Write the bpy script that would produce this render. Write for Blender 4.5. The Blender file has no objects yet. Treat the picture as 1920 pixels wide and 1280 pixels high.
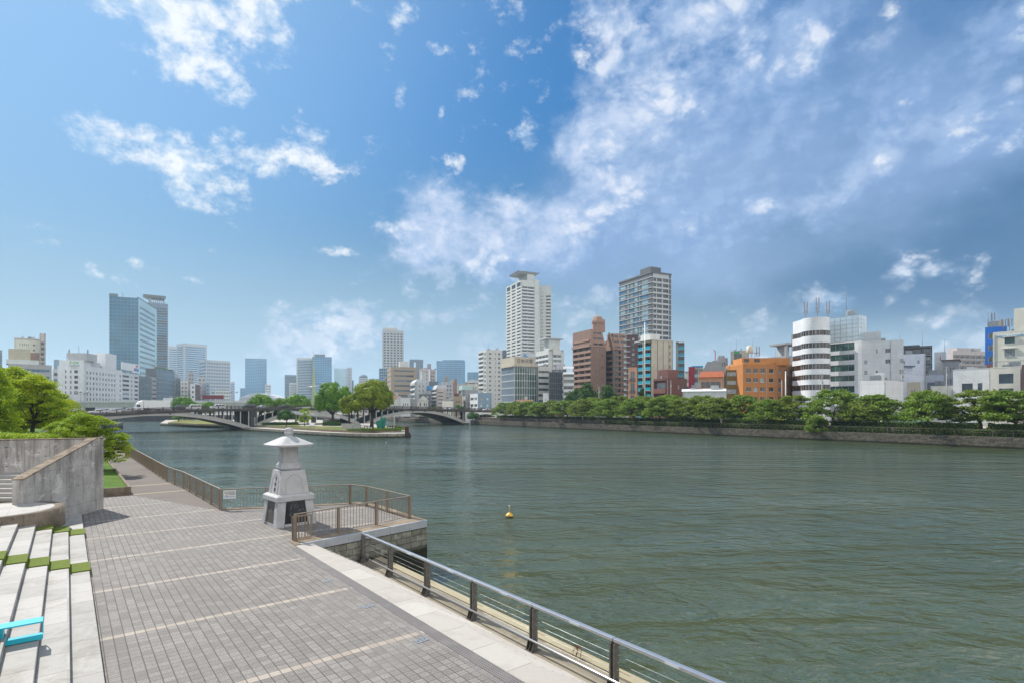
import bpy, math, random
import numpy as np
from mathutils import Vector, Matrix
R = math.radians
C = bpy.context.scene.collection
scene = bpy.context.scene
# ---------------------------------------------------------------- camera, exposure
F, CX, HY, ZC = 1045.0, 960.0, 766.0, 7.4          # focal length in px of a 1920 px frame, horizon row, eye height above the water
cd = bpy.data.cameras.new('camera'); cam = bpy.data.objects.new('camera', cd); C.objects.link(cam)
cam.location = (0, 0, ZC); cam.rotation_euler = (R(90), 0, 0)
cd.sensor_width = 36; cd.lens = 36 * F / 1920; cd.shift_y = (HY - 640) / 1920
cd.clip_start = .1; cd.clip_end = 20000
scene.camera = cam
vs = scene.view_settings
vs.view_transform = 'Standard'; vs.look = 'None'; vs.gamma = 1; vs.exposure = 0.68
scene.render.engine = 'CYCLES'
cy = scene.cycles
cy.max_bounces = 6; cy.diffuse_bounces = 3; cy.glossy_bounces = 3; cy.transmission_bounces = 4; cy.transparent_max_bounces = 8
cy.volume_bounces = 1; cy.use_denoising = True; cy.caustics_reflective = False; cy.caustics_refractive = False
cy.sample_clamp_indirect = 6; cy.sample_clamp_direct = 12
SUN_EL, SUN_AZ = R(46), R(-53.5)                    # azimuth clockwise from +Y
sd = bpy.data.lights.new('sun', 'SUN'); sun = bpy.data.objects.new('sun', sd); C.objects.link(sun)
sd.energy = 3.6; sd.angle = R(.6); sd.color = (1, .955, .88)
sv = Vector((math.sin(SUN_AZ) * math.cos(SUN_EL), math.cos(SUN_AZ) * math.cos(SUN_EL), math.sin(SUN_EL)))
sun.rotation_euler = sv.to_track_quat('Z', 'Y').to_euler()

# ---------------------------------------------------------------- sky
W = bpy.data.worlds.new('World'); scene.world = W; W.use_nodes = True
def azel(px, py):
    u = (px - CX) / F; v = (HY - py) / F
    return math.degrees(math.atan(u)), math.degrees(math.atan(v / math.sqrt(1 + u * u)))
SKY_SAT, SKY_VAL, STORM = 1.36, .74, (.030, .102, .222)
def build_sky():
    nt = W.node_tree; N = nt.nodes; K = nt.links.new; N.clear()
    def nd(t, **k):
        n = N.new(t)
        for a, b in k.items(): setattr(n, a, b)
        return n
    def val(s, v):
        if hasattr(v, 'is_output'): K(v, s)
        else: s.default_value = v
    def mth(op, a, b=0., c=0., clamp=False):
        n = nd('ShaderNodeMath', operation=op, use_clamp=clamp); val(n.inputs[0], a); val(n.inputs[1], b); val(n.inputs[2], c); return n.outputs[0]
    def vm(op, a, b=(0, 0, 0)):
        n = nd('ShaderNodeVectorMath', operation=op); val(n.inputs[0], a); val(n.inputs[1], b)
        return n.outputs['Value'] if op in ('DOT_PRODUCT', 'LENGTH') else n.outputs[0]
    def mix(f, a, b):
        n = nd('ShaderNodeMix', data_type='RGBA'); val(n.inputs[0], f); val(n.inputs[6], a); val(n.inputs[7], b); return n.outputs[2]
    def ss(x, a, b):
        n = nd('ShaderNodeMapRange', interpolation_type='SMOOTHSTEP'); val(n.inputs[0], x); n.inputs[1].default_value = a; n.inputs[2].default_value = b; return n.outputs[0]
    out = nd('ShaderNodeOutputWorld'); bg = nd('ShaderNodeBackground'); K(bg.outputs[0], out.inputs[0])
    sky = nd('ShaderNodeTexSky', sky_type='NISHITA'); sky.sun_disc = False; sky.sun_elevation = SUN_EL; sky.sun_rotation = SUN_AZ
    sky.altitude = 20; sky.air_density = 1.0; sky.dust_density = .2; sky.ozone_density = 2.
    tc = nd('ShaderNodeTexCoord'); d = tc.outputs['Generated']
    sp = nd('ShaderNodeSeparateXYZ'); K(d, sp.inputs[0])
    az = mth('MULTIPLY', mth('ARCTAN2', sp.outputs[0], sp.outputs[1]), 57.2958)
    el = mth('MULTIPLY', mth('ARCSINE', sp.outputs[2]), 57.2958)
    cb = nd('ShaderNodeCombineXYZ'); K(az, cb.inputs[0]); K(el, cb.inputs[1]); ae = cb.outputs[0]
    # fractal detail on the sky sphere
    dm = vm('MULTIPLY', d, (1, 1, 1.35))
    def noise(v, sc, det, rough, dist=0.):
        n = nd('ShaderNodeTexNoise'); K(v, n.inputs['Vector']); n.inputs['Scale'].default_value = sc; n.inputs['Detail'].default_value = det
        n.inputs['Roughness'].default_value = rough; n.inputs['Distortion'].default_value = dist; return n.outputs['Fac']
    def billow(v, sc, det=3, rough=.55, smooth=.5):
        n = nd('ShaderNodeTexVoronoi', feature='F1'); K(v, n.inputs['Vector']); n.inputs['Scale'].default_value = sc; n.inputs['Detail'].default_value = det; n.inputs['Roughness'].default_value = rough; n.inputs['Lacunarity'].default_value = 2.3
        return mth('SUBTRACT', .50, n.outputs['Distance'])
    wob = nd('ShaderNodeTexNoise'); K(dm, wob.inputs['Vector']); wob.inputs['Scale'].default_value = 9; wob.inputs['Detail'].default_value = 5
    dw = vm('ADD', dm, vm('MULTIPLY', vm('SUBTRACT', wob.outputs['Color'], (.5, .5, .5)), (.07, .07, .07)))
    sh = vm('ADD', dw, tuple(sv * .022))
    n1 = noise(dm, 6., 10, .6)
    n2 = noise(dm, 2.2, 4, .55)
    n3 = noise(dm, 24., 8, .68)
    v1 = billow(dw, 9.); v1s = billow(sh, 9.)
    def field(blobs):
        acc = None
        for (px, py, rx, ry, rot, w) in blobs:
            a, e = azel(px, py); u = (px - CX) / F
            kx = 57.3 / F / (1 + u * u); ky = 57.3 / F / math.sqrt(1 + u * u)
            t = R(rot)
            v = vm('SUBTRACT', ae, (a, e, 0))
            v = vm('MULTIPLY', v, (1 / kx, 1 / ky, 0))
            x = vm('DOT_PRODUCT', v, (math.cos(t) / rx, math.sin(t) / rx, 0))
            y = vm('DOT_PRODUCT', v, (-math.sin(t) / ry, math.cos(t) / ry, 0))
            q = mth('MULTIPLY_ADD', x, x, mth('MULTIPLY', y, y))
            g = mth('MULTIPLY', mth('EXPONENT', mth('MULTIPLY', q, -1.)), w)
            acc = g if acc is None else mth('ADD', acc, g)
        return mth('SUBTRACT', 1., mth('EXPONENT', mth('MULTIPLY', acc, -1.15)))
    # bright broken cumulus on the left
    fa = field([(340, 95, 115, 62, -18, 1.05), (300, 5, 110, 34, 0, .8), (500, 35, 62, 70, 20, .95), (420, 140, 75, 42, -20, .7), (510, 100, 25, 30, 0, .4), (350, 318, 95, 52, -10, .95), (420, 330, 45, 40, 0, .5), (515, 296, 82, 27, 12, .9), (385, 388, 85, 20, 0, .75), (190, 250, 52, 26, -25, .7), (150, 270, 35, 20, -30, .4), (286, 258, 32, 14, -10, .5),
                (755, 28, 34, 26, 40, .7), (752, 198, 16, 24, 0, .6), (865, 178, 24, 11, 10, .55), (827, 206, 8, 17, 0, .6), (560, 218, 15, 20, 0, .4), (430, 245, 25, 12, 0, .5), (110, 462, 32, 8, -12, .4), (240, 490, 34, 9, 0, .5), (165, 512, 60, 8, -5, .4), (350, 520, 30, 8, -5, .4), (590, 467, 26, 11, 0, .5), (650, 475, 50, 8, 0, .4), (522, 410, 18, 12, 0, .4),
                (990, 255, 28, 36, 0, .75), (985, 175, 62, 36, 15, .5), (1098, 95, 16, 34, 10, .5), (1665, 15, 24, 24, 40, .6), (1000, -90, 300, 60, 0, .3)])
    ma = ss(mth('MULTIPLY_ADD', mth('SUBTRACT', n1, .5), 1.7, mth('MULTIPLY_ADD', mth('SUBTRACT', n3, .5), 1.5, mth('MULTIPLY_ADD', v1, .5, fa))), -.02, .72)
    # the big bank from centre to right
    fb = field([(1120, 400, 150, 90, 0, .7), (1330, 470, 200, 60, 0, .5), (1235, 95, 85, 110, 0, 1.), (1115, 255, 80, 75, 0, .9), (1340, 60, 140, 120, 0, 1.), (1440, 60, 120, 90, 0, .7), (1270, 290, 170, 130, 0, 1.1), (1500, 150, 160, 110, 0, .9), (1420, 330, 230, 130, 10, .8), (1640, 290, 220, 70, 22, .9), (1840, 225, 170, 70, 10, .85), (1840, 90, 260, 60, 15, .75), (1180, 400, 180, 60, 0, .7), (2100, 300, 250, 200, 0, .8),
                (890, 415, 85, 62, 0, 1.1), (820, 440, 80, 50, 20, .8), (960, 440, 120, 70, 0, .9), (1050, 480, 150, 60, 0, .7), (860, 520, 110, 45, 0, .6), (1420, 420, 50, 34, 0, .4), (1680, 520, 42, 26, 20, .55)])
    mb = ss(mth('MULTIPLY_ADD', mth('SUBTRACT', n1, .5), 1.9, mth('MULTIPLY_ADD', v1, .6, mth('MULTIPLY_ADD', mth('SUBTRACT', n3, .5), .3, fb))), .12, .72)
    # its crisp sunlit heads, and softer lit streaks farther right
    fp = field([(1165, 95, 62, 85, 20, .9), (1270, 50, 110, 80, 0, .9), (1105, 250, 72, 62, 10, .95), (1180, 330, 110, 80, 0, .7), (1260, 180, 90, 90, 0, .5), (880, 420, 95, 62, 0, 1.), (960, 395, 70, 52, 0, .9), (800, 450, 60, 45, 0, .8), (1040, 440, 110, 50, 0, .6), (850, 520, 110, 30, 0, .6), (1400, 60, 60, 70, 0, .55), (1530, 90, 90, 40, 10, .6), (1640, 80, 70, 30, 0, .4), (1905, 155, 22, 14, 0, 1.), (1525, 215, 14, 26, 0, .8), (1670, 515, 42, 22, 20, .75), (1700, 20, 20, 20, 0, .4), (1420, 415, 60, 40, 20, .5)])
    mp = ss(mth('MULTIPLY_ADD', mth('SUBTRACT', n1, .5), 1.5, mth('MULTIPLY_ADD', v1, 1.5, mth('MULTIPLY_ADD', mth('SUBTRACT', n3, .5), .5, fp))), -.10, .62)
    fq = field([(1600, 330, 210, 34, 28, .8), (1480, 390, 130, 40, 38, .7), (1740, 260, 150, 26, 24, .6), (1300, 420, 120, 40, 15, .45), (1560, 230, 120, 60, 0, .35), (1350, 300, 140, 60, 0, .25)])
    mq = ss(mth('MULTIPLY_ADD', mth('SUBTRACT', n1, .5), 2.2, mth('MULTIPLY_ADD', v1, .7, fq)), .05, .95)
    # faint towering heads near the horizon, seen through the haze
    fc = field([(1250, 560, 200, 60, 0, .6), (560, 660, 110, 70, 0, 1.2), (520, 625, 45, 40, 0, .7), (650, 620, 70, 52, 0, 1.), (770, 620, 130, 70, 0, 1.1), (900, 600, 120, 100, 0, 1.1), (1060, 600, 150, 90, 0, .8), (1350, 640, 300, 55, 0, .6), (1600, 560, 160, 40, 10, .6), (1850, 620, 220, 50, 0, .6)])
    mc = ss(mth('MULTIPLY_ADD', mth('SUBTRACT', n1, .5), 1.2, mth('MULTIPLY_ADD', v1, 1.1, fc)), -.12, .58)
    # heavy blue-grey underside low on the right
    fd = field([(1720, 470, 290, 110, 8, .75), (1930, 420, 230, 140, 0, .75), (1330, 510, 250, 110, 0, .4), (1950, 540, 200, 90, 0, .6), (1600, 560, 200, 60, 0, .3)])
    md = ss(mth('MULTIPLY_ADD', mth('SUBTRACT', n2, .5), .5, fd), .08, .9)
    relief = mth('SUBTRACT', v1, v1s)
    br = mth('ADD', mth('MULTIPLY_ADD', relief, 2.4, .55), mth('MULTIPLY', mth('SUBTRACT', n1, .5), .6), clamp=True)
    S = 1 / .1
    def col(r, g, b): return (r * S, g * S, b * S, 1)
    sat = nd('ShaderNodeHueSaturation'); K(sky.outputs[0], sat.inputs['Color'])
    K(ss(el, 4, 34), sat.inputs['Saturation']); sat.inputs['Saturation'].default_value = 1
    mr = nd('ShaderNodeMapRange', interpolation_type='SMOOTHSTEP'); K(el, mr.inputs[0]); mr.inputs[1].default_value = 0; mr.inputs[2].default_value = 30; mr.inputs[3].default_value = .96; mr.inputs[4].default_value = SKY_SAT; K(mr.outputs[0], sat.inputs['Saturation'])
    mr = nd('ShaderNodeMapRange', interpolation_type='SMOOTHSTEP'); K(el, mr.inputs[0]); mr.inputs[1].default_value = 2; mr.inputs[2].default_value = 34; mr.inputs[3].default_value = .34; mr.inputs[4].default_value = SKY_VAL; K(mr.outputs[0], sat.inputs['Value'])
    c = sat.outputs[0]
    tn = nd('ShaderNodeMix', data_type='RGBA', blend_type='MULTIPLY'); tn.inputs[0].default_value = 1; K(c, tn.inputs[6]); tn.inputs[7].default_value = (.82, 1.04, 1.04, 1); c = tn.outputs[2]
    c = mix(mth('MULTIPLY', ss(vm('DOT_PRODUCT', d, tuple(sv)), .66, 1.04), .5), c, col(.30, .46, .62))
    c = mix(mth('MULTIPLY', ss(el, 19, 1), .85), c, col(.27, .375, .475))
    c = mix(mth('MULTIPLY', md, .85), c, col(*STORM))
    fs = field([(1470, 190, 330, 190, 0, .9), (1270, 370, 250, 120, 0, .7), (1780, 250, 240, 130, 0, .7), (1150, 440, 200, 80, 0, .6), (950, 470, 150, 60, 0, .5), (1300, 520, 300, 50, 0, .35)])
    c = mix(mth('MULTIPLY', ss(mth('MULTIPLY_ADD', mth('SUBTRACT', n1, .5), 1.0, fs), .08, .8), .85), c, mix(ss(n2, .35, .65), col(.15, .245, .42), col(.215, .31, .475)))
    c = mix(mth('MULTIPLY', mb, .72), c, mix(br, col(.145, .245, .43), col(.22, .32, .50)))
    c = mix(mth('MULTIPLY', ss(mth('MULTIPLY_ADD', mth('SUBTRACT', n1, .5), 2.2, mth('MULTIPLY_ADD', mth('SUBTRACT', n3, .5), .6, fp)), .2, .95), .75), c, mix(br, col(.27, .36, .52), col(.40, .46, .58)))
    c = mix(mth('MULTIPLY', mq, .75), c, col(.33, .405, .54))
    c = mix(mth('MULTIPLY', mc, .78), c, mix(br, col(.20, .31, .46), col(.40, .46, .55)))
    c = mix(mth('MULTIPLY', mp, .85), c, mix(br, col(.25, .345, .50), col(.47, .51, .59)))
    br2 = mth('ADD', mth('MULTIPLY_ADD', relief, 3., .72), mth('MULTIPLY', mth('SUBTRACT', n1, .5), .8), clamp=True)
    c = mix(mth('MULTIPLY', ma, .95), c, mix(br2, col(.36, .46, .58), col(.60, .62, .64)))
    # bright cumulus added opposite the sun, out of this view, to fill the shade
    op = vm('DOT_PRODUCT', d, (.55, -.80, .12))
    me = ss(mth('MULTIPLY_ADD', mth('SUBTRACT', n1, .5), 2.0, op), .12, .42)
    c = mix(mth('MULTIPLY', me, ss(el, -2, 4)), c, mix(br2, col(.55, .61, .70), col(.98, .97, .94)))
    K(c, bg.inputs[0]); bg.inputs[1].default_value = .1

build_sky()
W.cycles.sampling_method = 'MANUAL'; W.cycles.sample_map_resolution = 512

# ---------------------------------------------------------------- places: a pixel row on a level, or a pixel column at a depth
def gp(px, py, z=0.): Y = (ZC - z) * F / (py - HY); return ((px - CX) / F * Y, Y)
def zz(py, Y): return ZC - (py - HY) * Y / F
def rs(r, s): return (-.6241 * s + .7814 * r, .7814 * s + .6241 * r)      # the quay's own axes: r towards the water, s along it
QA = math.atan2(.6241, .7814)                                              # heading of +r

# ---------------------------------------------------------------- objects
def tag(o, label=None, cat=None, group=None, kind=None):
    if label: o['label'] = label
    if cat: o['category'] = cat
    if group: o['group'] = group
    if kind: o['kind'] = kind
    return o
def empty(name, loc=(0, 0, 0), rz=0., label=None, cat=None, group=None):
    o = bpy.data.objects.new(name, None); C.objects.link(o); o.location = loc; o.rotation_euler = (0, 0, rz); o.empty_display_size = .3
    return tag(o, label, cat, group)
class MB:
    def __init__(s): s.v = []; s.f = []; s.m = []; s.mats = []; s.sm = []
    def mi(s, mat):
        if mat not in s.mats: s.mats.append(mat)
        return s.mats.index(mat)
    def face(s, idx, mat, smooth=False): s.f.append(tuple(idx)); s.m.append(s.mi(mat)); s.sm.append(smooth)
    def box(s, x0, x1, y0, y1, z0, z1, mat):
        if x0 > x1: x0, x1 = x1, x0
        if y0 > y1: y0, y1 = y1, y0
        if z0 > z1: z0, z1 = z1, z0
        n = len(s.v); s.v += [(x0, y0, z0), (x1, y0, z0), (x1, y1, z0), (x0, y1, z0), (x0, y0, z1), (x1, y0, z1), (x1, y1, z1), (x0, y1, z1)]
        for q in ((0, 3, 2, 1), (4, 5, 6, 7), (0, 1, 5, 4), (1, 2, 6, 5), (2, 3, 7, 6), (3, 0, 4, 7)): s.face([n + i for i in q], mat)
        return s
    def quad(s, a, b, c, d, mat): n = len(s.v); s.v += [a, b, c, d]; s.face((n, n + 1, n + 2, n + 3), mat); return s
    def prism(s, poly, z0, z1, mat, top=None):
        # poly: (x, y) counter-clockwise; z0/z1 a number or a list per vertex
        k = len(poly); n = len(s.v)
        g = lambda z, i: z[i] if isinstance(z, (list, tuple)) else z
        s.v += [(p[0], p[1], g(z0, i)) for i, p in enumerate(poly)] + [(p[0], p[1], g(z1, i)) for i, p in enumerate(poly)]
        s.face([n + i for i in reversed(range(k))], mat); s.face([n + k + i for i in range(k)], top or mat)
        for i in range(k): j = (i + 1) % k; s.face((n + i, n + j, n + k + j, n + k + i), mat)
        return s
    def hull8(s, P, mat):   # eight corners in the order of box()
        n = len(s.v); s.v += [tuple(p) for p in P]
        for q in ((0, 3, 2, 1), (4, 5, 6, 7), (0, 1, 5, 4), (1, 2, 6, 5), (2, 3, 7, 6), (3, 0, 4, 7)): s.face([n + i for i in q], mat)
        return s
    def bar(s, a, b, w, h, mat):   # rectangular bar from a to b, w across, h high
        a, b = Vector(a), Vector(b); d = (b - a).normalized()
        up = Vector((0, 0, 1)) if abs(d.z) < .99 else Vector((1, 0, 0))
        x = d.cross(up).normalized() * w / 2; y = x.cross(d).normalized() * h / 2
        P = [a - x - y, a + x - y, b + x - y, b - x - y, a - x + y, a + x + y, b + x + y, b - x + y]
        return s.hull8(P, mat)
    def tube(s, pts, rad, mat, seg=8, caps=True, smooth=True):
        pts = [Vector(p) for p in pts]; n0 = len(s.v); L = len(pts)
        rad = rad if isinstance(rad, (list, tuple)) else [rad] * L
        prev = None
        for i, p in enumerate(pts):
            d = (pts[min(i + 1, L - 1)] - pts[max(i - 1, 0)]).normalized()
            if prev is None: x = d.orthogonal().normalized()
            else: x = (prev - d * prev.dot(d)).normalized()
            prev = x; y = d.cross(x)
            for k in range(seg):
                a = 2 * math.pi * k / seg; s.v.append(tuple(p + (x * math.cos(a) + y * math.sin(a)) * rad[i]))
        for i in range(L - 1):
            for k in range(seg):
                k2 = (k + 1) % seg; a = n0 + i * seg
                s.face((a + k, a + k2, a + seg + k2, a + seg + k), mat, smooth)
        if caps:
            s.face([n0 + k for k in reversed(range(seg))], mat); s.face([n0 + (L - 1) * seg + k for k in range(seg)], mat)
        return s
    def lathe(s, prof, mat, seg=24, cx=0, cy=0, smooth=True, rot=0.):   # prof: (radius, z); seg=4 makes square section
        n0 = len(s.v); L = len(prof)
        for (r, z) in prof:
            for k in range(seg):
                a = 2 * math.pi * k / seg + rot; s.v.append((cx + r * math.cos(a), cy + r * math.sin(a), z))
        for i in range(L - 1):
            for k in range(seg):
                k2 = (k + 1) % seg; a = n0 + i * seg; s.face((a + k, a + k2, a + seg + k2, a + seg + k), mat, smooth)
        s.face([n0 + k for k in reversed(range(seg))], mat); s.face([n0 + (L - 1) * seg + k for k in range(seg)], mat)
        return s
    def add(s, o, T=lambda p: p):
        n = len(s.v); s.v += [T(p) for p in o.v]
        for f, m, q in zip(o.f, o.m, o.sm): s.face([n + i for i in f], o.mats[m], q)
        return s
    def mesh(s, name):
        me = bpy.data.meshes.new(name); me.from_pydata(s.v, [], s.f)
        for m in s.mats: me.materials.append(m)
        me.polygons.foreach_set('material_index', s.m); me.polygons.foreach_set('use_smooth', s.sm)
        me.validate(); me.update(); return me
    def build(s, name, parent=None, bevel=0., **k):
        o = bpy.data.objects.new(name, s.mesh(name)); C.objects.link(o)
        if parent is not None: o.parent = parent
        if bevel:
            b = o.modifiers.new('edge', 'BEVEL'); b.width = bevel; b.segments = 2; b.limit_method = 'ANGLE'; b.angle_limit = R(40)
        return tag(o, **k)
def inst(name, me, parent=None, loc=(0, 0, 0), rz=0., **k):
    o = bpy.data.objects.new(name, me); C.objects.link(o); o.location = loc; o.rotation_euler = (0, 0, rz)
    if parent is not None: o.parent = parent
    return tag(o, **k)
def copy_tree(o, parent=None):
    c = o.copy(); C.objects.link(c)
    if parent is not None: c.parent = parent
    for ch in o.children: copy_tree(ch, c)
    return c

# ---------------------------------------------------------------- materials
class NT:
    def __init__(s, name):
        s.mat = bpy.data.materials.new(name); s.mat.use_nodes = True; s.nt = s.mat.node_tree; s.nt.nodes.clear()
        s.out = s.n('ShaderNodeOutputMaterial')
    def n(s, t, **k):
        x = s.nt.nodes.new(t)
        for a, b in k.items(): setattr(x, a, b)
        return x
    def put(s, sock, v):
        if hasattr(v, 'is_output'): s.nt.links.new(v, sock)
        else: sock.default_value = v
    def math(s, op, a, b=0., c=0., clamp=False):
        n = s.n('ShaderNodeMath', operation=op, use_clamp=clamp); s.put(n.inputs[0], a); s.put(n.inputs[1], b); s.put(n.inputs[2], c); return n.outputs[0]
    def vec(s, op, a, b=(0, 0, 0)):
        n = s.n('ShaderNodeVectorMath', operation=op); s.put(n.inputs[0], a); s.put(n.inputs[1], b)
        return n.outputs['Value'] if op in ('DOT_PRODUCT', 'LENGTH') else n.outputs[0]
    def mix(s, f, a, b):
        n = s.n('ShaderNodeMix', data_type='RGBA'); s.put(n.inputs[0], f); s.put(n.inputs[6], a if hasattr(a, 'is_output') or len(a) == 4 else (*a, 1)); s.put(n.inputs[7], b if hasattr(b, 'is_output') or len(b) == 4 else (*b, 1)); return n.outputs[2]
    def ramp(s, x, a, b, lo=0., hi=1.):
        n = s.n('ShaderNodeMapRange', interpolation_type='SMOOTHSTEP'); s.put(n.inputs[0], x); n.inputs[1].default_value = a; n.inputs[2].default_value = b; n.inputs[3].default_value = lo; n.inputs[4].default_value = hi; return n.outputs[0]
    def coord(s, which='Object', scale=(1, 1, 1), rot=0., loc=(0, 0, 0)):
        c = s.n('ShaderNodeTexCoord').outputs[which]
        m = s.n('ShaderNodeMapping'); s.put(m.inputs[0], c); m.inputs['Scale'].default_value = scale; m.inputs['Rotation'].default_value = (0, 0, rot); m.inputs['Location'].default_value = loc; return m.outputs[0]
    def pos(s): return s.n('ShaderNodeNewGeometry').outputs['Position']
    def noise(s, v, sc, det=4, rough=.55, dist=0., col=False):
        n = s.n('ShaderNodeTexNoise'); s.put(n.inputs['Vector'], v); n.inputs['Scale'].default_value = sc; n.inputs['Detail'].default_value = det; n.inputs['Roughness'].default_value = rough; n.inputs['Distortion'].default_value = dist
        return n.outputs['Color' if col else 'Fac']
    def bump(s, h, st=.3, d=.05, nrm=None):
        n = s.n('ShaderNodeBump'); s.put(n.inputs['Height'], h); n.inputs['Strength'].default_value = st; n.inputs['Distance'].default_value = d
        if nrm is not None: s.put(n.inputs['Normal'], nrm)
        return n.outputs[0]
    def pbr(s, col, rough=.8, metal=0., nrm=None, spec=.5, **k):
        p = s.n('ShaderNodeBsdfPrincipled'); s.put(p.inputs['Base Color'], col if hasattr(col, 'is_output') else (*col, 1)); s.put(p.inputs['Roughness'], rough); s.put(p.inputs['Metallic'], metal)
        p.inputs['Specular IOR Level'].default_value = spec
        if nrm is not None: s.put(p.inputs['Normal'], nrm)
        for a, b in k.items(): s.put(p.inputs[a], b)
        s.nt.links.new(p.outputs[0], s.out.inputs[0]); return s.mat
def plain(name, col, rough=.75, var=.16, sc=1.2, metal=0., bump=0., spec=.5, streak=0.):
    t = NT(name); p = t.coord()
    f = t.noise(p, sc, 6, .6)
    c = t.mix(t.ramp(f, .3, .7), tuple(x * (1 - var) for x in col), tuple(min(1, x * (1 + var * .6)) for x in col))
    if streak:
        g = t.noise(t.vec('MULTIPLY', p, (1.6, 1.6, .12)), 1.5, 5, .65)
        c = t.mix(t.ramp(g, .52, .75, 0, streak), c, tuple(x * .45 for x in col))
    nrm = t.bump(t.noise(p, sc * 14, 3), bump, .02) if bump else None
    return t.pbr(c, rough, metal, nrm, spec)
def glass(name, col, rough=.06, spec=.9, sc=.25, var=.5, metal=0.):
    t = NT(name); p = t.pos()
    cell = t.noise(t.vec('MULTIPLY', p, (.9, .9, .9)), sc, 3, .6)
    c = t.mix(t.ramp(cell, .35, .68), tuple(x * (1 - var) for x in col), tuple(min(1, x * (1 + var)) for x in col))
    return t.pbr(c, rough, metal, t.bump(t.noise(p, .35, 2), .12, .1), spec)
g_dark = glass('dark window glass', (.03, .036, .042))
g_black = glass('unlit window glass', (.012, .013, .015))
g_blue = glass('blue grey window glass', (.05, .085, .115), var=.35)
g_pale = glass('window with pale curtain', (.30, .33, .33), rough=.15, var=.3, sc=1.5)
g_green = glass('green tinted window glass', (.055, .11, .10), var=.4)
g_brown = glass('bronze window glass', (.06, .035, .025), var=.6, sc=.8)
g_tower = glass('deep blue curtain wall glass', (.03, .12, .20), var=.25, sc=.05, metal=.25)
g_tower2 = glass('light blue curtain wall glass', (.06, .20, .34), var=.2, sc=.03, metal=.3)
g_mint = glass('pale mint mirror glass', (.46, .62, .62), rough=.12, var=.12, sc=.05, metal=.5)
frame_w = plain('white window frame', (.62, .63, .62), .45, .05)
frame_d = plain('dark window frame', (.06, .06, .06), .45, .05)
frame_b = plain('blue grey mullion', (.24, .36, .46), .4, .08)
frame_g = plain('aluminium window frame', (.36, .38, .39), .4, .08)
def wallm(name, col, tile=0., rough=.8, streak=.25, var=.1, jcol=None, tz=None):
    """painted, tiled or panelled outside wall: faint weather streaks, joints every `tile` metres"""
    t = NT(name); p = t.coord()
    f = t.noise(p, .35, 6, .6)
    c = t.mix(t.ramp(f, .3, .7), tuple(x * (1 - var) for x in col), tuple(min(1, x * (1 + var * .5)) for x in col))
    g = t.noise(t.vec('MULTIPLY', p, (1.1, 1.1, .07)), 1.2, 6, .7)
    c = t.mix(t.ramp(g, .55, .78, 0, streak), c, tuple(x * .5 for x in col))
    if tile:
        sp = t.n('ShaderNodeSeparateXYZ'); t.put(sp.inputs[0], p)
        def line(a, per, w): return t.math('LESS_THAN', t.math('FRACT', t.math('ADD', t.math('DIVIDE', a, per), .031)), w / per)
        w = max(.03, tile * .03)
        l = t.math('MAXIMUM', line(sp.outputs[2], tz or tile, w), t.math('MAXIMUM', line(sp.outputs[0], tile * 1.6, w), line(sp.outputs[1], tile * 1.6, w)))
        c = t.mix(t.math('MULTIPLY', l, .5), c, tuple(x * .45 for x in (jcol or col)))
    return t.pbr(c, rough)
w_white = wallm('white tiled wall', (.66, .67, .68), 1.2)
w_white2 = wallm('clean white panel wall', (.74, .75, .77), .9, rough=.45)
w_offw = wallm('off white wall', (.60, .60, .56))
w_cream = wallm('cream render wall', (.68, .66, .57), streak=.15)
w_beige = wallm('beige tile wall', (.46, .37, .26), .6)
w_sand = wallm('sand tile wall', (.52, .46, .36), .8)
w_grey = wallm('grey concrete wall', (.33, .33, .33), 1.5)
w_lgrey = wallm('light grey wall', (.48, .49, .50), 1.5)
w_dgrey = wallm('dark grey wall', (.13, .135, .145), 1.0)
w_slate = wallm('slate blue grey wall', (.16, .20, .23))
w_blue = wallm('blue grey rendered wall', (.24, .33, .42))
w_slateb = wallm('blue slate tower wall', (.20, .25, .31), 1.5)
w_panel = glass('pale blue white reflective panels', (.50, .60, .66), rough=.22, var=.08, sc=.1, metal=.25)
w_bblue = wallm('bright blue panel wall', (.02, .17, .62), 1.1, rough=.4, streak=.1)
w_orange = wallm('orange brick tile wall', (.64, .26, .075), .35, streak=.12, var=.14)
w_brown = wallm('pinkish brown tile wall', (.36, .22, .165), .6, streak=.15)
w_dbrown = wallm('dark red brown brick wall', (.19, .08, .065), .5)
w_mauve = wallm('mauve brown tile wall', (.16, .095, .095), .5)
w_ochre = wallm('ochre brown tile wall', (.30, .19, .05), .35)
w_red = wallm('crimson wall', (.34, .03, .05))
w_peach = wallm('peach render wall', (.60, .34, .22))
w_stone = wallm('stone grey office wall', (.40, .38, .39), 1.2)
w_pinkst = wallm('pinkish stone tower wall', (.50, .44, .42), 1.5)
w_salmon = plain('orange awning paint', (.62, .18, .08), .6, .1)
rail_teal = plain('teal balcony panel', (.01, .32, .44), .3, .12, spec=.6)
rail_tealg = plain('pale teal balcony glass', (.25, .55, .60), .2, .1)
scaff = plain('dark scaffold netting', (.045, .05, .06), .9, .5, .8)
roofm = plain('grey roof felt', (.26, .27, .28), .9, .2, .5)
metal_g = plain('galvanised metal', (.32, .33, .34), .45, .15, 2., .6)
paint_w = plain('white paint', (.78, .78, .78), .35, .05)
steel_red = plain('red painted steel', (.5, .05, .03), .5, .2)
antenna_m = plain('antenna grey', (.22, .20, .20), .6, .2)

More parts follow.
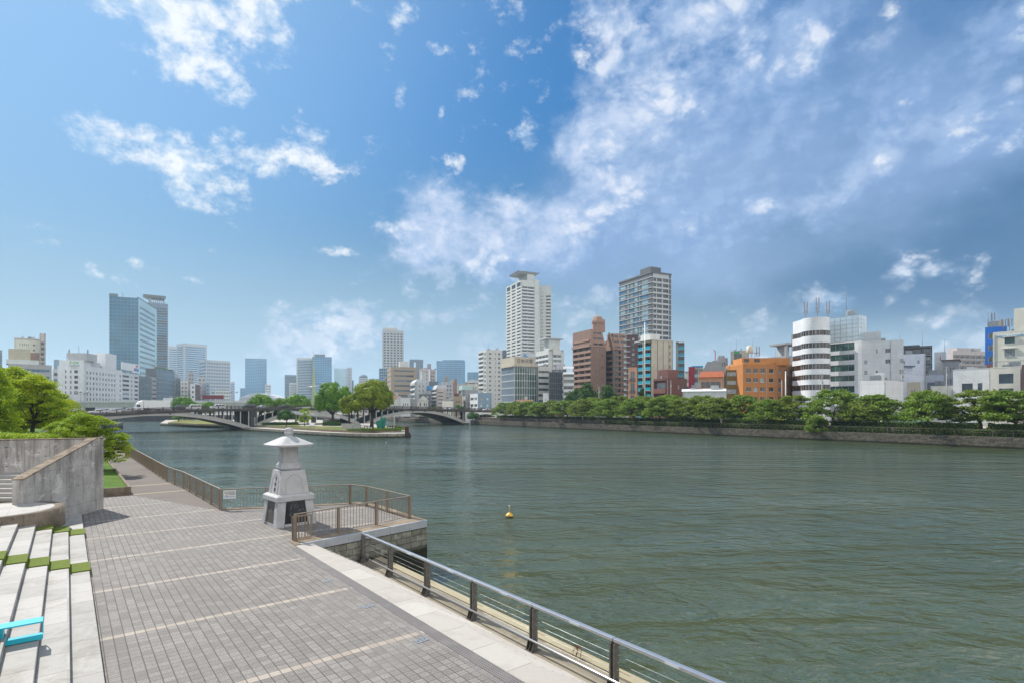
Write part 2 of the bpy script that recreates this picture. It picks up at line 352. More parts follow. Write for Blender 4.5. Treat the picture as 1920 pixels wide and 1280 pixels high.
# ---- water
def make_water():
    t = NT('river water'); p = t.pos()
    a = t.vec('MULTIPLY', p, (1., 1., 0))
    m = t.n('ShaderNodeMapping'); t.put(m.inputs[0], a); m.inputs['Rotation'].default_value = (0, 0, R(-20)); m.inputs['Scale'].default_value = (.95, 1.3, 1)
    v = m.outputs[0]
    big = t.noise(v, .28, 3, .5, .8)
    mid = t.noise(v, .85, 4, .55, .6)
    small = t.noise(v, 2.6, 4, .62, .5)
    patch = t.ramp(t.noise(a, .035, 3, .55, 1.), .36, .66)
    gust = t.ramp(t.noise(t.vec('MULTIPLY', a, (.5, 1.6, 0)), .022, 4, .6, 1.5), .35, .65, .45, 1.2)
    h = t.math('MULTIPLY', gust, t.math('ADD', t.math('MULTIPLY', big, 1.3), t.math('ADD', t.math('MULTIPLY', mid, .5), t.math('MULTIPLY', small, t.math('MULTIPLY_ADD', patch, .24, .10)))))
    nrm = t.bump(h, 1., .78)
    murk = t.mix(t.ramp(t.noise(a, .05, 4, .6), .35, .65), (.046, .066, .026), (.066, .086, .038))
    return t.pbr(murk, .035, 0., nrm, .9, IOR=1.72)
water_m = make_water()

# ---- quay floors
def quay_coord(t):
    m = t.n('ShaderNodeMapping'); t.put(m.inputs[0], t.pos()); m.inputs['Rotation'].default_value = (0, 0, -QA); return m.outputs[0]   # x = r, y = s
def cell_rand(t, x, y, sx, sy):
    cx = t.math('FLOOR', t.math('DIVIDE', x, sx)); cyy = t.math('FLOOR', t.math('DIVIDE', y, sy))
    c = t.n('ShaderNodeCombineXYZ'); t.put(c.inputs[0], cx); t.put(c.inputs[1], cyy)
    w = t.n('ShaderNodeTexWhiteNoise', noise_dimensions='2D'); t.put(w.inputs['Vector'], c.outputs[0]); return w.outputs['Value']
def joint(t, a, per, w, off=0.):
    fr = t.math('FRACT', t.math('ADD', t.math('DIVIDE', a, per), off)); d = t.math('MULTIPLY', t.math('MINIMUM', fr, t.math('SUBTRACT', 1., fr)), per)
    return t.ramp(d, w * .3, w, 1., 0.)
def make_paving():
    t = NT('plaza paving'); q = quay_coord(t); sp = t.n('ShaderNodeSeparateXYZ'); t.put(sp.inputs[0], q); r, s = sp.outputs[0], sp.outputs[1]
    per = .2065
    rnd = cell_rand(t, r, s, per, per)
    base = t.mix(rnd, (.232, .212, .19), (.335, .308, .278))
    sp1 = t.noise(q, 55, 2, .7); base = t.mix(t.ramp(sp1, .42, .6), t.mix(.55, base, (.07, .068, .07)), base)
    big = t.noise(q, .45, 7, .68, .5); base = t.mix(t.ramp(big, .42, .68, 0, .6), base, (.18, .165, .15))
    # pale transverse rows of tiles
    fr = t.math('FRACT', t.math('DIVIDE', t.math('SUBTRACT', s, 15.49), 4.13))
    band = t.math('LESS_THAN', fr, per / 4.13)
    base = t.mix(t.math('MULTIPLY', band, .6), base, t.mix(rnd, (.42, .35, .28), (.50, .43, .35)))
    j = t.math('MAXIMUM', joint(t, r, per, .014), t.math('MULTIPLY', joint(t, s, per, .013), .8))
    half = t.math('MULTIPLY', joint(t, s, per / 2, .009), t.math('GREATER_THAN', cell_rand(t, r, s, per, 99.), .55)); j = t.math('MAXIMUM', j, t.math('MULTIPLY', half, .45))
    # old lighter sealed joints in places
    lj = t.ramp(t.noise(q, .22, 3, .5), .56, .62)
    base = t.mix(t.math('MULTIPLY', j, .8), base, t.mix(lj, (.055, .038, .032), (.13, .11, .095)))
    h = t.math('ADD', t.math('MULTIPLY', j, -1.), t.math('MULTIPLY', sp1, .25))
    return t.pbr(base, .82, 0, t.bump(h, .5, .008), .35)
def make_asphalt(name, a, b, sc=30, wet=None):
    t = NT(name); q = t.pos(); f = t.noise(q, sc, 3, .7); g = t.noise(q, .4, 6, .6)
    c = t.mix(t.ramp(f, .35, .65), a, b); c = t.mix(t.ramp(g, .45, .7, 0, .35), c, tuple(x * .6 for x in a))
    return t.pbr(c, .9, 0, t.bump(f, .3, .01), .3)
def make_slab(name, c0, c1, pr, ps, jw=.008, stain=.25, rough=.7, jc=(.16, .14, .12)):
    t = NT(name); q = quay_coord(t); sp = t.n('ShaderNodeSeparateXYZ'); t.put(sp.inputs[0], q); r, s = sp.outputs[0], sp.outputs[1]
    rnd = cell_rand(t, r, s, pr, ps); base = t.mix(rnd, c0, c1)
    f = t.noise(q, 60, 2, .7); base = t.mix(t.ramp(f, .4, .62, .18, 0), base, tuple(x * .45 for x in c0))
    g = t.noise(q, .9, 8, .72, .6); base = t.mix(t.ramp(g, .44, .70, 0, stain), base, tuple(x * y for x, y in zip(c0, (.5, .45, .38))))
    j = joint(t, s, ps, jw)
    if pr < 50: j = t.math('MAXIMUM', j, joint(t, r, pr, jw))
    base = t.mix(t.math('MULTIPLY', j, .75), base, jc)
    return t.pbr(base, rough, 0, t.bump(t.math('MULTIPLY', j, -1.), .4, .006), .35)
m_pave = make_paving()
m_path = make_asphalt('brown grey path surface', (.125, .105, .09), (.20, .17, .15))
m_step = make_slab('pale granite step', (.34, .325, .30), (.43, .41, .38), 99, 1.02, jw=.016, stain=.6)
m_white = make_slab('white granite edging', (.42, .385, .34), (.50, .465, .42), 99, 1.24, jw=.014, stain=.3)
m_ledge = make_slab('weathered concrete ledge', (.27, .23, .165), (.34, .295, .22), 99, 2.8, stain=.55, rough=.9)
m_lip = make_slab('yellowish concrete coping', (.36, .31, .20), (.44, .38, .25), 99, 5.6, stain=.2, rough=.9)
m_land = make_slab('pale landing paving', (.38, .36, .33), (.45, .43, .40), .9, .9, stain=.35)
def make_tactile():
    t = NT('dotted grating strip'); q = quay_coord(t); sp = t.n('ShaderNodeSeparateXYZ'); t.put(sp.inputs[0], q)
    def c(a): return t.math('SUBTRACT', t.math('FRACT', t.math('DIVIDE', a, .06)), .5)
    x, y = c(sp.outputs[0]), c(sp.outputs[1])
    d = t.math('SQRT', t.math('ADD', t.math('MULTIPLY', x, x), t.math('MULTIPLY', y, y)))
    k = t.ramp(d, .2, .34, 1, 0)
    col = t.mix(k, (.165, .15, .145), (.06, .05, .048)); f = t.noise(q, 2, 5); col = t.mix(t.ramp(f, .4, .7, 0, .4), col, (.22, .20, .185))
    return t.pbr(col, .7, 0, t.bump(k, .5, .01), .4)
m_tact = make_tactile()
def make_conc(name, light, dark, tint, sc=.8):
    """rain streaked shuttered concrete"""
    t = NT(name); p = t.pos()
    f = t.noise(p, sc, 7, .62, .3); c = t.mix(t.ramp(f, .32, .7), dark, light)
    g = t.noise(t.vec('MULTIPLY', p, (2.2, 2.2, .20)), 1.2, 8, .72, .25)
    zs = t.n('ShaderNodeSeparateXYZ'); t.put(zs.inputs[0], p); g = t.math('MULTIPLY_ADD', t.math('SUBTRACT', zs.outputs[2], 4.2), .055, g)     # run-off is heaviest below the top edge
    c = t.mix(t.ramp(g, .47, .68, 0, .85), c, tint)
    c = t.mix(t.ramp(t.noise(p, .9, 8, .75, 1.2), .54, .64, 0, .6), c, tuple(min(1, x * 1.45) for x in light))
    k = t.noise(p, 25, 3, .7); c = t.mix(t.ramp(k, .6, .8, 0, .4), c, tuple(x * .5 for x in dark))
    w = t.noise(t.vec('MULTIPLY', p, (.8, .8, 1.8)), 1.6, 5, .7, .8); c = t.mix(t.ramp(w, .6, .72, 0, .45), c, tuple(min(1, x * 1.25) for x in light))
    # formwork joints and tie holes
    sp = t.n('ShaderNodeSeparateXYZ'); t.put(sp.inputs[0], p)
    j = t.math('MAXIMUM', joint(t, sp.outputs[2], .92, .012), t.math('MULTIPLY', joint(t, sp.outputs[1], 1.83, .012), .7))
    c = t.mix(t.math('MULTIPLY', j, .35), c, tuple(x * .3 for x in dark))
    def cc(a, per, off): return t.math('MULTIPLY', t.math('SUBTRACT', t.math('FRACT', t.math('ADD', t.math('DIVIDE', a, per), off)), .5), per)
    y, z = cc(sp.outputs[1], .6, .2), cc(sp.outputs[2], .46, .5); d = t.math('SQRT', t.math('ADD', t.math('MULTIPLY', y, y), t.math('MULTIPLY', z, z)))
    c = t.mix(t.ramp(d, .012, .03, .8, 0), c, (.04, .035, .03))
    return t.pbr(c, .88, 0, t.bump(k, .25, .01), .3)
m_conc = make_conc('streaked concrete wall', (.52, .49, .46), (.34, .32, .30), (.19, .17, .155))
m_cap = make_conc('brown stained coping', (.30, .235, .165), (.19, .145, .10), (.105, .08, .055), 1.5)
m_curb = make_conc('stained brown kerb', (.235, .19, .14), (.14, .11, .08), (.06, .045, .035), 1.4)
def make_blockwall(name, ang, bw=.55, bh=.27, light=(.34, .33, .27), dark=(.19, .185, .155), wet=.75):
    t = NT(name); m = t.n('ShaderNodeMapping'); t.put(m.inputs[0], t.pos()); m.inputs['Rotation'].default_value = (0, 0, -ang)
    sp = t.n('ShaderNodeSeparateXYZ'); t.put(sp.inputs[0], m.outputs[0])
    c = t.n('ShaderNodeCombineXYZ'); t.put(c.inputs[0], sp.outputs[0]); t.put(c.inputs[1], sp.outputs[2])
    b = t.n('ShaderNodeTexBrick'); t.put(b.inputs['Vector'], c.outputs[0]); b.inputs['Scale'].default_value = 1; b.inputs['Brick Width'].default_value = bw; b.inputs['Row Height'].default_value = bh
    b.inputs['Mortar Size'].default_value = bh * .035; b.inputs['Mortar Smooth'].default_value = .3; b.inputs['Color1'].default_value = (*dark, 1); b.inputs['Color2'].default_value = (*light, 1); b.inputs['Mortar'].default_value = (.05, .045, .04, 1)
    n = t.noise(t.pos(), 3.2, 6, .65, .5); col = t.mix(t.ramp(n, .42, .66, 0, .6), b.outputs['Color'], tuple(x * .4 for x in dark))
    h = t.math('ADD', t.math('MULTIPLY', n, .8), t.math('MULTIPLY', b.outputs['Fac'], -1.2))
    # tide mark: wet weed below about `wet` metres
    z = t.math('ADD', sp.outputs[2], t.math('MULTIPLY', t.math('SUBTRACT', t.noise(t.pos(), 1.3, 4), .5), .55))
    col = t.mix(t.ramp(z, wet - .22, wet + .08, .93, 0), col, (.016, .017, .010))
    return t.pbr(col, .85, 0, t.bump(h, .9, .05), .3)
m_block = make_blockwall('rough faced block quay wall', math.atan2(25.95 - 21.2, -3.95 + 8.25), wet=1.15)
BD = Vector((-.5616, .8274)); BN = Vector((.8274, .5616))      # far bank: along, and away from the water
m_bank = make_blockwall('old stone revetment', math.atan2(.8274, -.5616), .9, .33, (.185, .160, .125), (.085, .075, .060), .45)
m_quay = make_blockwall('quay side wall', QA + math.pi / 2, .8, .35, (.3, .29, .24), (.16, .155, .13), .6)
def make_granite():
    t = NT('weathered lantern granite'); p = t.coord()
    c = t.mix(t.ramp(t.noise(p, 70, 2, .8), .38, .62), (.38, .38, .385), (.52, .515, .515)); c = t.mix(t.ramp(t.noise(p, 1.8, 6, .65), .42, .72, 0, .5), c, (.27, .265, .26))
    g = t.noise(t.vec('MULTIPLY', p, (3.2, 3.2, .5)), 1.6, 6, .7); c = t.mix(t.ramp(g, .55, .74, 0, .55), c, (.16, .15, .13))
    return t.pbr(c, .7, 0, t.bump(t.noise(p, 60, 3), .15, .01), .35)
m_granite = make_granite()
m_granite_c = plain('grey granite coping', (.36, .375, .40), .6, .1, 3.)
m_plaque = plain('black polished plaque', (.008, .008, .009), .12, .3, 6.)
m_relief = plain('brown bronze relief', (.10, .085, .075), .5, .4, 9., bump=.8)
m_carve = plain('carved recess stone', (.40, .40, .41), .8, .2, 5.)
m_ink = plain('dark incised lettering', (.05, .045, .04), .8, .2)
m_fence = plain('bronze brown painted steel', (.27, .21, .155), .42, .08, 2., .35)
m_steel = plain('brushed stainless steel', (.60, .60, .61), .32, .06, 3., .85)
m_post = plain('weathered steel post', (.17, .155, .14), .5, .3, 5., .5)
m_cable = plain('steel cable', (.26, .27, .27), .35, .05, 2., .8)
m_teal = plain('teal lacquered steel', (.02, .44, .56), .4, .06)
m_wood = plain('brown stained wood', (.16, .075, .03), .6, .35, 4.)
m_yellow = plain('yellow buoy paint', (.75, .42, .02), .4, .12, 6.)
m_black = plain('black rubber', (.012, .012, .012), .7, .3)
m_trunk = plain('dark bark', (.055, .042, .032), .95, .4, 4., bump=.8)
m_turf = plain('artificial turf', (.13, .175, .010), .95, .35, 40., bump=.6)
m_brconc = plain('bridge concrete', (.44, .42, .40), .85, .12, .25, streak=.35)
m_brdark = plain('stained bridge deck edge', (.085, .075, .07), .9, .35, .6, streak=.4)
m_brcol = plain('pale grey painted column', (.42, .43, .41), .8, .2, .5, streak=.4)
m_brrail = plain('dark brown bridge railing', (.075, .055, .05), .6, .2)
m_hwy = plain('grey green highway girder', (.34, .38, .34), .8, .08, .1)
m_hwytop = plain('pale highway parapet', (.52, .54, .55), .8, .08, .1)
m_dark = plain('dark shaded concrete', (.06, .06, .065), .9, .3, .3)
m_road = make_asphalt('road asphalt', (.045, .045, .047), (.075, .075, .078))
m_city = make_asphalt('city ground', (.20, .19, .175), (.27, .26, .24), 1.5)
m_park = make_asphalt('sandy park ground', (.36, .31, .23), (.45, .40, .31), 4)
def make_grass(name, a, b, c, sc=.8):
    t = NT(name); p = t.pos(); f = t.noise(p, sc, 6, .65, .5); g = t.noise(p, sc * 22, 3, .7)
    col = t.mix(t.ramp(f, .38, .66), a, b); col = t.mix(t.ramp(g, .35, .7, 0, .55), col, c)
    return t.pbr(col, .95, 0, t.bump(g, .6, .08), .2)
m_lawn = make_grass('sunburnt lawn', (.10, .135, .018), (.29, .24, .08), (.07, .10, .015), .16)
m_grass = make_grass('fresh grass', (.075, .15, .012), (.12, .20, .02), (.03, .07, .008))
def leafm(name, a, b, c, tr=.38, sc=.35):
    t = NT(name); p = t.pos()
    f = t.noise(p, sc, 3, .6); g = t.noise(p, sc * 9, 2, .6)
    col = t.mix(t.ramp(f, .36, .66), a, b); col = t.mix(t.ramp(g, .5, .75, 0, .8), col, c)
    p1 = t.n('ShaderNodeBsdfPrincipled'); t.put(p1.inputs['Base Color'], col); p1.inputs['Roughness'].default_value = .55; p1.inputs['Specular IOR Level'].default_value = .3
    tl = t.n('ShaderNodeBsdfTranslucent'); t.put(tl.inputs[0], t.mix(.35, col, (.22, .26, .01)))
    mx = t.n('ShaderNodeMixShader'); mx.inputs[0].default_value = tr; t.put(mx.inputs[1], p1.outputs[0]); t.put(mx.inputs[2], tl.outputs[0]); t.nt.links.new(mx.outputs[0], t.out.inputs[0]); return t.mat
l_cherry = leafm('cherry leaves', (.125, .215, .028), (.215, .335, .040), (.30, .39, .06))
l_cherry2 = leafm('paler cherry leaves', (.13, .19, .03), (.22, .29, .04), (.30, .33, .05))
l_bush = leafm('bush leaves', (0.084, 0.178, 0.026), (0.157, 0.273, 0.038), (0.209, 0.313, 0.042))
l_camphor = leafm('camphor leaves', (0.070, 0.200, 0.012), (0.150, 0.330, 0.016), (0.32, 0.45, 0.02), .22, .5)
l_camphor2 = leafm('yellow green camphor leaves', (0.147, 0.240, 0.016), (0.356, 0.419, 0.022), (0.566, 0.524, 0.026), .3)
l_yellow = leafm('yellow green zelkova leaves', (.28, .42, .010), (.46, .55, .012), (.60, .54, .02), .45)
l_zelk = leafm('fresh green zelkova leaves', (.21, .36, .014), (.36, .47, .016), (.50, .54, .02), .45)
l_dark = leafm('dark evergreen leaves', (0.038, 0.115, 0.022), (0.073, 0.178, 0.030), (0.126, 0.231, 0.042), .25)
l_hedge = leafm('clipped hedge leaves', (0.062, 0.126, 0.022), (0.136, 0.220, 0.030), (0.209, 0.273, 0.042), .25)
# ================================================================ setting: water and land
def sheet(name, poly, z, mat, z0=None, side=None):
    b = MB(); poly = [tuple(p) for p in poly]
    a = sum(poly[i][0] * poly[(i + 1) % len(poly)][1] - poly[(i + 1) % len(poly)][0] * poly[i][1] for i in range(len(poly)))
    if a < 0: poly = poly[::-1]
    if z0 is None:
        n = len(b.v); b.v += [(p[0], p[1], z) for p in poly]; b.face(range(len(poly)), mat)
    else: b.prism(poly, z0, z, side or mat, mat)
    return b.build(name, kind='structure')
b = MB(); b.quad((-2580, -280, 0), (2580, -280, 0), (2580, 3280, 0), (-2580, 3280, 0), water_m); b.build('river_water', kind='structure')

def bank(off, d):        # far bank: d metres along from the point abreast of the frame's right edge, off metres inland
    return (94 + BD.x * d + BN.x * off, 102 + BD.y * d + BN.y * off)
def bank_at(px, off):    # where the sight line of column px meets the line `off` metres inland
    u = (px - CX) / F; x0, y0 = bank(off, 0)
    d = (u * y0 - x0) / (BD.x - u * BD.y); return bank(off, d)
BL = 200.0               # length of straight bank up to the bridge
farb = [bank(0, -190), bank(0, BL), (-32, 276), (-61, 322), (-101, 407), (-200, 560), (-420, 760), (-420, 3200), (2550, 3200), (2550, bank(0, -190)[1])]
sheet('quay_wall_ground', farb, 2.08, m_path, -1.5, m_bank)
def inland(o): return [bank(o, -190), bank(o, BL + 2), (-32 + o * .8, 276 + o), (-61 + o * .8, 322 + o), (-101 + o * .7, 407 + o), (-200 + o * .5, 560 + o), (-420, 760 + o), (-430, 3150), (2540, 3150), (2540, bank(o, -190)[1])]
sheet('park_ground', inland(3.2), 3.35, m_park, 1.9, m_bank)
sheet('city_ground', inland(32), 3.45, m_city, 3.0)
# left bank
def lp(*a): return [rs(r, s) for r, s in a]
left_bank = lp((.5, -12), (6.85, -12), (6.85, 21.4)) + [(-8.25, 21.2), (-3.95, 25.95), (-7.25, 30.25), (-8.6, 31.0), (-14.9, 29.2)] + lp((6.35, 32.0), (6.1, 42), (5.75, 46.9), (5.45, 80), (5.45, 196)) + [(-150, 215), (-330, 330), (-420, 620), (-2500, 700), (-2500, -12), (-60, -12)]
sheet('quay', left_bank, 2.2, m_path, -1.5, m_block)
sheet('plaza_paving', lp((.55, -12), (6.5, -12), (6.5, 21.2), (7.0, 21.75)) + [(-4.55, 25.85), (-7.5, 29.6), (-8.7, 30.5), (-14.6, 28.75)] + lp((5.9, 32.3), (3.02, 40.7), (.6, 40.7)), 2.2045, m_pave)
sheet('grating_strip', lp((6.5, -12), (6.8, -12), (6.8, 21.35), (6.5, 21.2)), 2.209, m_tact)
sheet('metal_tile_strip', lp((6.36, -12), (6.44, -12), (6.44, 21.1), (6.36, 21.1)), 2.209, plain('narrow drain joint', (.20, .18, .165), .6, .2))
for s_ in (32.7, 36.3):                                   # pale tile rows where the plaza narrows into the riverside path
    pass
sheet('path_band', lp((3.05, 40.75), (5.95, 40.75), (5.95, 41.0), (3.05, 41.0)), 2.207, m_lip)
sheet('path_band', lp((3.05, 45.2), (5.7, 45.2), (5.7, 45.5), (3.05, 45.5)), 2.207, m_lip)
# higher ground behind the quay: park, approach road, city
sheet('raised_ground', lp((-2.6, 40), (-2.6, 196)) + [(-150, 205), (-330, 320), (-420, 600), (-2490, 690), (-2490, 0), (-60, 0)] + lp((-30, 38), (-2.6, 38)), 4.55, m_grass, 2.1, m_conc)
sheet('far_city_ground', [(-2490, 700), (-430, 700), (-430, 3200), (-2490, 3200)], 3.4, m_city, -1)
sheet('left_shore', [(-420, 420), (-150, 395), (-120, 460), (-200, 600), (-420, 790)], 3.2, m_city, -1.5, m_dark)

# ================================================================ steps down to the ledge, ledge, cable railing


st = empty('river_steps', rs(6.8, 0) + (1.0,), QA, 'white granite steps going down from the plaza to the river ledge', 'steps')
o = MB(); o.box(0, .66, -12, 21.9, 0, 1.205, m_white); o.build('step', st, bevel=.008)
for k in range(6):
    o = MB(); r0 = .66 + .3 * k; o.box(r0, r0 + .3, -12, 22.0 + .04 * k, 0, 1.2 - .171 * (k + 1), m_white); o.build('step', st, bevel=.008)
sheet('river_ledge', lp((9.26, -12), (10.28, -12), (10.28, 22.7), (9.26, 22.5)), 1.0, m_ledge, -1.5, m_quay)
sheet('ledge_coping', lp((10.28, -12), (10.62, -12), (10.62, 22.8), (10.28, 22.7)), 1.03, m_lip, -1.5, m_quay)
rail = empty('cable_railing', rs(9.72, 0) + (1.0,), QA, 'stainless steel cable railing along the river ledge', 'railing')
pm = MB()
for sx in (-.055, .055): pm.box(-.07, .07, sx - .012, sx + .012, .0, 1.13, m_post); pm.box(-.105, -.07, sx - .02, sx + .02, .16, 1.1, m_post)
for sx in (-.11, 0, .11): pm.hull8([(-.20, sx - .01, .02), (-.05, sx - .01, .02), (-.05, sx + .01, .02), (-.20, sx + .01, .02), (-.09, sx - .01, .30), (-.05, sx - .01, .30), (-.05, sx + .01, .30), (-.09, sx + .01, .30)], m_post)
pm.box(-.22, .14, -.15, .15, 0, .02, m_post)
for q in range(5): pm.tube([(0, -.13, .33 + q * .17), (0, .13, .33 + q * .17)], .014, m_cable, 6)
post_me = pm.mesh('post')
sp_ = [11.23 + 2.8 * k for k in range(-7, 5)]; sp_[-1] = 22.15
for s_ in sp_: inst('post', post_me, rail, (0, s_, 0))
for a_, b_ in zip(sp_[:-1], sp_[1:]):
    o = MB(); o.box(-.075, .055, a_ + .012, b_ - .012, 1.14, 1.215, m_steel); o.build('handrail', rail, bevel=.012)
    if b_ < 20:
        o = MB(); mid = a_ + 1.05; o.box(-.079, -.0755, mid, mid + .34, 1.15, 1.205, frame_w); o.build('sticker', rail)
o = MB(); o.tube([(-.14, sp_[0], .3), (-.14, 22.2, .3)], .032, m_steel, 12); o.build('lower_tube', rail)
for q in range(5):
    o = MB(); z_ = .33 + q * .17
    pts = []
    for a_, b_ in zip(sp_[:-1], sp_[1:]):
        sag = .10 if b_ > 22 and q < 2 else .004
        for t_ in range(8): f_ = t_ / 8; pts.append((0, a_ + (b_ - a_) * f_, z_ - sag * 4 * f_ * (1 - f_)))
    pts.append((0, sp_[-1], z_)); o.tube(pts, .0055, m_cable, 5); o.build('cable', rail)

# small metal covers let into the paving
for (px, py) in ((614, 1088), (690, 1136), (790, 1200)):
    x, y = gp(px, py, 2.2); o = MB()
    o.box(-.16, -.01, -.1, .1, 0, .008, metal_g); o.box(.01, .16, -.1, .1, 0, .008, metal_g)
    for sx in (-.085, .085): o.lathe([(.018, .008), (.018, .012)], m_black, 10, sx, 0)
    c = o.build('metal_cover', label={614: 'small pale metal cover in the paving beside the terrace wall', 690: 'small pale metal cover between two others along the grating strip', 790: 'small pale metal cover by a pale tile row near the railing'}[px], cat='drain cover', group='metal covers beside the grating strip')
    c.location = (x, y, 2.2065); c.rotation_euler[2] = QA + R(8)
# dry weed growing from the coping
wx, wy = rs(10.2, 10.1); o = MB(); rnd = random.Random(3); m_weed = plain('dry red brown weed', (.22, .08, .025), .9, .3)
for k in range(9):
    a = rnd.uniform(0, 6.28); h = rnd.uniform(.18, .42); p0 = Vector((rnd.uniform(-.12, .12), rnd.uniform(-.25, .25), 0)); p1 = p0 + Vector((math.cos(a) * .08, math.sin(a) * .08, h))
    o.tube([p0, (p0 + p1) / 2 + Vector((.02, 0, 0)), p1], [.005, .004, .002], m_weed, 4)
    for j in range(12):
        f = rnd.uniform(.3, 1); c = p0.lerp(p1, f); d = Vector((rnd.uniform(-1, 1), rnd.uniform(-1, 1), rnd.uniform(-.3, 1))) * .035; e = d.cross(Vector((.3, .5, .2))).normalized() * .014
        o.quad(tuple(c), tuple(c + d / 2 + e), tuple(c + d), tuple(c + d / 2 - e), m_weed)
o = o.build('dry_weed', label='dry red brown weed growing from the coping behind the cable railing', cat='weed'); o.location = (wx, wy, 1.03)

# ================================================================ brown terrace fence
FH = 1.1
def fence(name, pts, label, bay=1.9, zb=2.2, posts_thick=.09, bars=True, curb=True):
    root = empty(name, (pts[0][0], pts[0][1], zb), 0, label, 'fence'); ox, oy = pts[0]
    P = [(x - ox, y - oy) for x, y in pts]
    pm = MB(); pm.box(-.05, .05, -.05, .05, 0, FH - .03, m_fence); pme = pm.mesh('post')
    first = True
    for (x0, y0), (x1, y1) in zip(P[:-1], P[1:]):
        L = math.hypot(x1 - x0, y1 - y0); a = math.atan2(y1 - y0, x1 - x0); n = max(1, round(L / bay)); w = L / n
        br = MB(); k = int((w - .12) / .15); 
        for i in range(k):
            x = .06 + (i + .5) * (w - .12) / k; br.tube([(x, 0, .1), (x, 0, FH - .06)], .0105, m_fence, 5, False)
        br.box(.05, w - .05, -.018, .018, .08, .105, m_fence); bme = br.mesh('bar_panel')
        for i in range(n):
            cx, cy_ = x0 + math.cos(a) * w * i, y0 + math.sin(a) * w * i
            inst('post', pme, root, (cx, cy_, 0), a); inst('bar_panel', bme, root, (cx, cy_, 0), a)
        hr = MB(); hr.box(-.03, L + .03, -.035, .035, FH - .045, FH, m_fence); h = hr.build('handrail', root, bevel=.012); h.location = (x0, y0, 0); h.rotation_euler[2] = a
    inst('post', pme, root, (P[-1][0], P[-1][1], 0))
    return root
A_, B_, C_, D_, E_ = rs(6.2, 31.75), rs(5.97, 41.9), rs(5.6, 46.7), rs(5.3, 80), rs(5.3, 150)
f1 = fence('river_fence', [A_, (-8.85, 30.45), (-7.75, 29.75), (-4.85, 26.45), (-8.5, 21.85)], 'bronze brown barred fence around the terrace with the stone lantern')
f2 = fence('river_fence', [(A_[0] - .12, A_[1] + .12), B_, C_, D_, E_], 'long bronze brown fence running along the riverside path', bay=2.0)
# short side panel in front of the lantern
root = empty('barrier_panel', (-8.72, 21.98, 2.2), math.atan2(1.33, 1.25) - R(88), 'short bronze brown gate panel overlapping the terrace fence end', 'gate')
root.rotation_euler[2] = math.atan2(1.25, 1.33)
o = MB(); o.box(0, .05, -.12, -.07, .06, .98, m_fence); o.box(.75, .8, -.12, -.07, .06, .98, m_fence); o.box(.05, .75, -.12, -.07, .93, .98, m_fence); o.box(.05, .75, -.12, -.07, .06, .11, m_fence); o.build('frame', root)
o = MB()
for i in range(5): o.tube([(.17 + i * .115, -.095, .11), (.17 + i * .115, -.095, .93)], .014, m_fence, 6, False)
o.build('bars', root)
# kerb under the terrace fence, and the coping of its block wall
o = MB()
loop = [(-8.25, 21.2), (-3.95, 25.95), (-7.25, 30.25), (-8.6, 31.0), (-14.9, 29.2)]
inn = [(-8.75, 21.85), (-4.72, 26.3), (-7.55, 29.75), (-8.75, 30.5), (-14.9, 28.72)]
for i in range(4): o.prism([loop[i], loop[i + 1], inn[i + 1], inn[i]], 2.1, 2.232, m_cap)
o.build('terrace_kerb', kind='structure')
o = MB(); d = Vector((4.3, 4.75, 0)).normalized(); n_ = Vector((d.y, -d.x, 0)); p0 = Vector((-8.1, 21.36, 0)); L_ = 6.15; nn = 6
for i in range(nn):
    a = p0 + d * (L_ * i / nn + .006); c = p0 + d * (L_ * (i + 1) / nn - .006)
    o.prism([tuple((a + n_ * .045)[:2]), tuple((c + n_ * .045)[:2]), tuple((c - n_ * .1)[:2]), tuple((a - n_ * .1)[:2])], 1.93, 2.24, m_granite_c)
o.build('wall_coping', kind='structure')
# notice board on the fence
def text(name, s, size, mat, parent, loc, rot, ext=.002, align='CENTER', sx=1.):
    cu = bpy.data.curves.new(name, 'FONT'); cu.body = s; cu.size = size; cu.extrude = ext; cu.align_x = align; cu.materials.append(mat)
    o = bpy.data.objects.new(name, cu); C.objects.link(o); o.location = loc; o.rotation_euler = rot; o.scale = (sx, 1, 1)
    me = bpy.data.meshes.new_from_object(o.evaluated_get(bpy.context.evaluated_depsgraph_get())); m = bpy.data.objects.new(name, me); C.objects.link(m); m.location = loc; m.rotation_euler = rot; m.scale = (sx, 1, 1)
    bpy.data.objects.remove(o); o = m
    if parent is not None: o.parent = parent
    return o
red_m = plain('red print', (.5, .03, .03), .6, .05); blue_m = plain('light blue print', (.08, .33, .62), .6, .1)
fdir = math.atan2(30.45 - A_[1], -8.85 - A_[0])
sg = empty('notice_sign', (A_[0] + .08, A_[1] - .02, 2.2), fdir, 'white notice board with red marks and a blue wave tied to the fence', 'sign')
o = MB(); o.box(.08, .94, -.075, -.06, .36, 1.0, frame_w); o.build('board', sg)
o = MB(); rnd = random.Random(5)
for (z, x0, x1) in ((.885, .14, .34), (.885, .66, .86), (.81, .17, .88), (.745, .26, .88), (.685, .52, .88), (.515, .56, .88)):
    x = x0
    while x < x1 - .02:
        w = rnd.uniform(.016, .04); o.box(x, x + w, -.0785, -.0762, z - .016, z + .018, m_ink); x += w + .012
o.build('small_print', sg)
sg.scale = (.68, 1, .68); sg.location.z = 2.2 + .34
for x in (.40, .54): o = MB(); o.box(x, x + .07, -.0785, -.0762, .86, .92, red_m); o.build('red_mark', sg)
o = MB(); o.prism([(0, 0), (.36, 0), (.42, .06), (.30, .04), (.18, .05), (.08, .03), (-.03, .07)], 0, .003, blue_m); w = o.build('wave_print', sg); w.location = (.14, -.0765, .50); w.rotation_euler = (R(90), 0, 0)
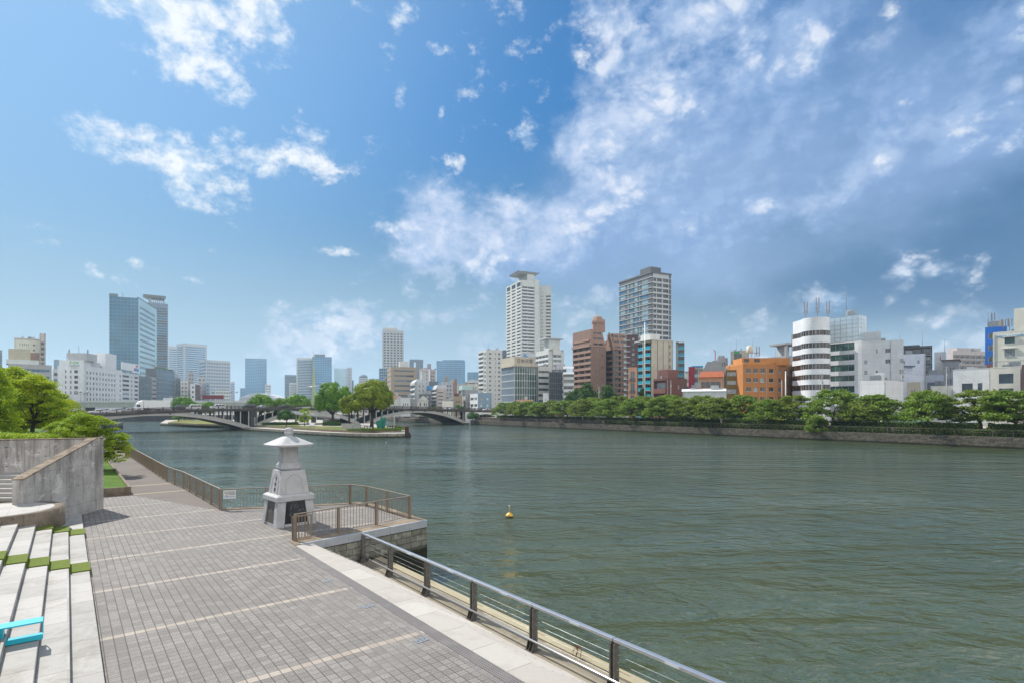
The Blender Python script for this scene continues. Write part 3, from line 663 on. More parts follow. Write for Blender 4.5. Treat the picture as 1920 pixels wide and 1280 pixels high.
o = MB(); o.lathe([(.045, 0), (.045, .003)], red_m, 14); w = o.build('red_mark', sg); w.location = (.31, -.0765, .60); w.rotation_euler = (R(90), 0, 0)

# ================================================================ stone lantern
ln = empty('stone_lantern', (-10.19, 25.45, 2.2), math.atan2(1.25, 1.33), 'tall white granite lantern with flat wide roof standing at the terrace', 'stone lantern')
def fr(b, h0, h1, z0, z1, mat):     # square frustum of half widths h0, h1
    return b.hull8([(-h0, -h0, z0), (h0, -h0, z0), (h0, h0, z0), (-h0, h0, z0), (-h1, -h1, z1), (h1, -h1, z1), (h1, h1, z1), (-h1, h1, z1)], mat)
def half(z): return .91 - .135 * z / 1.12
o = MB()
for sx in (-1, 1):
    for sy in (-1, 1):
        P = []
        for z in (0, 1.12):
            h = half(z); x0, x1 = sorted((sx * h, sx * (h - .36))); y0, y1 = sorted((sy * h, sy * (h - .36)))
            P += [(x0, y0, z), (x1, y0, z), (x1, y1, z), (x0, y1, z)]
        o.hull8(P, m_granite)
o.box(-.5, .5, -.84, -.55, 0, .12, m_granite); o.box(-.84, -.55, -.5, .5, 0, .12, m_granite); o.box(-.5, .5, .55, .84, 0, .12, m_granite); o.box(.55, .84, -.5, .5, 0, .12, m_granite)
o.build('base_legs', ln, bevel=.012)
core = MB(); fr(core, .80, .70, .12, 1.12, m_plaque); core.build('plaque', ln, label='black polished plaque panels between the legs')
bm_ = MB(); bm_.hull8([(-.835, -.50, .12), (-.81, -.50, .12), (-.81, .50, .12), (-.835, .50, .12), (-.755, -.44, 1.1), (-.72, -.44, 1.1), (-.72, .44, 1.1), (-.755, .44, 1.1)], m_relief); bm_.build('relief_panel', ln, label='brown bronze relief panel on the side')
rnd = random.Random(8); o = MB()
for k in range(16):    # thin engraved strokes
    x = rnd.uniform(-.3, .4); z = rnd.uniform(.3, 1.0); a = rnd.uniform(-.6, .9); l = rnd.uniform(.05, .18); pts = []
    for j in range(5):
        f = j / 4; xx = x + math.cos(a + f) * l * f; zz_ = z + math.sin(a + f) * l * f; yy = -(.80 - .10 * (zz_ - .12) / 1.0) - .004; pts.append((xx, yy, zz_))
    o.tube(pts, .0035, m_granite_c, 4)
o.build('engraving', ln)
o = MB(); fr(o, .86, .86, 1.12, 1.32, m_granite); fr(o, .86, .74, 1.32, 1.40, m_granite); o.build('base_slab', ln, bevel=.015)
o = MB(); fr(o, .67, .525, 1.40, 2.44, m_granite); body = o.build('tapered_body', ln, bevel=.012)
def cusp():     # outline of the lobed arch, in face coordinates
    pts = [(-.44, 0), (-.385, .62)]
    for (cx, cz, r, a0, a1, n) in ((-.29, .62, .10, 180, 80, 5), (-.155, .735, .10, 190, 80, 5), (0, .79, .10, 165, 90, 4)):
        for k in range(n): a = R(a0 + (a1 - a0) * k / (n - 1)); pts.append((cx + r * math.cos(a), cz + r * math.sin(a)))
    pts.append((0, .91)); m = [(-x, z) for x, z in reversed(pts[:-1])]
    return pts + m
tilt = math.atan2(.145, 1.04)
for k in range(4):      # recessed lobed panel on each face: a rim and a darker groove
    out = cusp(); 
    fr_ = MB(); N_ = len(out)
    inner = [(x * .93, z * .965 if z > 0 else 0) for x, z in out]
    for i in range(N_ - 1):
        a, b2, c, d2 = out[i], out[i + 1], inner[i + 1], inner[i]
        fr_.hull8([(a[0], 0, a[1]), (b2[0], 0, b2[1]), (c[0], 0, c[1]), (d2[0], 0, d2[1]), (a[0], -.012, a[1]), (b2[0], -.012, b2[1]), (c[0], -.004, c[1]), (d2[0], -.004, d2[1])], m_carve)
    q = fr_.build('arched_carving', ln); rz = k * math.pi / 2
    q.matrix_local = Matrix.Rotation(rz, 4, 'Z') @ Matrix.Translation((0, -.672, 1.405)) @ Matrix.Scale(.92, 4, (1, 0, 0)) @ Matrix.Rotation(-tilt, 4, 'X')
for i, ch in enumerate('常夜燈'):
    tx = text('lettering', ch, .2, m_ink, ln, (0, 0, 0), (0, 0, 0), .003)
    z = .60 - i * .24
    tx.matrix_local = Matrix.Rotation(-math.pi / 2, 4, 'Z') @ Matrix.Translation((.03, -.677, 1.405)) @ Matrix.Rotation(-tilt, 4, 'X') @ Matrix.Translation((0, 0, z)) @ Matrix.Rotation(math.pi / 2, 4, 'X')
o = MB(); S2 = math.sqrt(2)
def sq(prof, mat, ch=.0):     # square or chamfered lathe
    b = MB()
    for (h, z) in prof: pass
    n0 = 0
    for (h, z) in prof:
        c = ch * h
        b.v += [(-h + c, -h, z), (h - c, -h, z), (h, -h + c, z), (h, h - c, z), (h - c, h, z), (-h + c, h, z), (-h, h - c, z), (-h, -h + c, z)]
    for i in range(len(prof) - 1):
        for k in range(8):
            k2 = (k + 1) % 8; a = i * 8; b.face((a + k, a + k2, a + 8 + k2, a + 8 + k), mat)
    b.face([k for k in reversed(range(8))], mat); b.face([(len(prof) - 1) * 8 + k for k in range(8)], mat); return b
sq([(.40, 2.44), (.455, 2.50), (.47, 2.55), (.46, 2.68), (.40, 2.76), (.37, 2.80)], m_granite, .32).build('collar', ln, bevel=.008)
sq([(.335, 2.80), (.335, 3.48)], m_granite, .26).build('fire_box', ln, bevel=.008)
for k in range(4):
    b2 = MB()
    for (h, t_) in ((.185, .02), (.12, .012)):
        for (x0, x1, z0, z1) in ((-h, h, 3.14 + h - .0, 3.14 + h + t_), (-h, h, 3.14 - h - t_, 3.14 - h), (-h - t_, -h, 3.14 - h, 3.14 + h), (h, h + t_, 3.14 - h, 3.14 + h)): b2.box(x0, x1, -.342, -.3335, z0, z1, m_carve)
    q = b2.build('window_carving', ln); q.rotation_euler[2] = k * math.pi / 2
# roof: wide, gently curved, corners slightly lifted
rf = MB(); N_ = 24; prof = [(.42, 3.46), (.62, 3.49), (.90, 3.52), (.93, 3.60), (.80, 3.66), (.62, 3.75), (.44, 3.85), (.28, 3.93), (.19, 3.955)]
for (h, z) in prof:
    for k in range(N_):
        a = 2 * math.pi * (k + .5) / N_; c, s_ = math.cos(a), math.sin(a); m = max(abs(c), abs(s_)); x, y = c / m * h, s_ / m * h
        cor = (min(abs(c), abs(s_)) / m) ** 4; zl = z + (.035 * cor if .6 < h else 0); f = 1 - .12 * cor; rf.v.append((x * f, y * f, zl))
for i in range(len(prof) - 1):
    for k in range(N_): k2 = (k + 1) % N_; a = i * N_; rf.face((a + k, a + k2, a + N_ + k2, a + N_ + k), m_granite)
rf.face(list(reversed(range(N_))), m_granite); rf.face([(len(prof) - 1) * N_ + k for k in range(N_)], m_granite)
rf.build('roof', ln)
o = MB(); o.lathe([(.20, 3.95), (.16, 3.99), (.145, 4.03), (.185, 4.05), (.195, 4.11), (.185, 4.165), (.145, 4.185), (.165, 4.20), (.18, 4.25), (.165, 4.31), (.10, 4.345), (.03, 4.355)], m_granite, 16); o.build('finial', ln)

# ================================================================ buoy
bx, by = gp(955, 968, 0); bu = empty('river_buoy', (bx, by, 0), 0, 'small yellow buoy with a thin mast floating in the river', 'buoy')
o = MB(); o.lathe([(.20, -.12), (.27, .0), (.275, .06)], m_black, 20); o.build('float_skirt', bu)
o = MB(); o.lathe([(.275, .06), (.26, .12), (.17, .22), (.09, .27), (.07, .30)], m_yellow, 20); o.build('float_body', bu)
o = MB()
for a in (0, 2.1, 4.2): o.tube([(.06 * math.cos(a), .06 * math.sin(a), .28), (.03 * math.cos(a), .03 * math.sin(a), .66)], .009, m_yellow, 5)
o.build('mast', bu); o = MB(); o.lathe([(.03, .64), (.055, .67), (.055, .76), (.03, .80)], plain('white lamp dome', (.6, .5, .45), .3, .1), 10); o.build('lamp', bu)
o = MB(); o.box(-.09, .05, -.262, -.225, .06, .15, metal_g); o.build('plate', bu)

# ================================================================ granite seating steps on the left
ss_ = empty('seating_steps', rs(0, 0) + (2.2,), QA, 'broad pale granite seating steps rising left of the plaza', 'steps')
HK, WK = .17, .5
ends = [34.95, 34.2, 33.4, 32.4, 31.6, 29.6, 28.6, 28.3] + [28.3] * 8
for k in range(14):
    o = MB(); r1 = .55 - WK * k; r0 = r1 - WK if k < 13 else r1 - 8
    o.box(r0, r1, -12, ends[k], 0, HK * (k + 1), m_step); 
    o.build('step', ss_, bevel=.012)
    o = MB()   # dark riser joint line
for j, (s0, s1, n) in enumerate(((28.25, 29.45, 3), (21.75, 22.95, 7))):
    tf = empty('turf_runner', rs(0, 0) + (2.2,), QA, ('short' if j == 0 else 'long') + ' strip of green artificial turf laid ' + ('over the steps by the round platform' if j == 0 else 'over the steps halfway down'), 'turf mat', 'turf strips on the seating steps')
    for k in range(n):
        r1 = .55 - WK * k; z = HK * (k + 1); o = MB(); o.box(r1 - WK + .0, r1 + .03, s0, s1, z + .003, z + .035, m_turf)
        o.box(r1 + .002, r1 + .03, s0, s1, z - HK + .04, z + .003, m_turf); o.build('mat', tf, bevel=.01)
# teal framed benches standing on the steps
def bench(r, s, z, label):
    b0 = empty('teal_bench', rs(r, s) + (z,), QA, label, 'bench', 'teal benches on the granite steps')
    o = MB(); o.box(-.62, -.05, -2.0, -.36, .42, .50, m_wood); o.build('seat', b0, bevel=.01)
    o = MB(); o.box(-.62, .62, -.34, .0, .46, .5, m_teal); o.box(.0, .62, -.34, .0, .0, .05, m_teal); o.box(.0, .62, -.34, -.325, .05, .13, m_teal); o.box(.6, .62, -.012, .0, .03, .47, m_teal); o.build('end_frame', b0)
    o = MB(); o.box(-.04, .02, -.34, .02, .0, .47, m_teal); o.build('leg', b0); o = MB(); o.box(-.62, -.56, -.2, .0, -.1, .47, m_teal); o.build('leg', b0)
    b0.scale = (1, 1, .72); return b0
bench(-1.0, 15.15, 2.2 + HK * 3 + .02, 'teal steel bench with brown wooden seat on the nearest steps')
bench(-2.55, 20.0, 2.2 + HK * 6 + .02, 'teal steel bench farther up the steps beside the turf')

# ================================================================ round platform, wing wall, stairs
pc = (-20.9, 22.4)
pf = empty('round_platform', pc + (2.2,), 0, 'round stone platform with a stained brown kerb at the foot of the wall', 'platform')
o = MB(); o.lathe([(2.3, 0), (2.3, 1.12), (1.95, 1.12)], m_curb, 56, smooth=True); k = o.build('kerb', pf)
o = MB(); o.lathe([(1.95, 1.0), (1.95, 1.126)], m_land, 56); o.build('paved_top', pf)
sheet('upper_landing', lp((-2.4, 28.6), (-2.4, 33.2), (-2.9, 34.5), (-20, 34.5), (-20, 28.3), (-7.6, 28.3)), 3.31, m_land, 2.25, m_step)
o = MB()
P0, P1, P2 = (-20.9, 23.8), (-21.26, 28.5), (-21.3, 29.06); th = .42
def off(p): return (p[0] - th, p[1] - .03)
for (a, b2, za, zb) in ((P0, P1, 4.36, 5.87), (P1, P2, 5.87, 5.87)):
    o.hull8([(*off(a), 2.1), (*a, 2.1), (*b2, 2.1), (*off(b2), 2.1), (*off(a), za), (*a, za), (*b2, zb), (*off(b2), zb)], m_conc)
w = empty('wing_wall', (0, 0, 0), 0, 'weathered concrete wing wall with sloping top beside the plaza', 'wall')
o.build('wall_body', w)
o = MB(); e_ = .02
for (a, b2, za, zb) in ((P0, P1, 4.362, 5.872), (P1, P2, 5.872, 5.872)):
    o.hull8([(off(a)[0] - e_, a[1] - .03, za), (a[0] + e_, a[1], za), (b2[0] + e_, b2[1], zb), (off(b2)[0] - e_, b2[1], zb), (off(a)[0] - e_, a[1] - .03, za + .05), (a[0] + e_, a[1], za + .05), (b2[0] + e_, b2[1], zb + .05), (off(b2)[0] - e_, b2[1], zb + .05)], m_cap)
o.build('coping', w)
q0, q1 = Vector((-21.35, 29.02, 0)), Vector((-45, 18.95, 0)); d = (q1 - q0).normalized(); n_ = Vector((d.y, -d.x, 0))
w = empty('rear_wall', (0, 0, 0), 0, 'long level concrete wall behind the stairs, stained dark along its top', 'wall')
o = MB(); o.hull8([(*(q0 + n_ * 0)[:2], 2.1), (*(q0 - n_ * .4)[:2], 2.1), (*(q1 - n_ * .4)[:2], 2.1), (*q1[:2], 2.1), (*(q0)[:2], 5.87), (*(q0 - n_ * .4)[:2], 5.87), (*(q1 - n_ * .4)[:2], 5.87), (*q1[:2], 5.87)], m_conc); o.build('wall_body', w)
o = MB(); z = 5.873; o.hull8([(*(q0 + n_ * .02)[:2], z), (*(q0 - n_ * .42)[:2], z), (*(q1 - n_ * .42)[:2], z), (*(q1 + n_ * .02)[:2], z), (*(q0 + n_ * .02)[:2], z + .05), (*(q0 - n_ * .42)[:2], z + .05), (*(q1 - n_ * .42)[:2], z + .05), (*(q1 + n_ * .02)[:2], z + .05)], m_cap); o.build('coping', w)
stc = empty('concrete_stairs', (-21.45, 24.6, 3.31), 0, 'short flight of concrete stairs rising behind the sloping wall', 'stairs')
for k in range(6):
    o = MB(); o.box(-9, 0, .30 * k, .30 * k + (.3 if k < 5 else 2.85), 0, .165 * (k + 1), m_land); o.build('step', stc, bevel=.01)
# planter with grass beside the path
pl = empty('grass_planter', rs(.9, 41.0) + (2.2,), QA, 'low concrete planter filled with grass beside the riverside path', 'planter')
o = MB(); o.box(0, 2.15, -.15, 0, 0, .5, m_curb); o.hull8([(2.0, 0, 0), (2.15, 0, 0), (2.15, 60, 0), (2.0, 60, 0), (2.0, 0, .5), (2.15, 0, .5), (2.15, 60, .32), (2.0, 60, .32)], m_curb); o.build('kerb', pl)
o = MB(); o.hull8([(-.45, 0, 0), (1.997, 0, 0), (1.997, 60, 0), (-.45, 60, 0), (-.45, 0, .6), (1.997, 0, .42), (1.997, 60, .3), (-.45, 60, .5)], m_grass); o.build('soil', pl)
# person walking away on the path
def person():
    V = [(0, 0, .93), (0, -.01, 1.12), (0, -.02, 1.32), (0, -.01, 1.44), (.17, -.01, 1.38), (.24, .02, 1.12), (.26, -.06, .90), (-.17, -.01, 1.38), (-.24, .0, 1.12), (-.25, .07, .90), (.09, 0, .86), (.10, .10, .48), (.10, .05, .07), (.10, .17, .04), (-.09, 0, .86), (-.10, -.06, .48), (-.10, -.20, .09), (-.10, -.10, .04)]
    Ed = [(0, 1), (1, 2), (2, 3), (2, 4), (4, 5), (5, 6), (2, 7), (7, 8), (8, 9), (0, 10), (10, 11), (11, 12), (12, 13), (0, 14), (14, 15), (15, 16), (16, 17)]
    rad = [.13, .125, .14, .06, .07, .045, .035, .07, .045, .035, .09, .062, .045, .035, .09, .062, .045, .035]
    me = bpy.data.meshes.new('person'); me.from_pydata(V, Ed, []); o = bpy.data.objects.new('person', me); C.objects.link(o)
    sk = o.modifiers.new('skin', 'SKIN'); sk.use_smooth_shade = True
    for i, r in enumerate(rad): me.skin_vertices[0].data[i].radius = (r, r * .8)
    me.skin_vertices[0].data[0].use_root = True
    o.modifiers.new('s', 'SUBSURF').render_levels = 2; me.materials.append(plain('pale pink trousers', (.30, .22, .23), .9, .2))
    return o
# ================================================================ vegetation
def leaf_mesh(name, cen, nrm, size, mat, seed, aspect=.62, spread=.75):
    """one small bent-free quad per centre; nrm steers it, loosely"""
    r = np.random.default_rng(seed); n = len(cen)
    d = nrm + r.normal(0, spread, (n, 3)); d /= np.linalg.norm(d, axis=1)[:, None]
    a = np.cross(d, r.normal(0, 1, (n, 3))); a /= np.linalg.norm(a, axis=1)[:, None] + 1e-9; b = np.cross(d, a)
    s = (size * r.uniform(.6, 1.35, n))[:, None]
    a = a * s; b = b * s * aspect
    P = np.stack([cen - a, cen - b * .9, cen + a, cen + b * .9], 1).reshape(-1, 3)
    me = bpy.data.meshes.new(name); me.vertices.add(4 * n); me.vertices.foreach_set('co', P.astype(np.float32).ravel())
    me.loops.add(4 * n); me.loops.foreach_set('vertex_index', np.arange(4 * n, dtype=np.int32))
    me.polygons.add(n); me.polygons.foreach_set('loop_start', np.arange(0, 4 * n, 4, dtype=np.int32)); me.polygons.foreach_set('loop_total', np.full(n, 4, dtype=np.int32))
    me.materials.append(mat); me.update(); me.validate(); return me
def crown_spray(seed, rx, ry, z0, z1, clumps, per, cr, flat=.45, droop=.0, hollow=.35):
    """layered, spreading crown: flat leaf sprays through an irregular dome"""
    r = np.random.default_rng(seed); cen = []; nr = []; cl = []
    ph = r.uniform(0, 6.28, 4)
    while len(cl) < clumps:
        a = r.uniform(0, 2 * math.pi); q = r.uniform(hollow, 1) ** .6; h = r.uniform(0, 1)
        env = math.sqrt(max(0, 1 - (h * .97) ** 2.2)) * (1 + .16 * math.sin(3 * a + ph[0]) + .10 * math.sin(5 * a + ph[1]))
        x, y = rx * env * q * math.cos(a), ry * env * q * math.sin(a)
        z = z0 + (z1 - z0) * h * (1 - .12 * q) - droop * q * q * (1 - h)
        cl.append((x, y, z))
    for (x, y, z) in cl:
        k = int(per * r.uniform(.5, 1.4)); c = cr * r.uniform(.55, 1.35)
        u = r.normal(0, 1, (k, 3)); u /= np.linalg.norm(u, axis=1)[:, None]; u *= (r.uniform(0, 1, k) ** .45)[:, None]
        p = u * np.array([c, c, c * flat]); p[:, 2] -= (p[:, 0] ** 2 + p[:, 1] ** 2) / c * .22
        cen.append(p + np.array([x, y, z])); nr.append(np.tile(np.array([x / rx * .4, y / ry * .4, .9]), (k, 1)))
    return np.concatenate(cen), np.concatenate(nr), cl
def crown_lobes(seed, rx, ry, z0, z1, lobes, per, lr):
    """cauliflower crown: leaf shells on many round lobes packed over an irregular dome"""
    r = np.random.default_rng(seed); cen = []; nr = []; cl = []; zc = z0 + (z1 - z0) * .42
    while len(cl) < lobes:
        v = r.normal(0, 1, 3); v /= np.linalg.norm(v)
        if v[2] < -.6: continue
        q = r.uniform(.62, 1.0) if r.random() < .8 else r.uniform(.2, .6); l = lr * r.uniform(.6, 1.2)
        hz = (z1 - zc) if v[2] > 0 else (zc - z0)
        x, y, z = v[0] * (rx - l * .8) * q, v[1] * (ry - l * .8) * q, zc + v[2] * (hz - l * .7) * q
        cl.append((x, y, z)); k = int(per * r.uniform(.8, 1.2) * (l / lr) ** 2)
        u = r.normal(0, 1, (k, 3)); u /= np.linalg.norm(u, axis=1)[:, None]
        rad = l * (r.uniform(.72, 1.08, k))[:, None] * (1 + .12 * np.sin(u[:, :1] * 7 + u[:, 1:2] * 5 + l * 9))
        cen.append(u * rad * np.array([1, 1, .88]) + np.array([x, y, z])); nr.append(u * 3.0)
    return np.concatenate(cen), np.concatenate(nr), cl
def trunk_mesh(name, h, r0, tips, seed, lean=0., fork=.35, n=7, mat=None):
    rnd = random.Random(seed); b = MB(); mat = mat or m_trunk; fz = h * fork
    p = [Vector((0, 0, -.2)), Vector((lean * .3 + rnd.uniform(-.1, .1), rnd.uniform(-.1, .1), fz * .5)), Vector((lean * .8 + rnd.uniform(-.15, .15), rnd.uniform(-.15, .15), fz))]
    b.tube(p, [r0 * 1.35, r0, r0 * .85], mat, 9)
    tips = rnd.sample(list(tips), min(n, len(tips)))
    for t in tips:
        t = Vector(t); st = p[2].lerp(p[1], rnd.uniform(0, .3)); m1 = st.lerp(t, .35) + Vector((rnd.uniform(-.25, .25), rnd.uniform(-.25, .25), rnd.uniform(-.1, .35))) * h * .08; m2 = st.lerp(t, .7) + Vector((rnd.uniform(-.25, .25), rnd.uniform(-.25, .25), rnd.uniform(0, .3))) * h * .07
        b.tube([st, m1, m2, t], [r0 * .55, r0 * .36, r0 * .2, r0 * .05], mat, 6)
        for q in range(2):
            e = m2 + Vector((rnd.uniform(-1, 1), rnd.uniform(-1, 1), rnd.uniform(.1, .8))) * h * .16; b.tube([m1.lerp(m2, rnd.random()), e], [r0 * .16, r0 * .04], mat, 5)
    return b.mesh(name)
def spray_tree(nm, seed, rx, ry, h, z0, leaf, lsize, clumps, per, cr, r0, flat=.45, fork=.3, limbs=9, droop=0., hollow=.3, lean=0.):
    c, n, cl = crown_spray(seed, rx, ry, z0, h, clumps, per, cr, flat, droop, hollow)
    return leaf_mesh('crown', c, n, lsize, leaf, seed), trunk_mesh('trunk', h, r0, [p for p in cl if p[2] < h * .8] or cl, seed, lean, fork, limbs)
def lobe_tree(seed, rx, ry, h, z0, leaf, lsize, lobes, per, lr, r0, fork=.35, limbs=8):
    c, n, cl = crown_lobes(seed, rx, ry, z0, h, lobes, per, lr)
    return leaf_mesh('crown', c, n, lsize, leaf, seed), trunk_mesh('trunk', h, r0, cl, seed, 0, fork, limbs)
def plant(kind, meshes, loc, rz=0., sc=1., label=None, cat='tree', group=None, szz=None):
    o = empty(kind, loc, rz, label, cat, group); o.scale = (sc, sc, szz or sc)
    inst('crown', meshes[0], o); inst('trunk', meshes[1], o); return o
# --- cherries of the far bank
ch = [spray_tree('c', 100 + i, 6.2, 5.6, 8.4 + .4 * (i % 2), 2.1, (l_cherry, l_cherry2, l_cherry)[i % 3], .25 + .03 * (i % 2), 120 + 15 * i, 66, 1.05 + .08 * i, .30, .36, .24, 10, .5, .25) for i in range(5)]
cherry_px = [  # column, metres inland, scale
    (1905, 5.5, 1.02), (1838, 8.5, 1.0), (1738, 5.0, 1.05), (1640, 9, .92), (1612, 5.5, .78), (1562, 6.5, 1.18), (1488, 9, .95), (1440, 4.5, .88), (1392, 10, 1.0), (1345, 5, .95), (1318, 13, 1.1), (1288, 4.5, .95), (1256, 12, 1.15), (1236, 5, .98), (1205, 13, 1.1), (1188, 5, 1.0), (1160, 12, 1.1), (1140, 5.5, 1.0), (1112, 12, 1.05), (1096, 5, 1.0), (1064, 5, .98), (1035, 6, .95), (1012, 5, .9), (990, 5.5, .92), (968, 5, .95), (948, 5.5, .95)]
where = ['at the far right of the bank in front of the cream building', 'before the cream building with its branches low over the hedge', 'spreading alone in front of the low white house', 'behind others by the white panelled building', 'small, below the white panelled building', 'tallest of the row, below the round white tower', 'behind, between the orange building and the round tower', 'low, in front of the orange building right corner', 'rear row, hiding the foot of the orange building', 'in front of the ochre building', 'rear row, by the orange awning house', 'in front of the orange awning house', 'rear row, below the red brick building', 'in front of the red brick building', 'rear row, below the teal balcony block', 'in front of the teal balcony block', 'rear row, right of the brown apartment block', 'below the brown apartment block right wing', 'rear row, below the brown apartment block', 'near the play slide', 'left of the play slide', 'below the netted scaffold building', 'in front of the glass office corner', 'in front of the small cream house', 'second from the white bridge abutment', 'beside the white bridge abutment']
for i, ((px, of, sc), w_) in enumerate(zip(cherry_px, where)):
    x, y = bank_at(px, of); plant('cherry_tree', ch[i % 5], (x, y, 3.3), i * 1.9, sc * (1.06 + .12 * math.sin(i * 2.3)), 'spreading cherry tree ' + w_, 'tree', 'cherry trees along the far bank', sc * .96)
x, y = bank_at(1533, 1.5); lb = spray_tree('b', 151, 2.9, 2.6, 3.6, .3, l_cherry, .17, 60, 90, .9, .12, .6, .15)
plant('riverside_shrub', lb, (x, y, 2.1), 0, 1, 'low bushy shrub overhanging the far river wall below the tallest cherry', 'shrub')
# --- dark trees between the blocks
dk = [spray_tree('d', 200 + i, 3.2, 3.0, 10.5, 2., l_dark, .30, 90, 90, 1.2, .2, .8, .2, 7, 0, .1) for i in range(2)]
for (px, Y, h, lab) in ((1070, 262, 12, 'rounded dark tree at the left foot of the brown apartment block'), (1083, 268, 13.5, 'dark tree between two others below the brown apartment block'), (1100, 262, 16, 'tall dark tree in front of the brown apartment block'), (1139, 258, 15, 'dark conical tree before the gap of the brown apartment block'), (1205, 240, 13, 'thin dark tree below the teal balconies')):
    plant('evergreen_tree', dk[int(px) % 2], ((px - CX) / F * Y, Y, 3.4), px, h / 10.5 * (.55 if px == 1205 else 1), lab, 'tree', 'dark trees among the far blocks', h / 10.5)
yb = spray_tree('y', 210, 2.4, 2.2, 4.5, .5, l_yellow, .26, 40, 80, 1., .1, .8, .2)
plant('yellow_shrub', yb, ((1145 - CX) / F * 240, 240, 5.5), 0, 1, 'bright yellow green shrub behind the cherry row', 'shrub')
# --- camphors on the island
ca = lobe_tree(301, 6.7, 6.2, 14.2, 2.6, l_camphor, .24, 75, 800, 1.75, .42, .22, 9)
plant('camphor_tree', ca, ((624 - CX) / F * 200, 200, 2.0), 0, 1.1, 'dense round dark green camphor tree beside the pale spire', 'tree', 'camphor trees on the island')
cb_ = lobe_tree(302, 6.6, 6.0, 13.1, 3.6, l_camphor2, .22, 80, 850, 1.65, .42, .3, 9)
plant('camphor_tree', cb_, ((697 - CX) / F * 166, 166, 2.0), .6, 1.1, 'large yellow green camphor tree near the tip of the island', 'tree', 'camphor trees on the island')
cc_ = lobe_tree(303, 3.6, 3.6, 10.0, 3.2, l_camphor2, .23, 30, 520, 1.4, .25, .35, 6)
plant('camphor_tree', cc_, ((655 - CX) / F * 171, 171, 2.0), 0, 1, 'small yellowish camphor tree between the two big ones', 'tree', 'camphor trees on the island')
sm = lobe_tree(304, 3.1, 2.9, 5.3, 1.6, l_dark, .22, 40, 330, .8, .14, .3, 6)
plant('small_round_tree', sm, ((537 - CX) / F * 186, 186, 1.7), 0, 1.05, 'small round dark tree on the island lawn', 'tree')
yt = spray_tree('y', 305, 2.2, 2.0, 6.6, 1.2, l_zelk, .22, 26, 60, .75, .09, .5, .3, 9)
plant('young_tree', yt, ((571 - CX) / F * 189, 189, 1.7), 0, 1.05, 'slender young light green tree on the island lawn', 'tree')
# trees behind the left arch and beyond the bridge deck
rt = [lobe_tree(310 + i, 6.2, 6, 9.4, 2, l_camphor, .30, 55, 420, 1.7, .3, .25) for i in range(2)]
for (px, Y, top, wd, lab, zb) in ((346, 300, 741, 46, 'round bright green treetop showing above the left bridge span', 2), (392, 300, 751, 30, 'low treetop showing behind the white vans on the bridge', 2), (489, 245, 737, 62, 'rounded green tree behind the bridge left of the pale spire', 2.5), (525, 250, 745, 32, 'lower green tree behind the bridge near the pale spire', 2.5), (557, 245, 738, 66, 'broad green tree behind the bridge right beside the pale spire', 2.5), (335, 262, 776, 26, 'small dark tree seen under the left bridge span', 1.6)):
    s_ = wd * Y / F / 12.4; H_ = zz(top, Y) - zb
    plant('round_tree', rt[px % 2], ((px - CX) / F * Y, Y, zb), px, s_, lab, 'tree', 'round trees beyond the bridge', H_ / 9.4)
# --- near trees on the left
zt = [spray_tree('z', 400 + i, 3.6, 3.4, 6.2, 1.0, l_yellow, .088, 190, 190, .75, .17, .34, .22, 12, .5, .1) for i in range(2)]
zg = [spray_tree('z', 410 + i, 3.4, 3.3, 5.6, .9, l_zelk, .07, 240, 210, .62, .14, .34, .22, 14, .6, .1) for i in range(2)]
def at(px, Y): return (px - CX) / F * Y, Y
def nt_(kind, meshes, px, Y, zb, sc, lab, rz=0., sz=None): x, y = at(px, Y); plant(kind, meshes, (x, y, zb), rz, sc, lab, 'tree', 'yellow green trees behind the concrete walls', sz)
nt_('zelkova_tree', zt[0], 62, 58, 4.6, 1.05, 'yellow green tree behind the low grey wall', 0)
nt_('zelkova_tree', zt[1], 22, 64, 4.6, 1.3, 'tall yellowish tree at the back of the left group', 1.2, 1.25)
nt_('zelkova_tree', zg[0], -44, 50, 4.6, .95, 'greener tree cut by the left edge of the view', 2.2, 1.45)
nt_('zelkova_tree', zt[0], 100, 70, 4.6, .85, 'small yellow green tree with a branch reaching towards the bridge', 2.6)
nt_('zelkova_tree', zg[1], 158, 43, 3.0, .76, 'fresh green tree leaning over the riverside path', .4)
nt_('zelkova_tree', zg[0], 112, 47, 3.2, .58, 'fresh green tree just behind the concrete wall', 3.4)
# drooping branch over the path belongs to a small maple by the wing wall
mp = spray_tree('m', 430, 1.8, 1.5, 2.5, .25, l_zelk, .06, 60, 190, .40, .06, .4, .3, 8, .5)
x, y = at(214, 43); plant('maple_tree', mp, (x, y, 3.75), 1., .72, 'low maple with dark leaves drooping over the walking person', 'tree')
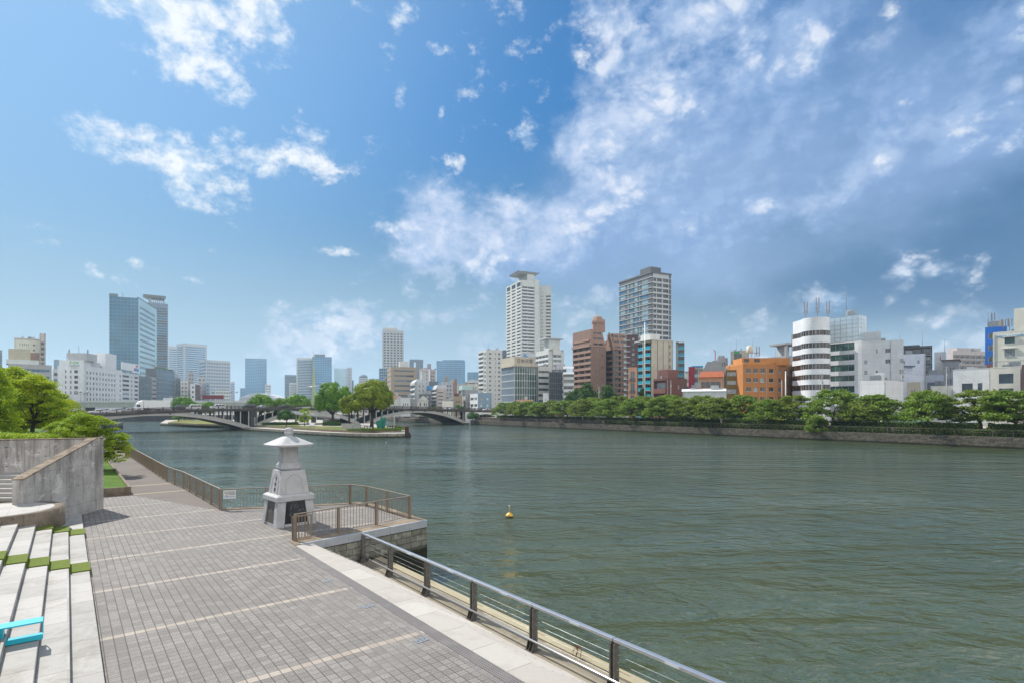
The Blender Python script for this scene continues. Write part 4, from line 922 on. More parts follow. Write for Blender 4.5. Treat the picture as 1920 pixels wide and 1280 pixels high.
# hedges
def hedge(a, b, h, w, z, label, mat, seed, ls=.12, dens=110, group=None, nm='hedge'):
    a, b = Vector((*a, 0)), Vector((*b, 0)); L = (b - a).length; d = (b - a).normalized(); n = Vector((-d.y, d.x, 0)); r = np.random.default_rng(seed)
    k = int(L * (w + 2 * h) * dens); u = r.uniform(0, 1, k) * L; t = r.uniform(-h, w + h, k); j = r.normal(0, .06, (k, 3))
    ww = np.clip(t, 0, w); hh = np.where(t < 0, h + t, np.where(t > w, h - (t - w), h)) * (1 + .06 * np.sin(u * .9) + .05 * np.sin(u * 2.7))
    P = np.stack([u, ww - w / 2, hh], 1) + j; NR = np.stack([np.zeros(k), np.where(t < 0, -1., np.where(t > w, 1., 0)), np.where((t > 0) & (t < w), 1., .2)], 1)
    me = leaf_mesh('foliage', P, NR, ls, mat, seed); root = empty(nm, (a.x, a.y, z), math.atan2(d.y, d.x), label, 'hedge', group)
    inst('foliage', me, root); c = MB(); c.box(.1, L - .1, -w / 2 + .12, w / 2 - .12, 0, h - .14, plain('hedge twigs', (.02, .025, .01), 1, .4, 3)); c.build('branches', root); return root
hl = ['before the low white house and cream building', 'before the white panelled building', 'before the orange building', 'before the orange awning house', 'below the teal balcony block', 'below the brown apartment block', 'near the white bridge abutment']
for i in range(7):
    hedge(bank(5.0, -22 + 30 * i), bank(5.0, 6.8 + 30 * i), 1.15, 1.3, 3.35, 'clipped hedge of the park terrace ' + hl[i], l_hedge, 500 + i, .14, 55 if i < 3 else 30, 'clipped hedges along the far park')
for i in range(3):
    hedge(bank(1.9, -22 + 45 * i), bank(1.9, 22 + 45 * i), 1.2, .9, 2.1, 'lower shaded hedge behind the far walkway rail ' + ('at the right edge', 'below the orange building', 'below the red brick building')[i], l_hedge, 520 + i, .14, 45, 'lower hedges behind the far rail')
hedge(at(-40, 46), at(84, 41), .95, 2.2, 4.4, 'bright green hedge behind the rear concrete wall', l_zelk, 540, .07, 380)
hedge(at(-60, 60), at(40, 58), .5, 1.4, 5.0, 'low green hedge along the grey approach wall', l_bush, 541, .07, 250)
# far-off greenery beyond the right arch
mt = lobe_tree(320, 3.5, 3.3, 6.5, 1.2, l_cherry, .3, 26, 260, 1.2, .2, .3)
for i, px in enumerate((735, 748, 766, 784, 796, 812, 826)):
    Y = 345 - i * 5; plant('park_tree', mt, ((px - CX) / F * Y, Y, 2.2), i * 2., 1.0 + .12 * math.sin(i * 3), 'small park tree under the right bridge span, %s from the left' % ['first', 'second', 'third', 'fourth', 'fifth', 'sixth', 'seventh'][i], 'tree', 'park trees seen under the right bridge span')
pb = lobe_tree(321, 3.0, 2.8, 4.0, .4, l_dark, .24, 30, 300, 1.0, .15, .2); Y = 258
plant('riverside_shrub', pb, ((887 - CX) / F * Y, Y, 2.1), 0, 1.05, 'dark bush growing at the foot of the white bridge abutment', 'shrub')
plant('riverside_shrub', pb, ((860 - CX) / F * 283, 283, 5.4), 0, 1.1, 'dark green treetop before the blue grey house beyond the bridge', 'shrub')
# ================================================================ person on the path
px_, py_ = gp(208, 864, 2.2)
pr = empty('person', (px_, py_, 2.2), R(38), 'person in a black top and pale pink trousers walking away on the path', 'person')
pb_ = person(); pb_.name = 'body'; pb_.parent = pr
o = MB(); sq2 = [(.15, .88), (.165, 1.0), (.16, 1.2), (.185, 1.34), (.09, 1.42)]
o.lathe(sq2, plain('black shirt', (.012, .012, .014), .9, .2), 14)
for sx in (-1, 1): o.tube([(sx * .15, 0, 1.36), (sx * .235, .01, 1.14)], [.085, .06], o.mats[0], 8)
q = o.build('shirt', pr); q.scale = (1, .78, 1)
o = MB(); o.lathe([(.04, 1.44), (.075, 1.48), (.098, 1.55), (.10, 1.61), (.075, 1.68), (.02, 1.70)], plain('skin', (.42, .25, .17), .6, .05), 14); o.build('head', pr)
o = MB(); o.lathe([(.095, 1.56), (.112, 1.61), (.09, 1.69), (.03, 1.72)], plain('black hair', (.01, .009, .008), .6, .2), 14); q = o.build('hair', pr); q.location = (0, -.012, 0)

# ================================================================ arched bridge
T0, TD = Vector((-93, 198, 0)), Vector((71, 69, 0)); TL = TD.length; U = TD.normalized(); NB = Vector((-U.y, U.x, 0))    # NB points away from the viewer
BW = 17.0
zr_pts = [(-1.2, 5.6), (-.8, 5.7), (-.57, 6.35), (-.41, 7.2), (-.284, 7.95), (-.1, 8.5), (.1, 8.8), (.3, 8.9), (.5, 8.85), (.72, 8.6), (1.0, 8.05), (1.2, 7.6), (1.6, 7.2)]
def zrail(m):
    t = m / TL
    for (a, za), (b, zb) in zip(zr_pts[:-1], zr_pts[1:]):
        if t <= b:
            f = (t - a) / (b - a); f = f * f * (3 - 2 * f) * .35 + f * .65; return za + (zb - za) * f
    return zr_pts[-1][1]
def zdeck(m): return zrail(m) - 1.15
brg = empty('arch_bridge', (T0.x, T0.y, 0), math.atan2(U.y, U.x), 'long low concrete bridge with pale arches and brown railings crossing the river', 'bridge')
# local axes: x along the bridge, y away from the viewer
def strip(b, ms, y0, y1, zlo, zhi, mat):
    for a, c in zip(ms[:-1], ms[1:]):
        b.hull8([(a, y0, zlo(a)), (c, y0, zlo(c)), (c, y1, zlo(c)), (a, y1, zlo(a)), (a, y0, zhi(a)), (c, y0, zhi(c)), (c, y1, zhi(c)), (a, y1, zhi(a))], mat)
M0, M1 = -1.1 * TL, 1.5 * TL
ms = [M0 + (M1 - M0) * i / 80 for i in range(81)]
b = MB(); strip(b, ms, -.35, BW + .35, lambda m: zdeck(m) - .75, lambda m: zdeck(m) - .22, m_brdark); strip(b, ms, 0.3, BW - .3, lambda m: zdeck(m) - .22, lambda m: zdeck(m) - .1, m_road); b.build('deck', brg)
for y0 in (-.5, BW + .1):
    b = MB(); strip(b, ms, y0, y0 + .4, lambda m: zdeck(m) - .45, lambda m: zdeck(m) + .12, m_brdark); b.build('kerb', brg)
for y0 in (-.35, BW + .25):
    b = MB(); strip(b, ms, y0, y0 + .12, lambda m: zrail(m) - .12, zrail, m_brrail); strip(b, ms, y0 + .02, y0 + .08, lambda m: zrail(m) - .62, lambda m: zrail(m) - .55, m_brrail)
    m = M0
    while m < M1:
        b.box(m - .03, m + .03, y0 + .02, y0 + .08, zdeck(m) + .1, zrail(m) - .1, m_brrail); m += .32
    b.build('railing', brg, kind='stuff')
    b = MB(); m = M0
    while m < M1: b.box(m - .13, m + .13, y0 - .02, y0 + .2, zdeck(m) + .1, zrail(m) + .12, m_brrail); m += 4.1
    b.build('railing_posts', brg)
def arch(mc, hs, zc, zs, th0=1.15, th1=1.5):
    f = lambda m: zs + (zc - zs) * (1 - ((m - mc) / hs) ** 2)
    ms = [mc - hs + 2 * hs * i / 40 for i in range(41)]
    for (y0, y1) in ((-.15, 1.1), (BW - 1.1, BW + .15)):
        b = MB(); strip(b, ms, y0, y1, lambda m: f(m) - th0 - (th1 - th0) * abs((m - mc) / hs), f, m_brconc); b.build('arch_rib', brg)
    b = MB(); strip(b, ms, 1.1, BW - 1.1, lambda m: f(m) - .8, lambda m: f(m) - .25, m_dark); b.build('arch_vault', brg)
    b = MB(); strip(b, ms, -.22, -.15, lambda m: f(m) - .16, lambda m: f(m) + .02, m_brcol); b.build('arch_moulding', brg)
    m = mc - hs + .6; k = 0; cnt = 0
    while m < mc + hs - .3:
        zb, zt = f(m) - .1, zdeck(m) - .75
        if zt - zb > .12:
            c = MB(); c.box(m - .16, m + .16, -.1, .25, zb, zt, m_brcol); c.build('column', brg)
            if zt - zb > .8: c = MB(); c.box(m - .16, m + .16, 5.0, 5.4, zb, zt, m_brdark); c.box(m - .16, m + .16, 10.5, 10.9, zb, zt, m_brdark); c.build('inner_column', brg)
        m += 2.75
    # central name blocks
    for dx in (-3.2, 3.2): c = MB(); c.box(mc + dx - .25, mc + dx + .25, -.3, -.15, f(mc) - .75, f(mc) - .1, m_dark); c.build('bracket', brg)
    c = MB(); c.box(mc - .35, mc + .35, -.26, -.15, f(mc) - .65, f(mc) - .2, m_brcol); c.build('name_plate', brg)
    for s in (-1, 1):     # springing blocks and piers
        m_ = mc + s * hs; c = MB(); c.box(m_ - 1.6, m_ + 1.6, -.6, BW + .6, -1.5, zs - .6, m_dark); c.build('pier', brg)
arch(-.284 * TL, 28, 6.55, 1.35); arch(.724 * TL, 27.3, 7.0, 1.35); arch(.224 * TL, 20.5, 7.0, 1.9)
c = MB(); c.box(.05, 2.2, -.2, BW, -1, zdeck(0) - .8, m_dark); c.build('pier', brg)
# white abutment viaduct with a small arch opening at the right end
a0, a1, ac, ah = .995 * TL, 1.5 * TL, 1.125 * TL, 7.3
b = MB(); b.box(a0, ac - ah, -.2, .6, 0, zdeck(a0) - .78, w_white); n = 16
for i in range(n):
    x0 = ac - ah + 2 * ah * i / n; x1 = x0 + 2 * ah / n; g_ = lambda x: 2.6 + 2.3 * math.sqrt(max(0, 1 - ((x - ac) / ah) ** 2))
    b.hull8([(x0, -.2, g_(x0)), (x1, -.2, g_(x1)), (x1, .6, g_(x1)), (x0, .6, g_(x0)), (x0, -.2, zdeck(x0) - .78), (x1, -.2, zdeck(x1) - .78), (x1, .6, zdeck(x1) - .78), (x0, .6, zdeck(x0) - .78)], w_white)
b.box(ac + ah, a1, -.2, .6, 0, zdeck(a1) - .78, w_white); b.build('abutment_wall', brg)
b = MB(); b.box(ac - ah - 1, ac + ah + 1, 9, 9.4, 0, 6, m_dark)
for k in range(6): b.box(ac - 6 + k * 2.2, ac - 5.2 + k * 2.2, 3, 3.4, 0, 5.5, m_brcol)
b.build('arch_recess', brg)
b = MB(); b.box(-1.1 * TL, -.575 * TL, -.2, BW, 0, 4.6, m_brconc); b.build('abutment_wall', brg)
def onbr(px, y, dz=0.):     # point on the bridge seen in column px, y metres behind its near edge
    u = (px - CX) / F; ox, oy = T0.x + NB.x * y, T0.y + NB.y * y; m = (u * oy - ox) / (U.x - u * U.y)
    return Vector((ox + U.x * m, oy + U.y * m, zdeck(m) - .1 + dz)), m
# ---- vehicles
c_glass = glass('vehicle glass', (.015, .018, .022), .05); c_tyre = m_black; c_hub = plain('wheel hub', (.3, .3, .31), .35, .1, metal=.6)
lamp_w = plain('headlamp', (.6, .6, .58), .2, .05); lamp_r = plain('tail lamp', (.35, .01, .01), .3, .05)
def profile(prof, hw, mat, taper=.12, z_t=None):     # side outline (x, z) swept across, narrowing above z_t
    b = MB(); n = len(prof); z_t = z_t or 1e9
    for s in (-1, 1):
        for (x, z) in prof: b.v.append((x, s * (hw - (taper if z > z_t else 0)), z))
    b.face(range(n), mat); b.face([n + i for i in reversed(range(n))], mat)
    for i in range(n): j = (i + 1) % n; b.face((i, n + i, n + j, j), mat)
    return b
def make_vehicle(kind, paint):
    root = empty('parked', (0, 0, 0))
    if kind == 'truck':
        root.name = 'box_truck'
        b = MB(); b.box(-4.9, 2.45, -1.2, 1.2, .95, 3.55, paint_w); b.build('cargo_box', root, bevel=.04)
        profile([(2.6, .45), (4.75, .45), (4.85, 1.3), (4.6, 2.35), (2.6, 2.6)], 1.15, paint).build('cab', root, bevel=.05)
        profile([(2.6, 2.6), (4.3, 2.4), (3.6, 3.2), (2.7, 3.5)], 1.0, paint).build('wind_deflector', root, bevel=.08)
        b = MB()
        for s in (-1, 1): b.box(3.4, 4.4, s * 1.153, s * 1.16, 1.4, 2.15, c_glass)
        b.hull8([(4.83, -1, 1.4), (4.84, -1, 1.4), (4.84, 1, 1.4), (4.83, 1, 1.4), (4.63, -1, 2.3), (4.66, -1, 2.3), (4.66, 1, 2.3), (4.63, 1, 2.3)], c_glass); b.build('windows', root)
        b = MB(); b.box(-4.8, 2.6, -.9, .9, .6, .93, m_dark); b.build('chassis', root); wh = [(-3.4, .5), (-2.3, .5), (3.7, .5)]
    else:
        van = kind == 'van'
        if van: pr_ = [(-2.3, .35), (2.25, .35), (2.35, .75), (2.15, 1.05), (1.35, 1.2), (-2.35, 1.2), (-2.38, .7)]; cab = [(-2.33, 1.18), (1.45, 1.18), (.75, 1.85), (.4, 1.93), (-2.1, 1.9), (-2.3, 1.7)]
        else: pr_ = [(-2.15, .35), (2.2, .35), (2.25, .65), (2.0, .86), (1.0, .98), (-1.5, 1.02), (-2.2, .92), (-2.25, .6)]; cab = [(-1.75, .98), (1.05, .96), (.35, 1.42), (-.1, 1.48), (-.95, 1.46), (-1.5, 1.22)]
        root.name = 'van' if van else 'car'; hw = .86
        profile(pr_, hw, paint).build('body', root, bevel=.09)
        profile(cab, hw - .04, paint, .12, 1.3 if not van else 1.5).build('cabin', root, bevel=.06)
        b = MB(); zt = 1.74 if van else 1.36; z0 = 1.24 if van else 1.03
        xs = [(-2.15, -1.15), (-1.05, -.1), (0., .85)] if van else [(-1.35, -.5), (-.42, .35)]
        for s in (-1, 1):
            for (x0, x1) in xs: b.hull8([(x0, s * .80, z0), (x1 + .12, s * .80, z0), (x1 + .12, s * .838, z0), (x0, s * .838, z0), (x0 + .03, s * .66, zt), (x1 - .1, s * .66, zt), (x1 - .1, s * .735 + s * .02, zt), (x0 + .03, s * .755, zt)], c_glass)
        if van: b.quad((1.42, -.72, 1.25), (1.42, .72, 1.25), (.88, .66, 1.78), (.88, -.66, 1.78), c_glass); b.quad((-2.345, -.7, 1.25), (-2.345, .7, 1.25), (-2.33, .6, 1.7), (-2.33, -.6, 1.7), c_glass)
        else: b.quad((1.03, -.7, 1.02), (1.03, .7, 1.02), (.45, .62, 1.40), (.45, -.62, 1.40), c_glass)
        b.build('windows', root)
        for s in (-1, 1):
            q = MB(); q.box(2.12, 2.30, s * .55, s * .80, .62, .78, lamp_w); q.build('headlight', root); q = MB(); q.box(-2.4 if van else -2.27, -2.2, s * .62, s * .82, .8, 1.0, lamp_r); q.build('tail_light', root)
        wh = [(-1.4, .33), (1.4, .33)]
    for (x, r) in wh:
        for s in (-1, 1):
            q = MB(); q.lathe([(r, -.11), (r, .11)], c_tyre, 18); w_ = q.build('wheel', root); w_.rotation_euler = (R(90), 0, 0); w_.location = (x, s * (.80 if kind != 'truck' else 1.05), r)
            h = MB(); h.lathe([(r * .62, -.12), (r * .62, .12)], c_hub, 12); h.build('hub', w_)
    return root
pw, pd_, ps = paint_w, plain('dark car paint', (.03, .035, .045), .25, .1), plain('silver car paint', (.42, .44, .46), .25, .08, metal=.3)
protos = {}
def vehicle(kind, paint, loc, rz, label):
    k = (kind, paint.name)
    if k in protos: o = copy_tree(protos[k])
    else: o = make_vehicle(kind, paint); protos[k] = o
    o.location = loc; o.rotation_euler = (0, 0, rz); tag(o, label, 'truck' if kind == 'truck' else ('van' if kind == 'van' else 'car'), 'vehicles on the bridge'); return o
ba = math.atan2(U.y, U.x)
for (px, kind, paint, y, lab) in ((285, 'truck', pw, 4.0, 'white box truck on the left bridge span'), (182, 'car', pw, 3.0, 'white car farthest left on the bridge'), (210, 'car', pw, 3.0, 'white car in front of the one behind the truck'), (240, 'car', ps, 7, 'silver car just left of the white truck'), (337, 'van', pd_, 3.4, 'dark van right behind the white truck'), (362, 'van', pw, 3.0, 'white van between the dark van and another white van'), (408, 'van', pw, 3.6, 'white van alone near the middle of the left span'), (467, 'van', pd_, 3.2, 'dark car above the first bridge pier'), (491, 'car', ps, 3.0, 'silver car right of the first bridge pier'), (533, 'car', pd_, 3.4, 'dark car near the round ramp'), (841, 'car', ps, 6, 'silver car low behind the railing of the right span'), (849, 'car', ps, 3.0, 'grey car on the right bridge span'), (912, 'car', pw, 3.0, 'white car on the white abutment of the bridge')):
    p, m = onbr(px, y); vehicle(kind, paint, p, ba + math.pi, lab)
# lamp posts of the bridge
for (px, top, lab) in ((151, 738, 'twin head lamp post at the left end of the bridge'), (158, 735, 'second lamp post at the left end of the bridge'), (439, 735, 'thin lamp post above the left arch')):
    p, m = onbr(px, .6); r_ = empty('street_lamp', p, ba, lab, 'street lamp', 'lamp posts on the bridge'); H = zz(top, p.y) - p.z
    b = MB(); b.tube([(0, 0, 0), (0, 0, H)], [.09, .05], metal_g, 8); b.box(-1, 1, -.03, .03, H - .1, H, metal_g); b.build('pole', r_)
    for s in (-1, 1): b = MB(); b.lathe([(.1, H), (.28, H + .1), (.3, H + .3), (.1, H + .45)], metal_g, 10, s * .95, 0); b.build('lamp_head', r_)

# ================================================================ elevated highway behind
hy = 345; hx0, hx1 = -420, -112
hw = empty('elevated_highway', (0, 0, 0), 0, 'grey green elevated highway running behind the bridge', 'highway')
zt, zb_ = zz(751, hy), zz(763, hy)
b = MB(); b.box(hx0, hx1, hy, hy + 14, zb_, zt - .9, m_hwy); b.build('girder', hw)
b = MB(); b.box(hx0, hx1, hy - .5, hy - .2, zt - .9, zt + .3, m_hwytop); b.box(hx0, hx1, hy + 14, hy + 14.3, zt - .9, zt + .3, m_hwytop); b.build('parapet', hw)
for k in range(9):
    x = hx0 + 18 + k * 34; b = MB(); b.box(x - 1.2, x + 1.2, hy + 4, hy + 9, -1, zb_, m_dark); b.build('pier', hw)
b = MB(); 
for k in range(40): b.box(hx0 + 4 + k * 7.7, hx0 + 4.15 + k * 7.7, hy - .08, hy - .003, zb_, zt - .9, m_hwytop)
b.build('stiffeners', hw)
sheet('far_river_wall', [(-330, 352), (-150, 338), (-138, 352), (-320, 372)], 3.2, m_city, -1.5, m_dark)
# road sign on the highway
sx_, sy_ = at(398, 343); r_ = empty('road_sign', (sx_, sy_, zt), 0, 'long dark red sign board on the highway parapet', 'sign')
b = MB(); b.box(-6, 7, 0, .2, 1.2, 3.6, plain('dark red sign', (.16, .02, .03), .6, .1)); b.build('board', r_); b = MB(); b.box(-5, -4.8, .2, .4, 0, 1.3, metal_g); b.box(5, 5.2, .2, .4, 0, 1.3, metal_g); b.build('frame', r_)

# ================================================================ island (the point between the channels)
isl = [gp(765, 818.5), gp(740, 819.3), gp(665, 819), gp(620, 817), gp(570, 814), gp(520, 810), gp(468, 806.5), gp(432, 802.5), gp(370, 799.5), gp(300, 796.5)]
back = [(-205, 330), (-130, 350), (-82, 290), (-60, 240), (-43, 200), (-31, 168)]
m_islw = make_blockwall('island quay wall', 0, 2.4, 2.0, (.40, .37, .31), (.33, .30, .25), .38)
m_islt = plain('island walkway', (.38, .345, .30), .85, .15, .5)
sheet('island_ground', isl + back, 1.0, m_islt, -1.5, m_islw)
lawn = [gp(752, 808, 1), gp(700, 810.5, 1), gp(650, 810, 1), gp(600, 807.5, 1), gp(550, 804, 1), gp(500, 800.5, 1), gp(470, 799, 1)]
lawn_b = [(-80, 225), (-70, 262), (-60, 232), (-46, 196), (-34, 166)]
b = sheet('lawn', lawn + lawn_b, 1.65, m_lawn, .9, m_cap)
sheet('lawn', [gp(440, 797.8, 1), gp(370, 796, 1), gp(315, 793, 1), (-190, 320), (-110, 240)], 1.5, m_lawn, .9, m_cap)
sheet('island_plaza', [(-73, 192), (-40, 176), (-46, 196), (-58, 226), (-72, 240), (-84, 220)], 1.662, m_islt)
# tufts of rank grass at the point
r = np.random.default_rng(77); n = 5200; 
def strip_pts(p0, p1, w, n): 
    t = r.uniform(0, 1, n); a = np.array(p0)[None] * (1 - t)[:, None] + np.array(p1)[None] * t[:, None]; return a + r.uniform(-w, w, (n, 2))
P2 = np.concatenate([strip_pts(gp(655, 807, 1.6), gp(748, 806, 1.6), 1.0, n), strip_pts(gp(735, 800, 1.6), gp(755, 806, 1.6), 1.4, 1400)])
P3 = np.concatenate([P2, (1.65 + r.uniform(0, .55, len(P2)))[:, None]], 1)
inst('grass_tufts', leaf_mesh('grass_tufts', P3, np.tile([0, -1., .3], (len(P3), 1)), .12, leafm('rank grass', (.06, .13, .01), (.11, .19, .015), (.2, .22, .04)), 5), kind='stuff')
# spire
x, y = at(588, 222); sp_o = empty('light_spire', (x, y, 2), 0, 'tall slender pale yellow green spire with a cross ring standing on the island', 'monument')
H = zz(655, 222) - 2; b = MB(); b.lathe([(.95, 0), (.82, H * .28), (.55, H * .55), (.16, H * .85), (.03, H)], plain('pale yellow green enamel', (.50, .56, .33), .4, .08), 4, rot=R(20), smooth=False); b.build('mast', sp_o)
b = MB(); z = zz(724, 222) - 2; b.tube([(-2.9, -.6, z - .2), (0, -1.0, z + .15), (2.9, -.6, z + .3)], .10, paint_w, 6); b.tube([(-2.9, -.6, z - .2), (0, 1.0, z), (2.9, -.6, z + .3)], .10, paint_w, 6); b.build('ring', sp_o)
# round ramp
x, y = at(590, 214); rp = empty('round_ramp', (x, y, 1.6), 0, 'pale curved concrete ramp winding down from the bridge to the island', 'ramp')
def helix(r0, r1, a0, a1, z0, z1, h, n, mat, b, off=0.):
    for i in range(n):
        A, B_2 = R(a0 + (a1 - a0) * i / n), R(a0 + (a1 - a0) * (i + 1) / n); zA, zB = z0 + (z1 - z0) * i / n + off, z0 + (z1 - z0) * (i + 1) / n + off
        b.hull8([(r1 * math.cos(A), r1 * math.sin(A), zA), (r1 * math.cos(B_2), r1 * math.sin(B_2), zB), (r0 * math.cos(B_2), r0 * math.sin(B_2), zB), (r0 * math.cos(A), r0 * math.sin(A), zA), (r1 * math.cos(A), r1 * math.sin(A), zA + h), (r1 * math.cos(B_2), r1 * math.sin(B_2), zB + h), (r0 * math.cos(B_2), r0 * math.sin(B_2), zB + h), (r0 * math.cos(A), r0 * math.sin(A), zA + h)], mat)
b = MB(); helix(5.5, 9.2, 120, 430, 5.6, .9, .35, 50, m_brconc, b); b.build('ramp_slab', rp)
b = MB(); helix(9.0, 9.25, 120, 430, 5.6, .9, .9, 50, w_white, b, .35); b.build('outer_parapet', rp)
b = MB(); helix(5.4, 5.6, 120, 430, 5.6, .9, .9, 50, w_white, b, .35); b.build('inner_parapet', rp)
for a in (180, 225, 270, 315): b = MB(); b.lathe([(.3, 0), (.3, 5.7 - 4.7 * (a - 120) / 310)], m_brconc, 10, 7.3 * math.cos(R(a)), 7.3 * math.sin(R(a))); b.build('pillar', rp)
# green glass sculpture, stone monument, bench wall, rusty pile, railings, sign posts
x, y = at(715, 157); gs = empty('glass_sculpture', (x, y, 1.6), 0, 'green leaf shaped sculpture standing on the island point', 'sculpture')
gm = plain('green oxidised panels', (.02, .22, .17), .35, .35, 2., .3)
rnd = random.Random(4)
for k in range(13):
    xx = -1.3 + k * .21; h = 2.2 + 1.2 * (k / 12) + rnd.uniform(-.15, .5); b = MB(); lx = -.35 + .045 * k
    b.hull8([(xx * .72 - .10, -.05 + .12 * math.sin(k), 0), (xx * .72 + .10, -.05, 0), (xx * .72 + .10, .05, 0), (xx * .72 - .10, .05, 0), (xx + lx * .3 - .13, -.04 - .2, h), (xx + lx * .3 + .13, -.2, h + .2), (xx + lx * .3 + .13, -.12, h + .2), (xx + lx * .3 - .13, -.12, h)], gm); b.build('blade', gs)
b = MB(); b.tube([(0, .3, 0), (.1, .3, 4.3)], .07, gm, 6); b.box(-.4, .6, .2, .4, 4.3, 4.5, gm); b.build('mast', gs)
x, y = at(662, 163); mo = empty('stone_monument', (x, y, 1.65), R(8), 'low grey stone monument block with dark sloping side on the island', 'monument')
b = MB(); b.box(-3.1, -.2, -.6, .6, 0, 1.25, m_brconc); 
for k in range(7): b.box(-3.05 + k * .42, -2.85 + k * .42, -.62, .62, 1.25, 1.5, m_brconc)
b.build('light_block', mo); b = MB(); fr2 = [(-.15, -.8, 0), (2.2, -.8, 0), (2.2, .8, 0), (-.15, .8, 0), (.05, -.5, 1.5), (2.05, -.5, 1.5), (2.05, .5, 1.5), (.05, .5, 1.5)]; b.hull8(fr2, w_grey); b.build('dark_block', mo)
b = MB(); b.box(.3, .7, -.6, -.45, .2, 2.2, w_grey); b.box(1.1, 1.5, -.6, -.45, .2, 2.2, w_grey); b.build('posts', mo)
for (px, Y, lab) in ((691, 159, 'dark ring patterned barrier in front of the big yellow green tree'), (734, 160, 'dark ring patterned barrier right of the green sculpture')):
    x, y = at(px, Y); r_ = empty('ring_barrier', (x, y, 1.65), 0, lab, 'barrier'); b = MB(); b.box(-1.2, 1.2, -.1, .1, .75, .9, m_dark)
    for k in range(4): b.box(-1.2 + k * .76, -1.05 + k * .76, -.1, .1, 0, .75, m_dark)
    b.build('frame', r_)
    for k in range(3): q = MB(); q.lathe([(.2, -.06), (.24, 0), (.2, .06)], paint_w, 12); w_ = q.build('ring', r_); w_.rotation_euler = (R(90), 0, 0); w_.location = (-.75 + k * .76, -.12, .42)
x, y = gp(763, 812, 1); r_ = empty('mooring_pile', (x, y, -.5), 0, 'rusty mooring pile with tyre fender at the island tip', 'pile'); rust = plain('dark rust', (.09, .03, .02), .9, .5, 2.)
b = MB(); b.box(-.45, .45, -.4, .4, 0, 3.3, rust); b.build('pile', r_); b = MB(); b.lathe([(.5, -.15), (.62, 0), (.5, .15)], m_black, 16); w_ = b.build('tyre', r_); w_.location = (.5, -.6, 1.2); w_.rotation_euler = (R(70), 0, R(20))
b = MB(); b.box(.4, 1.0, -.5, .3, -.2, 1.4, rust); b.build('fender', r_)
b = MB(); pts = [gp(x_, y_, 1.65) for x_, y_ in ((480, 800), (520, 802.5), (560, 804.5), (600, 807), (640, 809), (680, 809.2))]
fr3 = empty('thin_railing', (*pts[0], 1.65), 0, 'thin grey railing along the edge of the island lawn', 'railing')
for (x0, y0), (x1, y1) in zip(pts[:-1], pts[1:]):
    o0 = pts[0]; b.bar((x0 - o0[0], y0 - o0[1], .9), (x1 - o0[0], y1 - o0[1], .9), .03, .03, metal_g)
    L = math.hypot(x1 - x0, y1 - y0); n = int(L / .6)
    for i in range(n): f = i / n; xx, yy = x0 + (x1 - x0) * f - o0[0], y0 + (y1 - y0) * f - o0[1]; b.box(xx - .012, xx + .012, yy - .012, yy + .012, 0, .9, metal_g)
b.build('rails', fr3)
x, y = at(585, 178); r_ = empty('information_board', (x, y, 1.65), R(-15), 'pale slanted information board on the island lawn', 'sign'); b = MB(); b.hull8([(-.9, -.3, .5), (.9, -.3, .5), (.9, .3, 1.1), (-.9, .3, 1.1), (-.9, -.33, .58), (.9, -.33, .58), (.9, .27, 1.18), (-.9, .27, 1.18)], w_lgrey); b.build('board', r_); b = MB(); b.box(-.7, -.6, -.1, .1, 0, .8, w_grey); b.box(.6, .7, -.1, .1, 0, .8, w_grey); b.build('leg', r_)
for (px, top, Y, lab) in ((478, 783, 190, 'thin pale post by the bridge pier on the island'), (593, 782, 182, 'thin pale lamp post on the island lawn'), (739, 781, 158, 'thin pole right of the green sculpture')):
    x, y = at(px, Y); h = zz(top, Y) - 1.65; r_ = empty('lamp_post', (x, y, 1.65), 0, lab, 'lamp post', 'thin posts on the island'); b = MB(); b.tube([(0, 0, 0), (0, 0, h)], [.06, .045], paint_w, 8); b.build('pole', r_); b = MB(); b.lathe([(.1, h), (.14, h + .1), (.05, h + .2)], paint_w, 8); b.build('lamp_head', r_)
hedge(at(470, 200), at(560, 205), .9, 1.2, 1.65, 'dark low hedge on the island behind the young tree', l_dark, 560, .14, 60)
hedge(at(606, 193), at(638, 193), 1.3, 2, 1.65, 'dark bushes around the foot of the dark camphor tree', l_dark, 561, .16, 70)
# piles and walkway of the far channel
pr_b = empty('timber_piles', (0, 0, 0), 0, 'row of dark fender piles along the far channel wall', 'piles')
for i in range(14):
    t = i / 13; a, c = Vector((-31.4, 275.4, 0)), Vector((-100, 405, 0)); p = a.lerp(c, t); b = MB(); b.box(p.x - .25, p.x + .15, p.y - .5, p.y - .1, -1, 2.2, m_dark); b.build('pile', pr_b)

# ================================================================ far walkway rail, park furniture
fw = empty('walkway_rail', (*bank(1.1, -40), 2.08), math.atan2(BD.y, BD.x), 'long low dark brown rail along the far river walkway', 'railing')
m_fr = plain('brown painted rail', (.12, .085, .07), .6, .2)
L = BL + 36
b = MB(); b.box(0, L, -.07, .07, 1.30, 1.42, m_fr); b.build('top_rail', fw); b = MB(); b.box(0, L, -.04, .04, .75, .80, m_fr); b.build('middle_rail', fw)
pm = MB(); pm.box(-.06, .06, -.06, .06, 0, 1.3, m_fr); pme = pm.mesh('post')
for i in range(int(L / 3)): inst('post', pme, fw, (i * 3.0, 0, 0))
x, y = bank_at(1052, 13); sl = empty('play_slide', (x, y, 3.35), R(-60), 'red and orange play slide under the far trees', 'slide')
b = MB(); b.box(-.5, .5, -.4, .4, 1.3, 1.4, steel_red); b.box(-.5, -.42, -.4, .4, 0, 2.2, steel_red); b.box(.42, .5, -.4, .4, 0, 2.2, steel_red); b.build('tower', sl)
